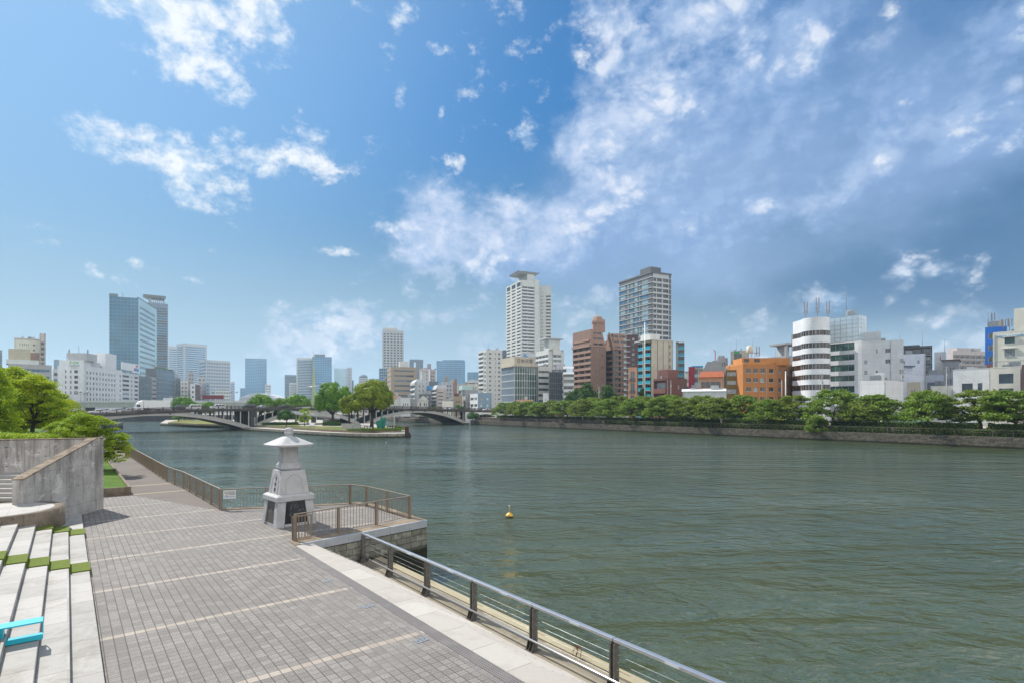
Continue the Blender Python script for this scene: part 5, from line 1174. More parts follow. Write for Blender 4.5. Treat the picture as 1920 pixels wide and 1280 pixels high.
b = MB(); om = plain('orange plastic', (.8, .28, .02), .4, .05); b.hull8([(-.5, .4, 1.3), (-.5, .4, 1.3), (-3, .4, 0), (-3, .4, 0), (-.5, -.4, 1.3), (-.5, -.4, 1.5), (-3, -.4, .2), (-3, -.4, 0)], om); b.bar((-.5, 0, 1.35), (-3.0, 0, .2), .8, .12, om); b.build('chute', sl)
x, y = bank_at(1146, 13); yb_ = empty('climbing_board', (x, y, 3.35), R(-55), 'yellow play panel on posts under the far trees', 'play equipment'); b = MB(); b.box(-.9, .9, -.1, .1, .5, 2.0, plain('yellow plastic', (.75, .55, .02), .4, .05)); b.build('panel', yb_); b = MB(); b.box(-.95, -.85, -.15, .15, 0, 2.1, metal_g); b.box(.85, .95, -.15, .15, 0, 2.1, metal_g); b.build('post', yb_)
gn = plain('green mesh netting', (.16, .30, .24), .8, .15, .6)
for (c0, c1, of, h, lab) in ((1655, 1735, 22, 3.3, 'pale green mesh screen behind the single big cherry'), (1365, 1430, 22, 2.0, 'pale green mesh screen behind the trees below the orange building')):
    p0, p1 = Vector((*bank_at(c0, of), 3.35)), Vector((*bank_at(c1, of), 3.35)); d = p1 - p0; r_ = empty('mesh_screen', p0, math.atan2(d.y, d.x), lab, 'fence'); L = d.length
    b = MB(); b.box(0, L, -.01, .01, .1, h, gn); b.build('mesh_panel', r_)
    for i in range(int(L / 3) + 1): q = MB(); q.box(i * 3 - .04, i * 3 + .04, -.06, .02, 0, h, metal_g); q.build('post', r_)
# utility poles and wires
def upole(px, Y, top, lab, zb=3.4, arms=True, mat=None):
    x, y = at(px, Y); H = zz(top, Y) - zb; r_ = empty('utility_pole', (x, y, zb), R(px % 60), lab, 'utility pole', 'utility poles beyond the park'); mat = mat or w_grey
    b = MB(); b.tube([(0, 0, 0), (0, 0, H)], [.18, .12], mat, 10); b.build('pole', r_)
    if arms:
        b = MB()
        for k in range(2): b.box(-1, 1, -.05, .05, H - .5 - k * .9, H - .4 - k * .9, antenna_m); [b.box(-.9 + j * .6, -.82 + j * .6, -.04, .04, H - .4 - k * .9, H - .2 - k * .9, antenna_m) for j in range(4)]
        b.build('crossarm', r_); b = MB(); b.lathe([(.25, H - 2.6), (.27, H - 2.5), (.27, H - 1.9), (.2, H - 1.8)], metal_g, 12, .35, 0); b.build('transformer', r_)
    return Vector((x, y, zb + H - .3))
u1 = upole(1691, 158, 691, 'grey utility pole with crossarms right of the low white house'); u2 = upole(1775, 150, 687, 'dark thin utility pole between white houses')
u3 = upole(1541, 165, 702, 'utility pole in front of the round white tower'); u4 = upole(1473, 165, 695, 'pale slim pole in front of the orange building', arms=False, mat=paint_w); u5 = upole(1466, 172, 712, 'dark pole beside the orange building right wing', arms=False)
u6 = upole(1123, 235, 724, 'dark utility pole below the brown apartment block'); u7 = upole(1258, 215, 712, 'utility pole before the red brick building')
u8 = upole(1209, 205, 604, 'very tall white flag pole in front of the teal balconies', arms=False, mat=paint_w); u9 = upole(1916, 120, 734, 'utility pole at the right edge')
for i, (a, c) in enumerate(((u3, u1), (u1, u2), (u2, u9), (u4, u3))):
    for j in range(3):
        b = MB(); dz = -.35 * j; pts = []
        for k in range(9): f = k / 8; p = a.lerp(c, f); pts.append((p.x - a.x, p.y - a.y, p.z - a.z + dz - 1.0 * 4 * f * (1 - f) * (.6 + .2 * j)))
        b.tube(pts, .022, antenna_m, 4, False); w_ = b.build('overhead_wire', label='%s thin wire %s' % (('upper', 'middle', 'lower')[j], ('right of the round white tower', 'between the grey pole and dark thin pole', 'from the dark thin pole to the right edge', 'left of the round white tower')[i]), cat='wire', group='overhead wires'); w_.location = a
# ================================================================ buildings
WC = {}
def window_mesh(w, h, mull, gm, fm, sill=False, hm=1):
    k = (round(w, 2), round(h, 2), mull, gm.name, fm.name if fm else '', sill, hm)
    if k not in WC:
        b = MB(); b.box(-w / 2, w / 2, -.012, .02, 0, h, gm)
        if fm:
            t = min(.07, w * .06) if w < 6 else .09
            b.box(-w / 2, -w / 2 + t, -.06, -.013, t, h - t, fm); b.box(w / 2 - t, w / 2, -.06, -.013, t, h - t, fm); b.box(-w / 2, w / 2, -.062, -.013, 0, t, fm); b.box(-w / 2, w / 2, -.062, -.013, h - t, h, fm)
            for i in range(1, mull): x = -w / 2 + w * i / mull; b.box(x - t / 2, x + t / 2, -.055, -.013, t, h - t, fm)
            if hm > 1: b.box(-w / 2 + t, w / 2 - t, -.05, -.013, h * .62, h * .62 + t * .8, fm)
        if sill: b.box(-w / 2 - .06, w / 2 + .06, -.34, -.063, -.10, -.005, frame_w)
        WC[k] = (b, b.mesh('window'))
    return WC[k]
class Bld:
    """a block whose nearest vertical edge stands in column pc at depth Y; face R runs from it to column pr, face L to column pl"""
    def __init__(s, label, pl, pc, pr, top, Y, a, wall, zb=3.4, D=None, L=None, name='building', cat='building', group=None, fix=False, host=None):
        um = ((pc if pc > CX else pr) - CX) / F
        if abs(pl - pc) <= 5 and not fix: a = math.degrees(-math.atan(um)) + (-2 if um > 0 else 2); D = D or 14      # only the river front shows
        s.a = R(a); X = (pc - CX) / F * Y; s.zb = zb; s.H = zz(top, Y) - zb; s.wall = wall; s.rnd = random.Random(int(pc * 7 + top))
        dR = (math.cos(s.a), math.sin(s.a)); dL = (-math.sin(s.a), math.cos(s.a))
        def solve(px, d): u = (px - CX) / F; return (u * Y - X) / (d[0] - u * d[1])
        s.L = L or solve(pr, dR); s.D = D or solve(pl, dL)
        if not (0 < s.L < 400 and 0 < s.D < 400): print('BAD', label, s.L, s.D); s.L = min(abs(s.L), 60); s.D = min(abs(s.D), 60)
        s.root = empty(name, (X, Y, zb), s.a, *(() if host else (label, cat, group)))
        if host: s.root.parent = host; s.root.matrix_parent_inverse = (Matrix.Translation(host.location) @ Matrix.Rotation(host.rotation_euler[2], 4, 'Z')).inverted()
        s.wins = []; s.rec = {'R': 0, 'L': 0}; s.jobs = []; s.mb = MB(); s.nparts = {}; s.over = {}
    def T(s, f):
        if f == 'R': return lambda u, d, z: (u, -d, z)
        if f == 'B': return lambda u, d, z: (s.L + d, u, z)     # the far right side face (x = L)
        return lambda u, d, z: (-d, s.D - u, z)
    def W(s, f): return s.L if f == 'R' else s.D
    def fb(s, b, f, u0, u1, d0, d1, z0, z1, mat):
        T = s.T(f); p, q = T(u0, d0, z0), T(u1, d1, z1); b.box(p[0], q[0], p[1], q[1], p[2], q[2], mat)
    def part(s, name, b, mesh=None, loc=(0, 0, 0), rz=0., **k):
        n = s.nparts[name] = s.nparts.get(name, 0) + 1
        if n > 92 and name in ('window', 'balcony'):
            o = s.over.setdefault(name, MB()); c, sn = math.cos(rz), math.sin(rz)
            o.add(b, lambda p: (p[0] * c - p[1] * sn + loc[0], p[0] * sn + p[1] * c + loc[1], p[2] + loc[2])); return
        inst(name, mesh or b.mesh(name), s.root, loc, rz, **k)
    def win(s, f, u, z, w, h, gm, fm=frame_g, mull=2, d=0., sill=False, hm=1):
        b, me = window_mesh(w, h, mull, gm, fm, sill, hm); p = s.T(f)(u, -d, z); s.part('window', b, me, p, 0 if f == 'R' else (R(-90) if f == 'L' else R(90)))
    def grid(s, f, cols, rows, gm, rec=.22, fm=frame_g, mull=2, u0=0., u1=None, z0=0., z1=None, wall=None, hm=1, sill=False, skip=None):
        """cols/rows: lists of (from, to) openings; the wall between them stands `rec` proud of the glass"""
        u1 = s.W(f) if u1 is None else u1; z1 = s.H if z1 is None else z1; wall = wall or s.wall
        s.rec[f] = max(s.rec[f], rec); lim = u1
        if f == 'L' and u1 >= s.D - 1e-6: lim = s.D - s.rec['R'] - .002
        e = [u0] + [x for c in cols for x in c] + [lim]
        for i in range(0, len(e), 2):
            if e[i + 1] - e[i] > .01: s.fb(s.mb, f, e[i], e[i + 1], -rec, 0, z0, z1, wall)
        ze = [z0] + [x for r_ in rows for x in r_] + [z1]
        for (a, b) in cols:
            for i in range(0, len(ze), 2):
                if ze[i + 1] - ze[i] > .01: s.fb(s.mb, f, a, b, -rec, 0, ze[i], ze[i + 1], wall)
        gl = gm if isinstance(gm, (list, tuple)) else [gm]
        for ri, (za, zb_) in enumerate(rows):
            for ci, (a, b) in enumerate(cols):
                if skip and skip(ci, ri): s.fb(s.mb, f, a, b, -rec, 0, za, zb_, wall); continue
                s.win(f, (a + b) / 2, za, b - a, zb_ - za, s.rnd.choice(gl), fm, mull if isinstance(mull, int) else mull(b - a), rec - .02, sill, hm)
    @staticmethod
    def even(n, w0, w1, frac, m=None):
        """n openings evenly between w0 and w1, each `frac` of its bay"""
        b = (w1 - w0) / n; return [(w0 + b * (i + (1 - frac) / 2), w0 + b * (i + (1 + frac) / 2)) for i in range(n)]
    def punched(s, f, n, fl, fw, fh, gm, m0=1., m1=1., zt=1.5, zb=0., **k): s.grid(f, s.even(n, m0, s.W(f) - m1, fw), s.even(fl, zb, s.H - zt, fh), gm, **k)
    def bands(s, f, fl, fh, gm, m0=1., m1=1., zt=1.5, zb=0., bay=1.6, **k): s.grid(f, [(m0, s.W(f) - m1)], s.even(fl, zb, s.H - zt, fh), gm, mull=lambda w: max(2, int(w / bay)), **k)
    def balcony(s, f, fl, n, par, dep=1.3, u0=0., u1=None, zt=.8, zb=0., ph=.36, slab=None, gm=None, cover=None, gap=0., back=None):
        u1 = s.W(f) if u1 is None else u1
        if f == 'L' and u1 >= s.D - 1e-6 and s.rec['R']: u1 = s.D - s.rec['R'] - .002
        fh = (s.H - zt - zb) / fl; s.rec[f] = max(s.rec[f], dep); slab = slab or s.wall; gm = gm or [g_dark, g_black, g_blue, g_pale]; nb = (u1 - u0) / n
        s.fb(s.mb, f, u0, u1, -dep, 0, s.H - zt, s.H, s.wall)
        for i in range(n + 1): u = u0 + i * nb; a, c = max(u0, u - .12), min(u1, u + .12); s.fb(s.mb, f, a, c, -dep + .01, -.05 - .002 * i, zb, s.H - zt, back or s.wall)
        b = MB()
        for i in range(n):
            a, c = u0 + i * nb + gap, u0 + (i + 1) * nb - gap
            q = s.T(f)(a, .04, 0); r_ = s.T(f)(c, -dep, .16); b.box(q[0], r_[0], q[1], r_[1], 0, .16, slab)
            q = s.T(f)(a, .06, 0); r_ = s.T(f)(c, -.06, 0); b.box(q[0], r_[0], q[1], r_[1], .17, .17 + fh * ph, par)
        me = b.mesh('balcony')
        for k in range(fl):
            s.part('balcony', b, me, (0, 0, zb + k * fh))
            for i in range(n): s.win(f, u0 + (i + .5) * nb, zb + k * fh + .17, nb * .8, fh * .8, s.rnd.choice(gm), frame_g, 3 if nb > 4 else 2, dep - .03)
        if zb: s.fb(s.mb, f, u0, u1, -dep, 0, 0, zb, s.wall)
    def curtain(s, f, gm, mu, mz, fm=frame_g, t=.12, u0=0., u1=None, z0=0., z1=None, mh=None):
        u1 = s.W(f) if u1 is None else u1; z1 = s.H if z1 is None else z1
        b = MB(); s.fb(b, f, u0 + .01, u1 - .01, -.05, .05, z0 + .01, z1 - .01, gm); s.part('glass_face', b)
        b = MB(); n = max(1, round((u1 - u0) / mu)); k = max(1, round((z1 - z0) / mz))
        for i in range(n + 1): u = u0 + (u1 - u0) * i / n; s.fb(b, f, max(u0, u - t / 2), min(u1, u + t / 2), .051, .051 + t, z0, z1, fm)
        t2 = mh or t
        for j in range(k + 1): z = z0 + (z1 - z0) * j / k; s.fb(b, f, u0, u1, .051, .047 + t, max(z0, z - t2 / 2), min(z1, z + t2 / 2), fm)
        s.part('mullion_grid', b)
    def box(s, name, u0, u1, v0, v1, h, mat=None, z=None, bev=0.):
        b = MB(); z = s.H if z is None else z; b.box(u0, u1, v0, v1, z + .003, z + h, mat or s.wall); o = b.build(name, s.root, bevel=bev); return o
    def parapet(s, h=.9, t=.25, mat=None):
        b = MB(); m = mat or s.wall; L, D, H = s.L, s.D, s.H; e = .03
        b.box(-e, L + e, -e, t, H + .002, H + h, m); b.box(-e, L + e, D - t, D + e, H + .002, H + h, m); b.box(-e, t, t, D - t, H + .002, H + h, m); b.box(L - t, L + e, t, D - t, H + .002, H + h, m); b.build('parapet', s.root)
    def clutter(s, n=4, tank=False):
        for i in range(n):
            w, d, h = s.rnd.uniform(1, 2.5), s.rnd.uniform(1, 2), s.rnd.uniform(.8, 2.2); x, y = s.rnd.uniform(.1, .8) * s.L, s.rnd.uniform(.1, .7) * s.D
            b = MB(); b.box(x, x + w, y, y + d, s.H + .004, s.H + h, s.rnd.choice([metal_g, w_lgrey, roofm])); b.build('rooftop_unit', s.root)
    def mast(s, u, v, h, r=.06, arms=0, z=None):
        z = s.H if z is None else z; b = MB(); b.tube([(u, v, z), (u, v, z + h)], [r * 1.3, r * .7], antenna_m, 6)
        for k in range(arms):
            a = 2 * math.pi * k / max(1, arms); x, y = u + .5 * math.cos(a), v + .5 * math.sin(a); b.box(x - .09, x + .09, y - .09, y + .09, z + h * .45, z + h * .92, antenna_m); b.bar((u, v, z + h * .65), (x, y, z + h * .65), .05, .05, antenna_m); b.bar((u, v, z + h * .82), (x, y, z + h * .82), .05, .05, antenna_m)
        b.build('antenna', s.root)
    def done(s, roof=roofm, core=None):
        if 6 < s.H < 62 and s.L > 4 and not any(c.name.startswith(('rooftop_unit', 'roof_slab', 'gable', 'mansard', 'awning', 'setback')) for c in s.root.children):
            s.clutter(3 if s.L > 9 else 2)
            if s.rnd.random() < .6: s.mast(s.rnd.uniform(.3, s.L * .9), s.D * .5, s.rnd.uniform(2, 4.5), .04)
        if s.H > 6 and s.L > 4 and 'glass_face' not in s.nparts: b = MB(); u = s.L * s.rnd.choice([.03, .97]); s.fb(b, 'R', u - .06, u + .06, .012, .13, .2, s.H - .4, s.rnd.choice([w_lgrey, w_grey, frame_g])); b.build('drainpipe', s.root)
        rR, rL = s.rec['R'], s.rec['L']; e = .001
        s.mb.box(rL + e, s.L, rR + e, s.D, 0, s.H - .01, core or s.wall); s.mb.build('wall', s.root)
        b = MB(); b.box(.02, s.L - .02, .02, s.D - .02, s.H - .009, s.H + .002, roof); b.build('roof', s.root)
        for n, o in s.over.items(): o.build(n, s.root, kind='stuff')
        return s
gmix = [g_dark, g_dark, g_black, g_blue, g_pale]

# ---------------- right bank, right to left
B = Bld('tall cream office building with blue lettering on top at the right edge', 1861.9, 1862, 1985, 625.5, 152, -50, w_cream, D=14, fix=True, name='office_building')
n5 = B.even(1, B.L * .26, B.L * .26 + 5.2, .98)
rows = [(zz(py1, 152) - 3.4, zz(py0, 152) - 3.4) for (py0, py1) in ((748, 766), (722, 742), (655, 667), (634, 646)) ]
fR = lambda px: B.L * ((px - 1847) / (1975 - 1847)) ** 1.0
cW = [(B.L * .185, B.L * .345)]
B.grid('R', cW, [(zz(669, 152) - 3.4, zz(656, 152) - 3.4), (zz(646, 152) - 3.4, zz(634.5, 152) - 3.4)], [g_blue, g_pale, g_green], fm=frame_d, mull=3, hm=2, sill=True)
[B.mb.box(cW[0][0] - .4, cW[0][1] + .4, -.5, -.003, zz(q_, 152) - 3.4, zz(q_ - 1.4, 152) - 3.4, frame_w) for q_ in (655, 634)]
B.box('stair_tower', B.L * .32, B.L, 1.2, 9, zz(592, 155) - zz(632, 152), w_cream); B.parapet(.3)
o = text('lettering', 'Hakusensha', 1.05, blue_m, B.root, (B.L * .05, -.06, B.H - 1.25), (R(90), 0, 0), .03, 'LEFT', 1.2)
b = MB()
for i in range(18): b.box(1 + i * .8, 1.04 + i * .8, -2.5, -2.46, zz(686, 152) - 3.4, zz(679, 152) - 3.4, frame_d)
b.box(.9, 15, -2.52, -2.44, zz(679.5, 152) - 3.4, zz(679, 152) - 3.4, frame_d); b.build('terrace_railing', B.root)
for u in (1.5, 2.8): B.mast(u, 4, 4.5, .06, 3)
B.done()
# lower cream front volume of the same office (stands forward)
B = Bld('low cream front building with two large blue grey windows beneath the lettered office', 1856.9, 1857, 1915, 690, 147, -50, w_cream, D=2.6, fix=True, name='office_building')
B.grid('R', [(B.L * .28, B.L * .75)], [(zz(746, 147) - 3.4, zz(728, 147) - 3.4), (zz(719, 147) - 3.4, zz(701, 147) - 3.4)], [g_blue], fm=frame_d, mull=3, hm=2); B.parapet(.25); B.done()
B = Bld('dark red brown building sliver at the right frame edge behind the cream front building', 1915.9, 1916, 1990, 683, 138, -50, w_mauve, fix=True, D=9, name='house'); B.punched('R', 3, 4, .5, .5, gmix); B.done()
B = Bld('bright blue panelled building partly behind the cream office', 1846, 1847, 1888, 614, 166, -42, w_bblue, D=12, fix=True, name='office_building'); B.grid('R', [(B.L * .15, B.L * .55)], B.even(8, 0, B.H - 1, .5), [g_dark, g_blue], fm=frame_w, mull=2)
B.mast(.6, 3, 5, .08); B.mast(1.6, 4, 5, .06, 3); B.box('penthouse', 1.6, 4, 3, 8, 2, w_sand); B.done()
B = Bld('low flat white house with one wide window left of the cream office', 1786.9, 1787, 1858, 694, 164, -52, w_white, D=13, fix=True, name='house')
B.grid('R', [(B.L * .24, B.L * .53), (B.L * .66, B.L * .78)], [(zz(733, 160) - 3.4, zz(715, 160) - 3.4 - .4)], [g_blue, g_dark], fm=frame_d, mull=3); B.parapet(.3); B.box('brick_hut', B.L * .82, B.L - .2, 3, 6, 1.6, w_dbrown); B.clutter(3); B.done()
B = Bld('far pinkish stepped apartment block on the horizon at right', 1776, 1787, 1850, 657, 420, 12, w_pinkst, name='apartment_building'); B.balcony('R', 11, 6, w_pinkst, .9, zt=3); B.box('roof_block', 6, B.L - 3, 2, 10, 2.5, w_pinkst); B.done()
B = Bld('grey plain tower house with one slit window', 1748, 1752, 1773, 660, 210, 15, w_lgrey, D=10, name='house'); B.grid('R', [(1.6, 1.9)], [(B.H - 3.2, B.H - 1.8)], g_black, fm=None); B.mast(3, 3, 5); B.done()
B = Bld('grey house with brown roof edge behind the low white house', 1764, 1767, 1798, 676, 200, 18, w_grey, D=12, name='house'); B.punched('R', 3, 5, .5, .5, gmix); B.box('roof_slab', -.4, B.L + .4, -.4, B.D, .35, w_mauve); B.done()
B = Bld('small cream shop with green window behind the dark utility pole', 1743, 1745, 1790, 723, 168, 18, w_cream, D=9, name='house'); B.punched('R', 2, 2, .5, .5, [g_green, g_dark]); B.done()
B = Bld('dark grey layered apartment block behind white buildings at right', 1652, 1657, 1748, 652, 250, 16, w_dgrey, name='apartment_building'); B.balcony('R', 9, 5, w_dgrey, 1.1, slab=w_lgrey); B.box('roof_slab', -.6, B.L * .75, -.6, 5, .5, w_dgrey); B.mast(6, 3, 7); B.mast(14, 3, 7); B.done()
B = Bld('large blank white building with small square windows behind the low houses', 1676, 1680, 1735, 665, 205, 18, w_white2, D=14, name='office_building'); B.grid('R', [(1.6, 2.7), (6.3, 7.0)], [(B.H - 3.5, B.H - 2.3)], [g_pale], fm=frame_g); B.done()
B = Bld('white house with dark sloping roof edge and wide windows', 1655, 1662, 1712, 686, 182, 18, w_white, D=10, name='house'); B.grid('R', [(.8, 3.6)], [(B.H - 3.6, B.H - 2.), (B.H - 8, B.H - 6)], [g_green, g_pale], mull=3); B.box('roof_slab', -.6, B.L, -.8, 8, .4, w_dgrey); B.done()
B = Bld('low two part white house with brown windows beside the panelled tower', 1612, 1658, 1694, 712, 150, 34, w_white, name='house')
B.grid('R', B.even(2, .6, 5.5, .45) , [(1.6, 3.0), (5.0, 6.4)], [g_brown, g_black], mull=2, fm=frame_g); B.grid('L', [(.8, 4.3)], [(1.8, 3.2), (5.2, 6.6)], [g_brown], mull=3); B.box('roof_unit', 1, 3.2, 2, 4, 1.4, metal_g); B.box('roof_unit', 4, 5.2, 2, 4, 2.2, w_white); B.done()
B = Bld('beige house corner behind the grey utility pole', 1698, 1700, 1725, 716, 172, 18, w_sand, D=8, name='house'); B.punched('R', 2, 3, .4, .5, [g_brown, g_dark]); B.done()
B = Bld('glass fronted low building with grey eaves right of the blank white building', 1734, 1736, 1768, 703, 190, 18, w_lgrey, D=9, name='house'); B.bands('R', 3, .6, [g_dark, g_blue], .3, .3); B.done()
# white panelled tower with wide green glass bands
B = Bld('tall white panelled tower with wide greenish glass bands', 1554, 1609, 1625, 590, 178, 33, w_white2, name='office_building', D=None)
Hh = B.H; fl = [(zz(a, 178) - 3.4, zz(c, 178) - 3.4) for a, c in ((743, 723), (719.5, 702), (699, 682), (678, 661.5), (656, 642))]
rows = sorted([(zz(c2, 178) - 3.4, zz(c1, 178) - 3.4) for c1, c2 in ((640.5, 655), (662, 673.5), (681.5, 694), (702, 713), (722, 735))])
B.grid('L', [(.2, B.D - 1.1)], rows, [g_green, g_green, g_dark], rec=.18, mull=4); B.curtain('L', w_panel, 1.9, 1.25, w_lgrey, .05, z0=rows[-1][1] + .6); B.curtain('R', w_panel, 1.9, 1.25, w_lgrey, .05, z0=rows[-1][1] + .6); B.mast(2, B.D * .5, 9, .07); B.mb.box(.5, 1, 1, 1.6, Hh, Hh + .6, metal_g); B.done()
B = Bld('white side block with small windows stepping down behind the panelled tower', 1609.5, 1613, 1672, 641, 179.5, 33, w_white, D=9, name='office_building')
B.grid('R', [(1.0, 1.9), (4.2, 4.7), (6.7, 8.1), (10.4, 11.4)], B.even(7, .5, B.H - 1.5, .38), [g_pale, g_dark, g_pale], fm=frame_g, skip=lambda c, r_: (c + r_) % 3 == 0 and r_ > 3); B.box('stair_head', .5, 5.5, 2, 7, 3.2, w_white); B.done()
# round white tower
X, Y = at(1529, 180); rt_ = empty('round_tower', (X, Y, 3.4), R(0), 'round fronted white tower with brown ribbon windows and roof antennas', 'building')
Rr = 24.6 * Y / F; Ht = zz(598, Y) - 3.4; b = MB()
def roundwall(b, r, z0, z1, mat, a0=150, a1=345, n=28):
    P = [(r * math.cos(R(a0 + (a1 - a0) * i / n)), r * math.sin(R(a0 + (a1 - a0) * i / n))) for i in range(n + 1)]
    P += [(r * .93, 7.0), (-r * .93, 7.0)]
    n0 = len(b.v); k = len(P); b.v += [(x, y, z0) for x, y in P] + [(x, y, z1) for x, y in P]
    b.face([n0 + i for i in reversed(range(k))], mat); b.face([n0 + k + i for i in range(k)], mat)
    for i in range(k): j = (i + 1) % k; b.face((n0 + i, n0 + j, n0 + k + j, n0 + k + i), mat, False)
wb = [(622, 631.5), (644.5, 654), (664, 673.5), (683, 692.5), (702.5, 711.5), (721, 731)]
zs = sorted([(zz(c, Y) - 3.4, zz(a, Y) - 3.4) for a, c in wb]); e = [0] + [x for z in zs for x in z] + [Ht]
for i in range(0, len(e), 2): roundwall(b, Rr if i < len(e) - 2 else Rr * .95, e[i], e[i + 1], w_white2)
b.build('wall', rt_)
for (z0, z1) in zs:
    q = MB(); roundwall(q, Rr - .22, z0, z1, g_brown, n=16)
    for i in range(14): a = R(160 + 180 * i / 13); q.box(Rr * .985 * math.cos(a) - .05, Rr * .985 * math.cos(a) + .05, Rr * .985 * math.sin(a) - .05, Rr * .985 * math.sin(a) + .05, z0, z1, frame_g)
    q.build('window_band', rt_)
q = MB(); q.box(Rr * .55, Rr * 1.0, 1.0, 5, 0, Ht - .4, w_dgrey); q.build('recess', rt_)
for (u, hh) in ((-2.6, 5.6), (1.2, 7.0), (4.6, 5.8)):
    q = MB(); q.tube([(u, 1, Ht), (u, 1, Ht + hh * .75)], .1, antenna_m, 6)
    for s in (-.45, .45): q.box(u + s - .1, u + s + .1, .9, 1.1, Ht + hh * .3, Ht + hh, antenna_m)
    q.bar((u - .5, 1, Ht + hh * .5), (u + .5, 1, Ht + hh * .5), .06, .06, antenna_m); q.build('antenna', rt_)
q = MB(); q.lathe([(.05, 3.4), (.9, 3.4 + .3), (.95, 4.0), (.6, 4.4), (.1, 4.5)], paint_w, 14, -Rr * .1 + 1, -Rr - 2.0); 
B = Bld('weathered grey concrete block beside the orange building with an open roof frame', 1468, 1474, 1503, 666, 215, 20, w_grey, D=9, name='office_building'); B.punched('R', 2, 5, .5, .45, [g_pale, g_dark], zt=3); B.mb.box(0, .8, 0, .8, B.H, B.H + 4.2, w_grey); B.mb.box(B.L - .8, B.L, 0, .8, B.H, B.H + 4.2, w_grey); B.mb.box(-.4, B.L + .4, -.4, 8, B.H + 4.2, B.H + 4.9, w_grey); B.mb.box(3, B.L - 1, 5, 7.5, B.H, B.H + 4.2, w_lgrey); B.done()
B = Bld('pale grey plain block with roof antenna behind the concrete block', 1481, 1484, 1504, 627, 230, 20, w_sand, D=9, name='office_building'); B.grid('R', [(1.6, 2.2)], [(B.H - 2.8, B.H - 1.9)], g_black, fm=None); B.mast(2, 3, 5, .06, 2); B.mast(1.3, 4, 4); B.done()
B = Bld('bright blue sloped roof building squeezed between the orange building and round tower', 1488, 1490, 1503, 700, 192, 15, plain('blue painted cladding', (.01, .17, .36), .5, .15), D=8, name='house'); B.grid('R', [(.5, 1.6)], [(B.H - 1.6, B.H - .4)], g_pale); B.mb.hull8([(-.1, 0, B.H), (B.L * 1.2, 0, B.H), (B.L * 1.2, 6, B.H), (-.1, 6, B.H), (-.1, 0, B.H + 3.5), (0, 0, B.H + 3.5), (0, 6, B.H + 3.5), (-.1, 6, B.H + 3.5)], B.wall); B.done()
# orange building: three visible faces
B = Bld('orange tiled six storey building with rows of dark windows and a rooftop water tank', 1392.9, 1393, 1438, 682.5, 186, -1, w_orange, D=15, name='office_building', fix=True)
rows = [(1.0, 2.6)] + sorted([(zz(c, 186) - 3.4, zz(a, 186) - 3.4) for a, c in ((743, 751), (725, 733), (708, 716), (690, 698.5))]); OR = B.root
B.grid('R', [(B.L * x, B.L * (x + .19)) for x in (.14, .43, .72)], rows, [g_black, g_black, g_dark, g_pale], rec=.25, sill=True); B.parapet(.7)
b = MB(); b.box(.8, B.L + 9, 3, 11, B.H + .003, zz(669, 186) - 3.4, w_orange); b.build('penthouse', B.root)
for (v0, v1) in ((1.6, 3.2), (5.0, 6.8)): b = MB(); b.box(v0, v1, 2.93, 2.998, B.H + 1.0, B.H + 2.1, g_black); b.build('penthouse_window', B.root)
b = MB(); b.lathe([(1.1, 0), (1.15, .1), (1.1, 2.2), (.5, 2.5)], plain('cream water tank', (.6, .55, .45), .5, .1), 16, 5.5, 8); o = b.build('water_tank', B.root); o.location = (0, 0, B.H + 4.6)
b = MB()
for s_ in (4.2, 5.5, 6.8):
    for v in (6.8, 9.2): b.box(s_ - .06, s_ + .06, v - .06, v + .06, B.H + 2.6, B.H + 4.6, metal_g)
b.box(3, 8, 6.6, 6.7, B.H + 4.3, B.H + 4.5, metal_g); b.build('tank_frame', B.root); B.mast(7.5, 6, 7.2, .06, 2); B.mast(13.5, 6, 6, .04)
H_ = B.H; B.done()
B = Bld('', 1438, 1438.2, 1455, 682.5, 186, 28, w_orange, D=7, name='corner_bay', fix=True, host=OR); B.grid('R', [(B.L * .24, B.L * .72)], rows, [g_black, g_dark], rec=.25, sill=True); B.done()
y2 = 186 + B.L * math.sin(B.a)
B = Bld('', 1455, 1455.3, 1491, 682.5, y2, 40, w_orange, D=9, name='side_wing', fix=True, host=OR); B.H = H_; B.grid('R', B.even(3, .4, B.L - .3, .42), rows, [g_blue, g_pale, g_dark], rec=.25, sill=True); B.parapet(.7); B.done()
B = Bld('narrow ochre brown tiled building left of the orange one', 1359, 1361, 1391, 693, 193, 14, w_ochre, D=11, name='office_building'); B.grid('R', [(.4, B.L - .8)], [(zz(c, 193) - 3.4, zz(a, 193) - 3.4) for a, c in ((729, 737.5), (713, 720.5), (697, 704.5))][::1], [g_pale], mull=3); 
b = MB(); b.box(B.L - 1.0, B.L - .3, -.9, -.05, zz(711, 193) - 3.4, zz(697, 193) - 3.4, frame_w); b.build('shop_sign', B.root); B.done()
B = Bld('yellow walled small rooftop house behind the ochre building', 1372, 1373, 1398, 678, 212, 10, w_cream, D=8, name='house'); B.mb.box(-.05, 3.9, -.08, -.002, B.H - 5, B.H, plain('yellow wall', (.62, .42, .10), .8, .1)); B.grid('R', [(4.6, 6.0)], [(B.H - 3, B.H - 1.8)], g_dark); B.box('roof_slab', -.4, B.L + .5, -.5, 6, .3, w_grey); B.done()
B = Bld('white narrow balcony house between the orange awning house and ochre building', 1357, 1358, 1362, 690, 197, 10, w_white, D=9, name='house'); B.punched('R', 1, 5, .6, .4, gmix, .05, .05); B.done()
B = Bld('grey flat roofed house with white dome behind the ochre building', 1358, 1360, 1375, 686, 216, 10, w_lgrey, D=8, name='house'); B.punched('R', 2, 5, .5, .4, gmix); B.done()
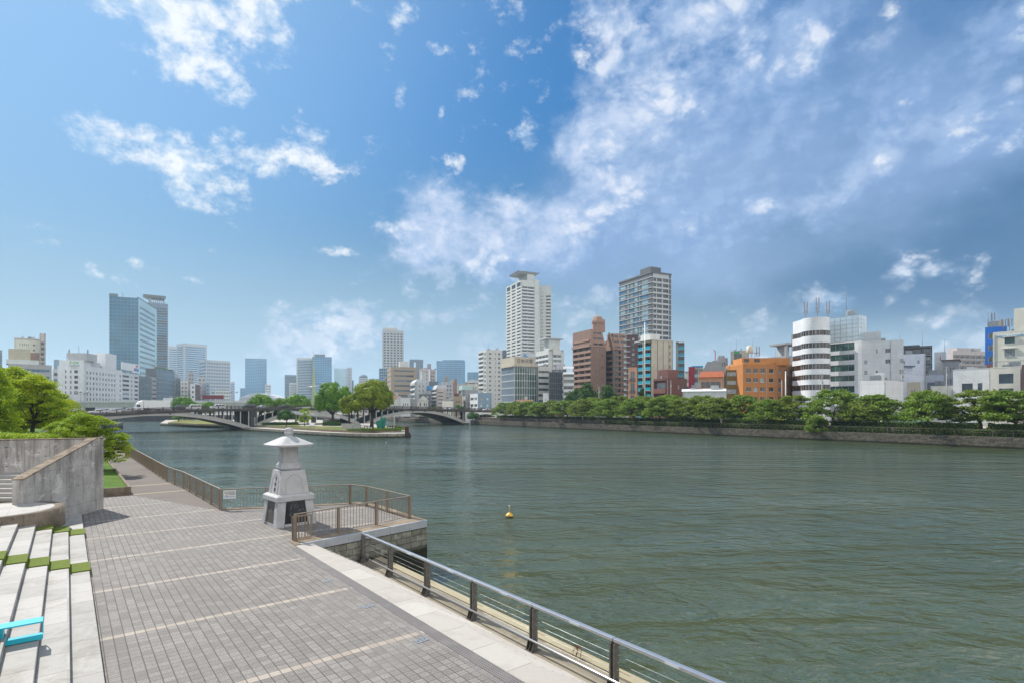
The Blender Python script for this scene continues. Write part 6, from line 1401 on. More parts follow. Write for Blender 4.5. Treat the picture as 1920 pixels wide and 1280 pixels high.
# peach house with orange awning and sloping sides
B = Bld('peach house with orange awning, sloping gable sides and grey roof floor', 1308, 1311, 1357, 699, 196, 10, w_peach, D=12, name='house')
B.bands('R', 3, .45, [g_dark, g_pale, g_brown], .5, 1.0, zt=1.6); b = MB(); b.hull8([(-.2, -1.3, B.H - 1.5), (B.L + .1, -1.3, B.H - 1.5), (B.L + .1, 0, B.H - 1.5), (-.2, 0, B.H - 1.5), (.5, -.3, B.H + .5), (B.L, -.3, B.H + .5), (B.L, 0, B.H + .5), (.5, 0, B.H + .5)], w_salmon); b.build('awning', B.root)
b = MB(); b.hull8([(.8, .4, B.H), (B.L - .3, .4, B.H), (B.L - .3, 10, B.H), (.8, 10, B.H), (2.6, 1.0, B.H + 4), (B.L - 1, 1.0, B.H + 4), (B.L - 1, 9, B.H + 4), (2.6, 9, B.H + 4)], w_grey); b.build('roof_storey', B.root); B.done()
B = Bld('green awning rooftop behind the peach house', 1322, 1324, 1350, 681, 240, 6, plain('green shade cloth', (.03, .25, .17), .8, .2), D=8, name='house'); B.done()
B = Bld('crimson red building with green balcony sheet left of the peach house', 1290, 1291, 1302, 687, 235, 8, w_red, D=14, name='apartment_building'); B.punched('R', 1, 6, .3, .4, gmix); B.done()
B = Bld('white balcony block with green sheet between the crimson wall and peach house', 1300, 1301, 1318, 688, 237, 8, w_offw, D=12, name='apartment_building'); B.balcony('R', 6, 2, rail_tealg, .9); B.box('solar_roof', -1, B.L, -.5, 8, .6, blue_m); B.done()
B = Bld('dark glass office with a green top stripe on the skyline', 1365, 1370, 1404, 658, 330, 8, w_sand, D=18, name='office_building'); B.punched('R', 1, 6, .9, .8, [g_black], 1.5, 3.5, zt=1); b = MB(); b.box(2, B.L - 5, -.25, -.02, B.H - 1.6, B.H - .2, plain('green stripe', (.04, .33, .12), .5, .1)); b.build('stripe', B.root); B.mast(3, 3, 9); B.mast(12, 3, 8); B.done()
B = Bld('pale pink gabled tower block on the skyline left of the dark glass office', 1342, 1345, 1364, 671, 340, 8, w_pinkst, D=12, name='apartment_building'); B.punched('R', 3, 7, .5, .5, gmix); B.mb.hull8([(0, 0, B.H), (2.4, 0, B.H), (2.4, 8, B.H), (0, 8, B.H), (0, 0, B.H), (1.4, 0, B.H + 2), (1.4, 8, B.H + 2), (0, 8, B.H)], w_pinkst); B.done()
B = Bld('small red rooftop building behind the orange building', 1455, 1457, 1470, 668, 250, 8, w_red, D=8, name='house'); B.punched('R', 2, 5, .5, .5, gmix); B.done()
cr, y = at(1341, 420); r_ = empty('tower_crane', (cr, y, 3.4), 0, 'thin red crane jib on the skyline above the pink gabled block', 'crane'); b = MB(); Hc = zz(658, 420) - 3.4; b.bar((0, 0, 0), (0, 0, Hc), .5, .5, steel_red); b.bar((0, 0, Hc), (-1.5, 0, Hc + 1), .4, .4, steel_red); b.build('jib', r_)
B = Bld('long low white roofed shed behind the trees below the peach house', 1279, 1280, 1362, 733, 178, 8, w_white, D=8, name='shed'); B.mb.hull8([(-.3, -.4, B.H), (B.L, -.4, B.H), (B.L, 4, B.H), (-.3, 4, B.H), (-.3, 2, B.H + .8), (B.L, 2, B.H + .8), (B.L, 2.2, B.H + .8), (-.3, 2.2, B.H + .8)], paint_w); B.punched('R', 6, 1, .5, .3, gmix); B.done()
# red brick low building
B = Bld('dark red brick house with projecting balconies in front of the teal balcony block', 1224, 1250, 1288, 708, 222, 30, w_dbrown, name='apartment_building')
B.grid('R', [(B.L * .55, B.L * .63), (B.L * .8, B.L * .92)], B.even(3, .5, B.H - 1, .35), [g_pale, g_dark]); B.balcony('L', 3, 1, w_dbrown, 1.3, .4, B.D - .6, zt=.9); B.box('roof_tower', B.L * .2, B.L * .7, 1.5, 7, 3.6, w_dbrown); B.done()
# teal balcony block
B = Bld('modern beige apartment block with bright teal balcony panels', 1193, 1222, 1262, 637, 246, 22, w_sand, D=None, name='apartment_building')
B.balcony('L', 11, 2, rail_teal, 1.6, 1.2, B.D - .6, zt=.9, gap=.35, slab=frame_w, gm=[g_black, g_dark], ph=.42, back=w_dgrey)
for u in (.27, .53, .80): B.mb.box(B.L * u - .12, B.L * u + .12, -.04, .03, 2, B.H - .4, w_dgrey)
B.grid('R', [(B.L * .79 + .5, B.L * .79 + 1.0)], B.even(11, .5, B.H - 1, .55), [g_black], rec=.2)
b = MB(); b.box(-.9, B.L, -.3, B.D + .3, B.H + .003, B.H + .35, frame_w); b.build('roof_slab', B.root); b = MB(); b.box(-.6, -.35, B.D * .47, B.D * .47 + .3, 0, B.H + 3, frame_w); b.build('white_fin', B.root); b = MB(); b.box(1.5, 7, B.D * .3, B.D * .9, B.H + .36, B.H + 3.2, w_offw); b.build('penthouse', B.root); B.done()
B = Bld('narrow wing with pale teal glass balconies right of the beige block', 1262.5, 1267, 1283, 641, 252, 22, frame_w, D=9, name='apartment_building'); B.balcony('R', 11, 1, rail_teal, 1.6, 1.2, B.L, zt=.5, slab=frame_w, gm=[g_black], ph=.42, back=w_dgrey); B.grid('L', [(1.0, B.D - 1)], B.even(11, 0, B.H, .8), [g_black], rec=.1); B.done()
B = Bld('dark maroon apartment tower strip behind the teal balcony block', 1171, 1174, 1196, 628, 300, 14, w_mauve, D=14, name='apartment_building'); B.grid('R', [(B.L * .5, B.L * .72)], B.even(16, 0, B.H - 1, .5), [g_pale, g_dark], rec=.15)
for k in range(14): b = MB(); b.box(-1.2, B.L * .35, -1.1, -.003, B.H - 3.2 - k * 2.95, B.H - 2.9 - k * 2.95, frame_w); b.box(-1.2, 0, -1.15, -1.1, B.H - 2.9 - k * 2.95, B.H - 2.0 - k * 2.95, w_lgrey); B.part('balcony', b)
B.done()
B = Bld('small pinkish beige house with dark curved balconies left of the teal block', 1176, 1178, 1194, 688, 236, 12, w_peach, D=9, name='house'); B.grid('R', [(B.L * .25, B.L * .75)], B.even(4, .5, B.H - 1, .7), [g_blue, g_dark], mull=2)
for k in range(4): b = MB(); z = .6 + k * (B.H - 1.5) / 4; b.box(B.L * .18, B.L * .82, -.9, -.002, z, z + 1.2, w_dgrey); B.part('balcony', b)
B.done()
# dark tall tower
B = Bld('tall slate grey apartment tower with white floor lines and glass corner', 1161, 1222, 1258, 512, 345, 26, w_dgrey, name='apartment_tower')
nf = 26; D_ = B.D; fh = (B.H - 2.5) / nf
B.grid('L', [(D_ * .03, D_ * .20), (D_ * .26, D_ * .31), (D_ * .34, D_ * .44), (D_ * .48, D_ * .58), (D_ * .62, D_ * .66), (D_ * .70, D_ * .90)], [(k * fh + fh * .28, k * fh + fh * .95) for k in range(nf)], [g_mint, g_tower2, g_mint, g_pale, g_mint], rec=.2, fm=frame_w, mull=3)
B.grid('R', [(B.L * .08, B.L * .22), (B.L * .26, B.L * .52), (B.L * .58, B.L * .86)], [(k * fh + fh * .3, k * fh + fh * .9) for k in range(nf)], [g_black, g_black, g_dark], rec=.5, fm=None, wall=w_lgrey)
b = MB()
for k in range(nf + 1): z = k * fh; b.box(-.35, B.L + .1, -.35, -.004, z, z + .3, frame_w); b.box(-.35, -.004, -.004, B.D, z, z + .3, frame_w)
b.build('floor_ledges', B.root)
for (u0, u1) in ((.0, .05), (.9, 1.)): B.mb.box(B.L * u0, B.L * u1, -.2, -.005, 0, B.H + .5, w_dgrey)
B.mb.box(-.3, B.L + .3, -.4, B.D + .2, B.H + .003, B.H + 1.0, w_dgrey); B.box('roof_plant', B.L * .15, B.L * .7, 4, 14, 4.2, w_dgrey, B.H + 1.0); B.done()
# brown stepped apartment block, left wing and right wing
def sloped_top(B, fr_, zt, mat):    # raking side beams of the setback top floors on face R
    pass
B = Bld('pinkish brown apartment block with sloping top floors and long balconies, left wing', 1074, 1108, 1136, 617, 318, 25, w_brown, name='apartment_building')
nf = 15; fh = B.H / nf; k0 = nf - 3
B.grid('R', [(B.L * .42, B.L * .52), (B.L * .74, B.L * .80)], [(k * fh + .9, k * fh + 2.0) for k in range(3, k0)], [g_pale, g_dark], rec=.2, z1=k0 * fh)
B.balcony('L', k0, 3, w_brown, 1.7, .0, None, zt=B.H - k0 * fh, zb=3 * 0 + .1, ph=.42)
zt0 = k0 * fh
# stepped mansard of three floors above
for k in range(3):
    i0, i1 = k * 1.15 + .6, 0; b = MB(); z = zt0 + k * fh + (0 if k else 0); s_ = .9 * k
    b.box(s_ * .6 + .3, B.L - .3 - s_ * .5, s_ + .5, B.D - .3, z, z + fh, w_brown); b.build('setback_floor', B.root)
    q = MB(); q.box(s_ * .6 - .9, s_ * .6 + .25, s_ + .5, B.D, z, z + 1.25, w_brown); q.build('balcony', B.root)
    for j in range(2): B.win('R', B.L * (.34 + .34 * j), z + .6, B.L * .28, 1.5, g_dark, frame_d, 4, s_ + .43)
b = MB()
for u in (.0, B.L - .9): b.hull8([(u, -.2, zt0), (u + .9, -.2, zt0), (u + .9, .6, zt0), (u, .6, zt0), (u + (1.5 if u == 0 else -1.3), 2.4, B.H + .3), (u + .9 + (1.5 if u == 0 else -1.3), 2.4, B.H + .3), (u + .9 + (1.5 if u == 0 else -1.3), 3.2, B.H + .3), (u + (1.5 if u == 0 else -1.3), 3.2, B.H + .3)], w_brown)
for z in (zt0 + .1, zt0 + fh, zt0 + 2 * fh): f_ = (z - zt0) / (3 * fh); b.box(.3 + 1.4 * f_, B.L - .3 - 1.2 * f_, -.15 + 2.5 * f_, .5 + 2.5 * f_, z, z + .9, w_brown)
b.build('sloping_beams', B.root)
b = MB(); b.lathe([(3.0, 0), (3.1, 4.5), (3.6, 5.2), (3.6, 6.2), (2.6, 8.6), (1.0, 9.3)], w_brown, 8, 0, 0, False); b.box(1.0, 4.2, -1.6, 1.6, 0, 7.4, w_brown); o = b.build('roof_turret', B.root); o.location = (B.L * .9, 7, B.H - .3); B.mast(B.L * .85, 7, 17, .06); B.wall = w_brown
S_H = B.H; B.H = zt0; B.done(); 
B = Bld('pinkish brown apartment block right wing with framed dark loggias and sloping top', 1134, 1150, 1180, 624, 322, 25, w_brown, name='apartment_building')
nf = 15; fh = B.H / nf; k0 = nf - 3; zt0 = k0 * fh
B.grid('R', [(B.L * .08, B.L * .48), (B.L * .55, B.L * .95)], [(k * fh + 1.0, k * fh + fh - .25) for k in range(1, k0)], [g_black, g_dark], rec=1.1, z1=zt0, fm=frame_d, mull=4)
B.grid('L', [(.5, B.D - 1.0)], [(k * fh + .8, k * fh + fh - .3) for k in range(1, k0)], [g_black], rec=.8, z1=zt0, fm=None)
for k in range(3):
    b = MB(); z = zt0 + k * fh; s_ = .9 * k; b.box(s_ * .6 + .3, B.L - .3 - s_ * .5, s_ + .5, B.D - .3, z, z + fh, w_brown); b.build('setback_floor', B.root)
    for j in range(2): B.win('R', B.L * (.28 + .42 * j), z + .6, B.L * .3, 1.5, g_dark, frame_d, 4, s_ + .43)
b = MB()
for u in (.0, B.L * .48, B.L - .9): b.hull8([(u, -.2, zt0), (u + .9, -.2, zt0), (u + .9, .6, zt0), (u, .6, zt0), (u - 1.3, 2.4, B.H + .3), (u - .4, 2.4, B.H + .3), (u - .4, 3.2, B.H + .3), (u - 1.3, 3.2, B.H + .3)], w_brown)
for z in (zt0 + .1, zt0 + fh, zt0 + 2 * fh): f_ = (z - zt0) / (3 * fh); b.box(.2, B.L - .3 - 1.2 * f_, -.15 + 2.5 * f_, .5 + 2.5 * f_, z, z + .9, w_brown)
b.build('sloping_beams', B.root); B.H = zt0; B.done()
B = Bld('dark recessed core between the two brown apartment wings', 1134, 1135, 1152, 640, 334, 25, w_mauve, D=8, name='apartment_building'); B.balcony('R', 14, 1, w_brown, 1.5); B.done()
# white tall tower with flying roof
B = Bld('very tall white apartment tower with a flat winged roof slab', 949, 978, 1011, 525, 535, 24, w_offw, name='apartment_tower')
nf = 38; fh = (B.H - 6) / nf
B.grid('L', [(B.D * .05, B.D * .28), (B.D * .37, B.D * .62), (B.D * .70, B.D * .94)], [(k * fh + fh * .42, k * fh + fh * .86) for k in range(nf)] + [(B.H - 5.2, B.H - 1.2)], [g_dark, g_brown, g_black], rec=.5, fm=None)
B.balcony('R', nf, 2, w_white, 1.5, .0, B.L * .72, zt=6, ph=.40, gm=[g_black, g_dark])
B.mb.box(B.L * .73, B.L, -.1, 1.2, 0, B.H + 1.5, w_offw); B.box('stair_core', B.L * .40, B.L * .8, 3, B.D * .7, 7, w_offw)
b = MB(); cx_, cy_ = B.L * .48, B.D * .36; b.hull8([(cx_ - 9, cy_ - 9, B.H + 7.0), (cx_ + 9, cy_ - 9, B.H + 7.0), (cx_ + 9, cy_ + 9, B.H + 7.0), (cx_ - 9, cy_ + 9, B.H + 7.0), (cx_ - 12, cy_ - 12, B.H + 9.0), (cx_ + 12, cy_ - 12, B.H + 9.0), (cx_ + 12, cy_ + 12, B.H + 9.0), (cx_ - 12, cy_ + 12, B.H + 9.0)], w_lgrey); b.build('flying_roof', B.root); B.done()
B = Bld('lower right slab of the white tower with banded balconies', 1010, 1012, 1033, 536, 552, 24, w_offw, D=18, name='apartment_tower'); nf = 35
B.grid('R', [(B.L * .12, B.L * .16), (B.L * .24, B.L * .28), (B.L * .55, B.L * .98)], B.even(nf, 0, B.H - 9, .45), [g_dark, g_black], rec=.5, fm=None); B.done()
B = Bld('white winged roof apartment building in front of the tall white tower', 1004, 1028, 1058, 655, 470, 24, w_offw, name='apartment_building'); B.balcony('L', 12, 4, w_white, 1.2, zt=4, ph=.4); B.balcony('R', 12, 2, w_white, 1.2, B.L * .3, B.L * .8, zt=4, ph=.4); B.box('stair_core', B.L * .1, B.L * .8, 2, 10, 9, w_offw); b = MB(); b.box(-2, B.L * .95, 0, 14, B.H + 9.0, B.H + 10, w_lgrey); b.build('winged_roof', B.root); B.done()
B = Bld('tall plain white apartment block with side balconies right of the bridge', 897, 912, 941, 655, 388, 22, w_offw, name='apartment_building')
nf = 14; B.balcony('L', nf, 1, w_white, 1.2, .3, B.D * .62, zt=1.2, ph=.4); B.grid('L', [(B.D * .74, B.D * .9)], B.even(nf, 0, B.H - 1.2, .7), [g_dark], rec=.6, u0=B.D * .66)
B.grid('R', [(B.L * .18, B.L * .30), (B.L * .56, B.L * .60), (B.L * .76, B.L * .88)], B.even(nf, 0, B.H - 1.2, .36), [g_dark, g_blue, g_black], rec=.3); B.mast(3, 4, 5); B.mast(B.L - 1, 4, 4); B.done()
B = Bld('dark netted building edge behind the white block and glass office', 941, 942, 950, 656, 410, 15, w_slate, D=14, name='apartment_building'); B.punched('R', 1, 14, .7, .5, gmix, .3, .3); B.done()
# glass office with sign roof
B = Bld('glass office with tall lettered roof sign and brown canopy', 941, 965, 1006, 686, 318, 24, w_offw, name='office_building')
B.curtain('R', g_green, 1.5, 3.9, frame_w, .22, mh=.3); B.curtain('L', g_tower2, 1.5, 3.9, frame_w, .22, mh=.4)
b = MB(); b.box(-1, B.L + .6, -1, B.D + .5, B.H + .003, B.H + 1.1, w_sand); b.build('canopy', B.root); b = MB(); b.box(-.3, B.L * .93, -.3, B.D, B.H + 1.1, B.H + 5.6, w_sand); b.build('sign_wall', B.root)
o = text('lettering', '日本光電', 2.6, frame_d, B.root, (B.L * .45, -.34, B.H + 2.2), (R(90), 0, 0), .03)
B.done(core=g_green)
B = Bld('dark grey banded office right of the glass office', 1001, 1008, 1032, 686, 325, 22, w_slate, D=14, name='office_building'); B.bands('R', 8, .42, [g_dark, g_blue], .6, .5, wall=w_offw); B.done()
B = Bld('building wrapped in dark scaffold netting', 1027, 1029, 1054, 697, 312, 16, scaff, D=12, name='scaffolded_building'); b = MB()
for i in range(7): b.box(i * B.L / 6 - .05, i * B.L / 6 + .05, -.14, -.02, 0, B.H + 1, metal_g)
for k in range(9): b.box(0, B.L, -.12, -.03, k * B.H / 8, k * B.H / 8 + .1, metal_g)
b.build('scaffold_poles', B.root); B.done()
B = Bld('white stepped terrace house above the scaffold building', 1032, 1034, 1062, 690, 345, 16, w_white, D=12, name='apartment_building'); B.balcony('R', 7, 3, w_white, 1.2); B.box('penthouse', 3, B.L - 1, 2, 8, 3, w_white); B.done()
B = Bld('narrow white balcony apartment house left of the brown block', 1055, 1056, 1076, 697, 300, 14, w_offw, D=12, name='apartment_building'); B.balcony('R', 7, 1, w_white, 1.2, ph=.4); b = MB()
for k in range(2): b.hull8([(0, -1.5, B.H - 1.2 + k * 3), (B.L, -1.5, B.H - 1.2 + k * 3), (B.L, 0, B.H - 1.2 + k * 3), (0, 0, B.H - 1.2 + k * 3), (0, -.3, B.H + k * 3), (B.L, -.3, B.H + k * 3), (B.L, 0, B.H + k * 3), (0, 0, B.H + k * 3)], frame_w)
b.build('awning', B.root); B.done()
B = Bld('small cream annex in front of the grey banded office', 1016, 1018, 1028, 736, 270, 14, w_white, D=7, name='house'); B.punched('R', 1, 3, .4, .4, [g_brown, g_dark]); B.done()
B = Bld('low cream house with red brown roof line below the glass office', 966, 968, 999, 751, 262, 14, w_cream, D=8, name='house'); B.box('roof_band', -.2, B.L + .2, -.2, 6, .6, w_peach); B.punched('R', 4, 1, .4, .4, gmix); B.done()
B = Bld('low cream house right of the scaffold building foot', 1030, 1032, 1056, 755, 258, 12, w_cream, D=8, name='house'); B.punched('R', 3, 1, .4, .4, gmix); B.done()
B = Bld('blue tarpaulin roofed white building above the glass office', 975, 977, 1004, 663, 420, 14, w_white, D=10, name='apartment_building'); B.punched('R', 4, 3, .2, .3, gmix, zt=2, zb=B.H - 10); b = MB(); b.hull8([(2, -1, B.H - 3), (6, -1, B.H - 3), (6, 1, B.H - 3), (2, 1, B.H - 3), (1.8, -1, B.H - 1.5), (3, -1, B.H), (3, 1, B.H), (1.8, 1, B.H - 1.5)], blue_m); b.build('tarpaulin', B.root); B.done()
# ---------------- houses and towers beyond the bridge
B = Bld('blue grey three storey house beyond the right bridge span', 881, 896, 922, 737, 300, 24, w_blue, name='house'); B.grid('R', [(B.L * .16, B.L * .32), (B.L * .62, B.L * .78)], B.even(3, .6, B.H - 1, .4), [g_pale, g_mint], rec=.2, fm=frame_w); B.grid('L', B.even(2, .3, B.D - .4, .8), B.even(3, .6, B.H - 1, .42), [g_blue, g_pale], rec=.2, wall=w_white, fm=frame_w); B.parapet(.4); B.done()
B = Bld('dark grey house left of the blue grey one', 865, 873, 897, 730, 315, 22, w_grey, name='house'); B.grid('L', [(1, B.D - 1)], B.even(3, 1, B.H - 1, .4), [g_pale], wall=w_lgrey); B.punched('R', 2, 3, .4, .4, gmix); B.box('shed_roof', -1.5, 5, 2, 8, 2.4, plain('pale green roof', (.45, .60, .56), .7, .1)); B.done()
B = Bld('beige round cornered house left of the grey house', 849, 851, 867, 742, 310, 12, w_beige, D=9, name='house'); B.punched('R', 3, 3, .5, .4, gmix); B.box('roof_hut', 0, 3, 1, 5, 1.6, w_dbrown); B.done()
B = Bld('cream low house with arched dark windows above the bridge', 829, 830, 850, 751, 305, 8, w_cream, D=8, name='house'); B.mb.box(0, B.L * .35, -.1, -.003, 0, B.H - .5, frame_w); B.grid('R', [(B.L * .08, B.L * .14), (B.L * .2, B.L * .26)], [(B.H - 2.4, B.H - 1)], g_black); B.done()
B = Bld('white gabled house with twin windows above the bridge', 782, 784, 803, 750, 310, 8, w_offw, D=9, name='house'); B.grid('R', [(B.L * .15, B.L * .28), (B.L * .55, B.L * .68), (B.L * .75, B.L * .85)], [(B.H - 3.0, B.H - 1.3)], g_dark); L_ = B.L; b = MB(); b.hull8([(-.3, -.4, B.H), (L_ + .3, -.4, B.H), (L_ + .3, 9, B.H), (-.3, 9, B.H), (L_ * .45, -.4, B.H + 2.6), (L_ * .55, -.4, B.H + 2.6), (L_ * .55, 9, B.H + 2.6), (L_ * .45, 9, B.H + 2.6)], w_offw); b.build('gable', B.root); B.done()
B = Bld('dark mansard roofed house between pale apartment houses', 784, 786, 808, 738, 330, 8, w_dgrey, D=9, name='house'); B.grid('R', [(B.L * .2, B.L * .4), (B.L * .6, B.L * .8)], [(B.H - 2.6, B.H - 1)], g_pale); B.done()
B = Bld('silver grey stepped apartment house with white fire stair', 808, 818, 837, 727, 330, 18, w_lgrey, name='apartment_building'); B.balcony('L', 7, 1, frame_w, 1.0); B.bands('R', 7, .3, [g_dark, g_blue], .5, 2, wall=w_pinkst); b = MB(); b.hull8([(0, 0, B.H), (B.L, 0, B.H), (B.L, B.D, B.H), (0, B.D, B.H), (1, 1, B.H + 2), (B.L, 1, B.H + 2), (B.L, B.D - 1, B.H + 2), (1, B.D - 1, B.H + 2)], w_lgrey); b.build('mansard', B.root); B.done()
B = Bld('grey stair tower apartment behind the silver grey one', 826, 829, 850, 715, 360, 12, w_lgrey, D=10, name='apartment_building'); B.punched('R', 3, 8, .5, .5, gmix); B.box('roof_hut', 1, 4, 1, 5, 3.5, w_grey); B.done()
B = Bld('pale blue grey apartment house with curved balconies', 769, 778, 800, 716, 345, 18, w_lgrey, name='apartment_building'); B.balcony('L', 6, 1, frame_w, 1.0, zt=1.5); B.grid('R', [(B.L * .35, B.L * .42), (B.L * .66, B.L * .73)], B.even(7, .5, B.H - 1, .45), [g_black]); b = MB(); b.hull8([(0, 0, B.H), (B.L, 0, B.H), (B.L, B.D, B.H), (0, B.D, B.H), (1.6, 1.6, B.H + 2), (B.L, 1.6, B.H + 2), (B.L, B.D - 1, B.H + 2), (1.6, B.D - 1, B.H + 2)], w_lgrey); b.build('mansard', B.root); B.box('roof_tower', B.L * .6, B.L, 1, 6, 7, w_lgrey); B.done()
B = Bld('building with bright blue signboard behind the pale apartment houses', 799, 800, 822, 724, 350, 6, w_white, D=8, name='office_building'); b = MB(); b.box(0, B.L * .5, -.4, -.05, B.H - 2.2, B.H + .6, blue_m); b.build('signboard', B.root); B.punched('R', 3, 4, .5, .5, gmix, zt=3); B.box('roof_wall', B.L * .2, B.L, 1, 2, 3.4, w_slate); B.done()
B = Bld('brown slab wall building with sloping shoulder', 850, 851, 857, 710, 380, 10, w_brown, D=12, name='apartment_building'); B.mb.hull8([(-6, 0, B.H - 8), (0, 0, B.H - 8), (0, 4, B.H - 8), (-6, 4, B.H - 8), (-6, 0, B.H - 7.5), (0, 0, B.H - 2), (0, 4, B.H - 2), (-6, 4, B.H - 7.5)], w_brown); B.mb.box(-6, -.003, 0, 4, 0, B.H - 8, w_grey); B.done()
B = Bld('cream apartment row with railings right of the brown slab', 857, 859, 878, 720, 400, 8, w_cream, D=12, name='apartment_building'); B.balcony('R', 6, 3, w_sand, 1.); B.done()
B = Bld('cream low block right of the cream apartment row', 878, 879, 897, 719, 410, 8, w_cream, D=12, name='office_building'); B.punched('R', 3, 6, .4, .4, gmix); B.done()
B = Bld('tiny white house with orange trim at the left end of the right bridge span', 750, 751, 770, 745, 300, 8, w_white, D=8, name='house'); B.punched('R', 3, 2, .35, .35, [g_brown, g_dark]); B.done()
B = Bld('pale low warehouse beside the big camphor tree', 728, 730, 752, 748, 300, 8, w_offw, D=10, name='house'); B.punched('R', 2, 1, .3, .2, gmix); B.done()
B = Bld('grey small house with planted balcony above the bridge', 767, 768, 779, 747, 304, 8, w_grey, D=8, name='house'); B.punched('R', 2, 2, .5, .5, gmix); B.done()
B = Bld('rust roofed low building at the foot of the beige office', 735, 737, 752, 741, 360, 8, w_peach, D=8, name='house'); B.done()
B = Bld('beige office slab with eight dark ribbon windows', 726, 733, 782, 687, 560, 18, w_beige, zb=3.4, name='office_building'); B.bands('R', 9, .42, [g_dark, g_blue], 3.4, 3.4, zt=1.5, bay=2); B.box('plant_room', 9, 18, 3, 12, 6, w_offw); B.punched('L', 3, 9, .5, .4, gmix); B.done()
def tower(label, pl, pc, pr, top, Y, a, wall, nf, style='bands', gm=g_tower2, D=None, fh=.5, name='high_rise_tower', roof=None, n=6, fm=None, side=True, mz=None):
    fm = fm or frame_b; B = Bld(label, pl, pc, pr, top, Y, a, wall, D=D, name=name, cat='tower'); B.nf = nf
    if style == 'bands': B.bands('R', nf, fh, gm, B.L * .06, B.L * .06, zt=B.H * .04, bay=4, rec=.6, fm=None); B.grid('L', [(B.D * .1, B.D * .9)], B.even(nf, 0, B.H * .96, fh), gm, rec=.6, fm=None)
    elif style == 'grid': B.grid('R', B.even(n, B.L * .03, B.L * .97, .62), B.even(nf, 0, B.H * .97, fh), gm, rec=.6, fm=None); B.grid('L', [(B.D * .1, B.D * .9)], B.even(nf, 0, B.H * .97, fh), gm, rec=.6, fm=None)
    else:
        B.curtain('R', gm, B.L / n, mz or B.H / nf, fm, .5, mh=.9)
        if side: B.curtain('L', gm, B.D / 4, mz or B.H / nf, fm, .5, mh=.9)
    return B
B = tower('distant white gridded tower above the beige office', 715.5, 717, 757, 619, 730, 6, w_lgrey, 30, 'grid', g_blue, D=26, fh=.55, n=6); B.box('crown', B.L * .03, B.L * .7, 2, 20, 3.5, w_offw); B.done()
B = tower('blue glass slab at the left foot of the white gridded tower', 711, 712, 733, 690, 640, 4, w_slate, 16, 'curtain', g_tower, D=20); B.done()
B = tower('grey balcony block left of the beige office', 720, 722, 727, 706, 600, 4, w_grey, 12, 'bands', g_dark, D=16); B.done()
B = tower('twin tower block joined at the top with an open gap', 767, 768, 776, 673, 1250, 3, w_slate, 26, 'grid', g_blue, D=20, n=2); B.mb.box(B.L + .1, B.L + 12.5, 0, 20, B.H - 4.5, B.H, w_slate); B.done()
B = tower('right leg of the twin block joined at the top', 779, 780, 793.5, 673.5, 1252, 3, w_slate, 26, 'grid', g_blue, D=20, n=4); B.done()
B = Bld('beige and white apartment towers group behind the beige office', 785, 787, 804, 690, 520, 8, w_pinkst, D=14, name='apartment_building'); B.punched('R', 3, 12, .55, .5, gmix); B.box('stair_head', 7, 10.5, 2, 6, 4.5, w_grey); B.done()
B = Bld('lower beige apartment tower right of the other beige one', 804.5, 806, 817, 692, 535, 8, w_pinkst, D=14, name='apartment_building'); B.punched('R', 2, 12, .6, .5, gmix); B.done()
B = tower('wide blue glass tower with fine vertical ribs', 818, 819, 872, 676, 1150, 4, w_blue, 24, 'curtain', g_tower2, D=30, n=22); b = MB(); b.box(B.L * .2, B.L * .98, 4, 26, B.H, B.H + 2.6, g_tower2); b.build('roof_screen', B.root); B.done()
B = tower('small blue glass tower at the left of the white apartment block', 876, 877, 898, 697, 1150, 4, w_blue, 16, 'curtain', g_tower2, D=25, n=9); B.done()
B = tower('squat low white office under the small blue glass tower', 876, 878, 898, 712, 700, 4, w_offw, 6, 'bands', g_dark, D=15); B.done()
# central skyline
B = tower('blue glass tower with notched bands left of the spire group', 458, 460, 500, 671, 1500, 6, w_blue, 34, 'curtain', g_tower2, D=40, n=12); B.done()
B = tower('white low annex right of the notched blue glass tower', 496, 497, 508, 720, 1480, 4, w_offw, 10, 'grid', g_blue, D=20, n=3); B.done()
b_ = tower('low block left of the notched blue glass tower', 450, 451, 460, 727, 1500, 4, w_blue, 8, 'curtain', g_tower2, D=20, n=3); b_.done()
X, y = at(485, 900); ar = empty('arena_hall', (X, y, 3.4), 0, 'long grey hall with a low pale curved roof on the left horizon', 'hall'); b = MB(); wd = 36 * 900 / F
b.box(-wd, wd, 0, 40, 0, zz(745, 900) - 3.4, w_lgrey); b.build('wall', ar); b = MB(); zt_ = zz(745, 900) - 3.4; N = 14
for i in range(N):
    a, c = -1 + 2 * i / N, -1 + 2 * (i + 1) / N; h = lambda t: zt_ + 8 * (1 - abs(t) ** 2.2) * (.8 + .2 * (t < 0)); b.hull8([(a * wd, 0, zt_), (c * wd, 0, zt_), (c * wd, 40, zt_), (a * wd, 40, zt_), (a * wd, 3, h(a)), (c * wd, 3, h(c)), (c * wd, 37, h(c)), (a * wd, 37, h(a))], w_lgrey)
b.build('roof', ar)
B = tower('slim blue grey tower left of the striped white tower', 533, 534, 556, 702, 1350, 4, w_slate, 24, 'bands', g_blue, D=20); B.done()
B = tower('pale low block between the slim tower and striped tower', 542, 543, 557, 717, 1200, 4, w_offw, 14, 'bands', g_blue, D=20); B.done()
B = tower('white striped tower directly behind the spire', 555, 556, 588, 670, 1200, 5, w_offw, 32, 'bands', g_tower, D=34, fh=.6); B.done()
B = tower('blue glass tower with a dark roof frame right of the spire', 583, 586, 622, 668, 1180, 5, w_blue, 30, 'curtain', g_tower2, D=36, n=8); B.box('roof_frame', B.L * .1, B.L * .65, 3, 26, 5.5, w_slate); B.mast(B.L * .6, 8, 10, .5); B.done()
B = tower('lower blue glass base building of the blue tower', 586, 588, 626, 716, 1100, 5, w_blue, 10, 'curtain', g_tower2, D=30, n=10); B.done()
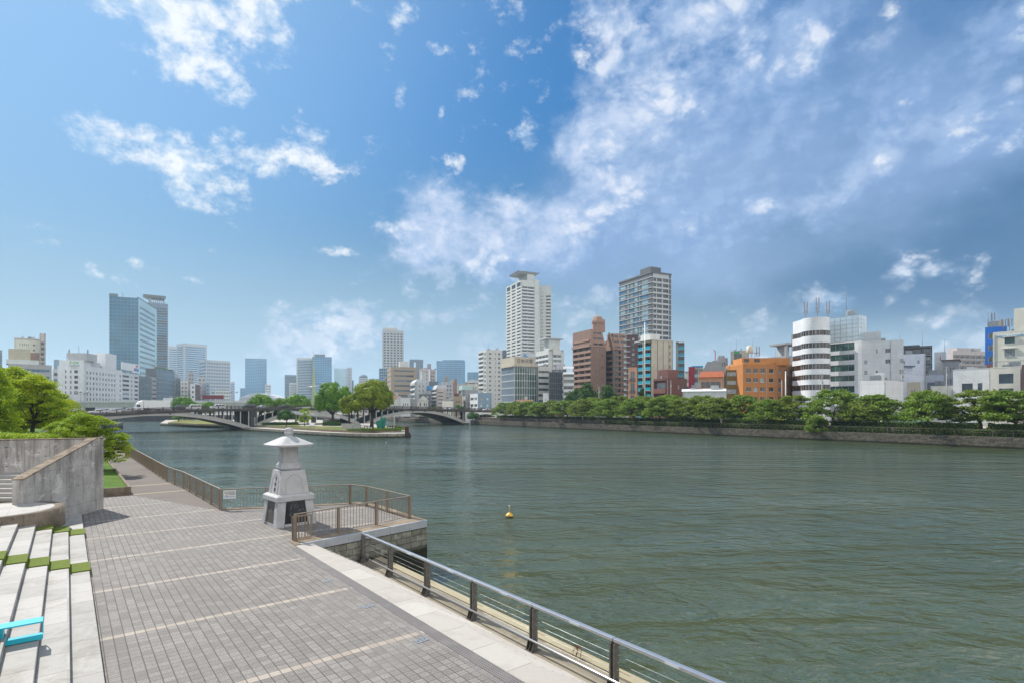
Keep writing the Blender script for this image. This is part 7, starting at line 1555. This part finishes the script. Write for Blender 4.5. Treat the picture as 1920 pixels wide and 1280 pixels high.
B = tower('pale green glass tower with white right edge', 626, 628, 650, 690, 1350, 5, w_lgrey, 28, 'curtain', g_mint, D=36, n=8); B.done()
B = tower('white slab standing right behind the pale green glass tower', 649.5, 650, 660, 688, 1360, 5, w_lgrey, 28, 'grid', g_blue, D=30, n=1, fh=.3); B.done()
B = tower('small grey slab right of the pale green tower', 659, 660, 663, 712, 1380, 5, w_slate, 20, 'bands', g_blue, D=20); B.done()
B = tower('domed pale blue tower with a saucer topped neighbour', 672, 673, 690, 707, 1300, 5, w_lgrey, 20, 'grid', g_blue, D=24, n=5, fh=.4); b = MB(); b.lathe([(B.L * .5, 0), (B.L * .46, 2), (B.L * .3, 5.5), (0.5, 7)], w_slate, 20); o = b.build('dome', B.root); o.location = (B.L / 2, B.L / 2, B.H + 1); B.done()
B = tower('lower pale tower carrying a flat saucer on a stem', 689, 690, 701, 713, 1290, 5, w_lgrey, 18, 'grid', g_blue, D=20, n=3, fh=.4); b = MB(); b.lathe([(1, 0), (1, 3), (8, 4.4), (8.2, 5), (.5, 5.5)], w_slate, 20); o = b.build('saucer', B.root); o.location = (B.L * .8, 8, B.H); B.done()
# left skyline
B = Bld('dark blue glass tower wall meeting a bright mint mirror wall at its corner', 205, 259.5, 294, 559, 620, 110, g_tower, name='high_rise_tower', cat='tower')
B.curtain('L', g_tower, 3.4, 3.9, frame_b, .14, mh=.2)
nf = 19; hh = B.H - 9
b = MB(); B.fb(b, 'R', .02, B.L - .02, -.05, .05, .01, B.H - .01, g_mint); B.part('mirror_wall', b)
fh = (B.H - 12) / nf
for k in range(nf):
    if k > 3: b = MB(); B.fb(b, 'R', B.L * .08, B.L * .88, .06, .16, k * fh + 4 + fh * .55, k * fh + 4 + fh * .95, g_blue); B.part('window_band', b)
    else: b = MB(); B.fb(b, 'R', B.L * .02, B.L * .98, .06, .16, k * fh + 4, k * fh + 4 + fh * .6, g_tower); B.part('window_band', b)
b = MB(); b.box(-.6, -.1, B.D - 8, B.D, B.H, B.H + 3.2, w_slate); b.box(-.3, B.L, -.25, 1.2, B.H, B.H + .9, w_slate); b.build('roof_edge', B.root); B.mast(2, B.D - 12, 6, .2); B.done(core=g_tower)
B = tower('grey apartment tower with winged roof behind the glass tower', 277, 278, 315, 567, 760, 14, w_slateb, 42, 'bands', [g_tower, g_dark], D=28, fh=.55)
b = MB(); b.box(B.L * .02, B.L * .16, 4, 20, B.H, B.H + 8, w_stone); [b.box(B.L * (.25 + .1 * k), B.L * (.29 + .1 * k), 5, 9, B.H, B.H + 7, w_stone) for k in range(5)]; b.box(B.L * .78, B.L * .82, 4, 20, B.H, B.H + 6, w_stone); b.build('roof_columns', B.root); b = MB(); b.hull8([(0, 2, B.H + 7), (B.L * .8, 2, B.H + 7), (B.L * .8, 22, B.H + 7), (0, 22, B.H + 7), (-6, -3, B.H + 10), (B.L * .9, -3, B.H + 10), (B.L * .9, 26, B.H + 10), (-6, 26, B.H + 10)], w_stone); b.build('winged_roof', B.root); B.done()
B = tower('pale blue tower edge between the winged roof tower and the wide glass tower', 314, 316, 334, 648, 1250, 5, w_lgrey, 28, 'bands', g_tower2, D=30); B.done()
B = tower('wide pale glass tower with bright left corner', 331, 345, 388, 643, 1150, 50, w_lgrey, 30, 'bands', g_tower2, fh=.6); B.done()
B = tower('broad blue grid office block with a paler left side', 372, 387, 432, 674, 900, 50, w_lgrey, 15, 'grid', g_tower2, fh=.55, n=14); B.done()
B = tower('white low gridded annex below the broad blue block', 395, 404, 432, 731, 860, 50, w_offw, 6, 'grid', g_blue, n=9, fh=.5); B.done()
B = tower('stepped pale tower right of the broad blue block', 431, 432, 440, 716, 1100, 5, w_lgrey, 16, 'bands', g_tower2, D=20); B.done()
AR = 104
B = Bld('office with black blank end wall, glass front and roof garden', 273, 294, 327, 690, 505, AR, w_dgrey, name='office_building'); B.curtain('R', g_tower2, 2.4, 3.9, frame_g, .25, mh=.4); b = MB(); b.box(.3, B.L * .5, -.1, 1.4, B.H, B.H + 1.2, l_hedge); b.box(B.L * .62, B.L - 3, -.1, 1.4, B.H, B.H + 1.2, l_hedge); b.build('roof_garden', B.root); B.done()
B = Bld('slate grey narrow office with small square windows', 261, 262, 284, 704, 468, AR, w_slate, D=14, name='office_building', fix=True); B.grid('R', B.even(5, B.L * .06, B.L * .95, .42), B.even(8, 0, B.H - 1, .4), gmix, rec=.2); B.done()
B = Bld('stone grey narrow office right of the slate one', 284, 285, 293.5, 706, 494, AR, w_stone, D=14, name='office_building', fix=True); B.bands('R', 8, .42, [g_blue, g_dark], .8, .6); B.done()
B = Bld('white office with ribbon windows and rooftop billboards', 226, 227, 260.5, 697, 432, AR, w_white, D=14, name='office_building', fix=True); B.grid('R', [(B.L * .08, B.L * .44), (B.L * .55, B.L * .61), (B.L * .74, B.L * .95)], B.even(9, 0, B.H - 1, .45), gmix, rec=.25)
b = MB(); b.box(-.5, B.L * .60, -.6, -.2, B.H + 2.2, B.H + 8.0, paint_w); b.build('billboard', B.root); b = MB(); b.box(B.L * .60, B.L, -.5, -.1, B.H + 1.0, B.H + 8.2, paint_w); b.box(B.L * .68, B.L * .95, -.56, -.51, B.H + 2.4, B.H + 4.9, blue_m); b.box(B.L * .68, B.L * .74, -.60, -.565, B.H + 2.5, B.H + 4.8, red_m); b.box(B.L * .78, B.L * .9, -.56, -.51, B.H + 5.9, B.H + 7.2, red_m); b.build('billboard', B.root)
b = MB(); [b.box(x, x + .25, 0, .3, B.H, B.H + 2.3, metal_g) for x in (0, 5, 10, 15, 20, 25)]; b.build('billboard_frame', B.root); B.done()
# the white logistics office: lettered end and long receding wing
B = Bld('large white office with green lettering and a long wing of small square windows', 111, 157, 158.2, 675, 371, 99, w_white2, name='office_building')
z_ = lambda py, Y=371: zz(py, Y) - 3.4; NX = B.root
rows = sorted([(z_(py + 3), z_(py - 2.7)) for py in (696, 706, 715.5, 725.5, 735.5)]); D_ = B.D
B.grid('L', [(D_ * .24, D_ * .285), (D_ * .445, D_ * .495), (D_ * .61, D_ * .76)], rows, [g_brown, g_blue, g_dark], rec=.25, mull=2)
def ltext(s_, size, mat, u, z, sx): o = text('lettering', s_, size, mat, B.root, (-.08, D_ - u, z), (R(90), 0, R(-90)), .04, sx=sx)
ltext('NX', 2.6, plain('green sign letters', (.05, .42, .03), .5, .05), D_ * .62, z_(682), 1.5); ltext('NIPPON', 1.3, w_dgrey, D_ * .63, z_(686.5), 1.3); ltext('EXPRESS', .95, w_lgrey, D_ * .63, z_(689.7), 1.2)
b = MB(); b.box(2, 14, D_ * -.05, D_ * .78, B.H + .003, z_(661), w_lgrey); b.build('plant_room', B.root); B.mast(4, D_ * .75, 8, .12, 2); B.mast(4, D_ * .35, 10, .14); B.mast(4, D_ * -.02, 8, .12, 2)
b = MB(); b.box(.8, 22, 1.4, D_ - .2, 0, B.H - .02, w_white2); b.build('rear_wall', B.root); B.done()
B = Bld('', 157, 158, 229, 685, 371.8, 99, w_white2, D=16, name='window_wing', fix=True, host=NX)
B.grid('R', B.even(10, 1.5, B.L * .83, .42) + [(B.L * .93, B.L * .96)], [(z2, z2 + 1.9) for z2 in [z_(py + 3, 372) for py in (747, 737.5, 727, 717, 707, 697)]], [g_black, g_dark, g_brown, g_pale], rec=.3, fm=frame_w, mull=1); B.box('penthouse', 0, 9, 1, 10, 3.4, w_white2); B.box('stair_tower', B.L * .55, B.L * .85, .4, 8, 11, w_white2); B.done()
B = Bld('pale blue side building left of the lettered office', 99, 100, 111, 691, 376, 4, w_lgrey, D=14, name='office_building'); B.bands('R', 7, .5, [g_blue, g_dark], .3, .3); B.box('roof_house', .5, B.L, 1, 10, 6.5, w_blue); B.done()
B = Bld('stone grey office with rounded ribbon windows behind the yellow tree', 14, 15.5, 97, 681, 330, 8, w_stone, D=16, name='office_building'); B.bands('R', 7, .42, [g_dark, g_tower], 1.5, 1.0, bay=2); B.box('penthouse', 0, B.L * .5, 2, 12, 9, w_sand); B.box('roof_ledge', -1, B.L * .7, .5, 14, 2.6, w_white); B.done()
B = Bld('tall cream hotel with brown lower half and balcony stair at left', 25, 27, 75, 633, 400, 8, w_cream, D=16, name='hotel')
B.grid('R', [(B.L * x, B.L * (x + .025)) for x in (.2, .3, .38, .46, .54)] + [(B.L * .72, B.L * .80)], B.even(14, 0, B.H - 2.6, .3), [g_brown, g_dark], rec=.25, fm=None); b = MB(); b.box(.2, B.L * .98, -.09, -.004, 0, zz(659, 400) - 3.4, w_brown); b.build('brown_cladding', B.root); b = MB(); b.box(-.2, B.L, -.14, -.004, B.H - 1, B.H, w_pinkst); b.build('cornice', B.root); B.done()
B = Bld('pinkish stair tower with balconies on the right side of the hotel', 74, 75, 86, 625, 400, 8, w_pinkst, D=14, name='hotel'); B.balcony('R', 14, 1, w_pinkst, 1.4, .3, B.L * .75, zt=6); B.done()
B = tower('blue slab tower at the left frame edge', -20, -18, 4, 655, 800, 4, w_slate, 26, 'bands', g_blue, D=20); B.done()
for (pl, pr, top, Y, wl, lab, n, k) in ((327, 334, 703, 560, w_stone, 'narrow stone office right of the office with roof garden', 2, 9), (328, 338, 709, 555, w_slate, 'narrow dark blue glass office in the middle of the left row', 2, 9), (338, 352, 713, 550, w_offw, 'white slim office with grey side left of the blue one', 2, 8), (352, 363, 697, 580, w_stone, 'taller grey office with open roof frame', 3, 10), (357, 366, 719, 540, w_white, 'small white office with dark slit windows', 1, 6), (366, 375, 721, 545, w_dbrown, 'small dark brown office', 2, 7), (370, 386, 706, 565, w_lgrey, 'grey balcony office near the middle tree', 2, 9), (385, 393, 718, 560, w_blue, 'narrow blue office at the end of the left row', 1, 8), (306, 324, 745, 380, w_white, 'low white shop roof behind the truck', 3, 3)):
    B = Bld(lab, pl, pl + .5, pr, top, Y, 6, wl, D=12, name='office_building', group=None); B.punched('R', n, k, .55, .45, gmix, .3, .3, zt=1.); B.clutter(1); B.done()
# low fill of small houses along both streets so that no gap opens between the named blocks
rr = random.Random(42); wl_ = [w_white, w_offw, w_lgrey, w_cream, w_stone, w_pinkst]
fills = [(700, 728, 735, 520), (660, 702, 748, 480), (822, 850, 735, 420), (896, 945, 745, 430), (1178, 1200, 700, 330), (1262, 1300, 700, 300), (1500, 1560, 700, 260), (1395, 1410, 700, 260), (1625, 1660, 690, 260), (1700, 1790, 705, 260), (1560, 1640, 715, 240), (500, 560, 752, 700), (395, 470, 752, 600), (600, 660, 752, 600), (1056, 1080, 720, 380), (1280, 1330, 705, 280), (1735, 1860, 700, 300)]
cl_ = ['plain pale house', 'plain white low house', 'plain grey low block', 'plain cream low block', 'plain stone coloured block', 'plain pinkish low block']
for i, (a, c, top, Y) in enumerate(fills):
    k = rr.randrange(6); B = Bld(cl_[k] + ' ' + ['left of the beige office', 'behind the big camphor tree', 'behind the silver grey apartment house', 'behind the blue grey house', 'beside the maroon strip tower', 'right of the teal balcony wing', 'behind the round white tower', 'behind the ochre building', 'behind the panelled tower side block', 'behind the grey tower house', 'under the panelled tower', 'left of the striped tower foot', 'under the broad blue block', 'behind the dark camphor tree', 'behind the narrow white balcony house', 'behind the crimson wall', 'behind the low flat white house'][i], a, a + .5, c, top, Y, rr.uniform(4, 12), wl_[k], D=14, name='house')
    B.punched('R', max(2, int(B.L / 4)), max(1, int(B.H / 3.3)), .5, .42, gmix, .5, .5, zt=.8); B.clutter(2); B.done()
# ================================================================ haze
hz = NT('haze air'); pv = hz.n('ShaderNodeVolumePrincipled'); pv.inputs['Color'].default_value = (.62, .82, 1, 1); pv.inputs['Density'].default_value = .00014; pv.inputs['Anisotropy'].default_value = .35
hz.nt.links.new(pv.outputs[0], hz.out.inputs['Volume'])
b = MB(); b.box(-2600, 2600, -300, 3300, -3, 215, hz.mat); b.build('haze', kind='stuff')
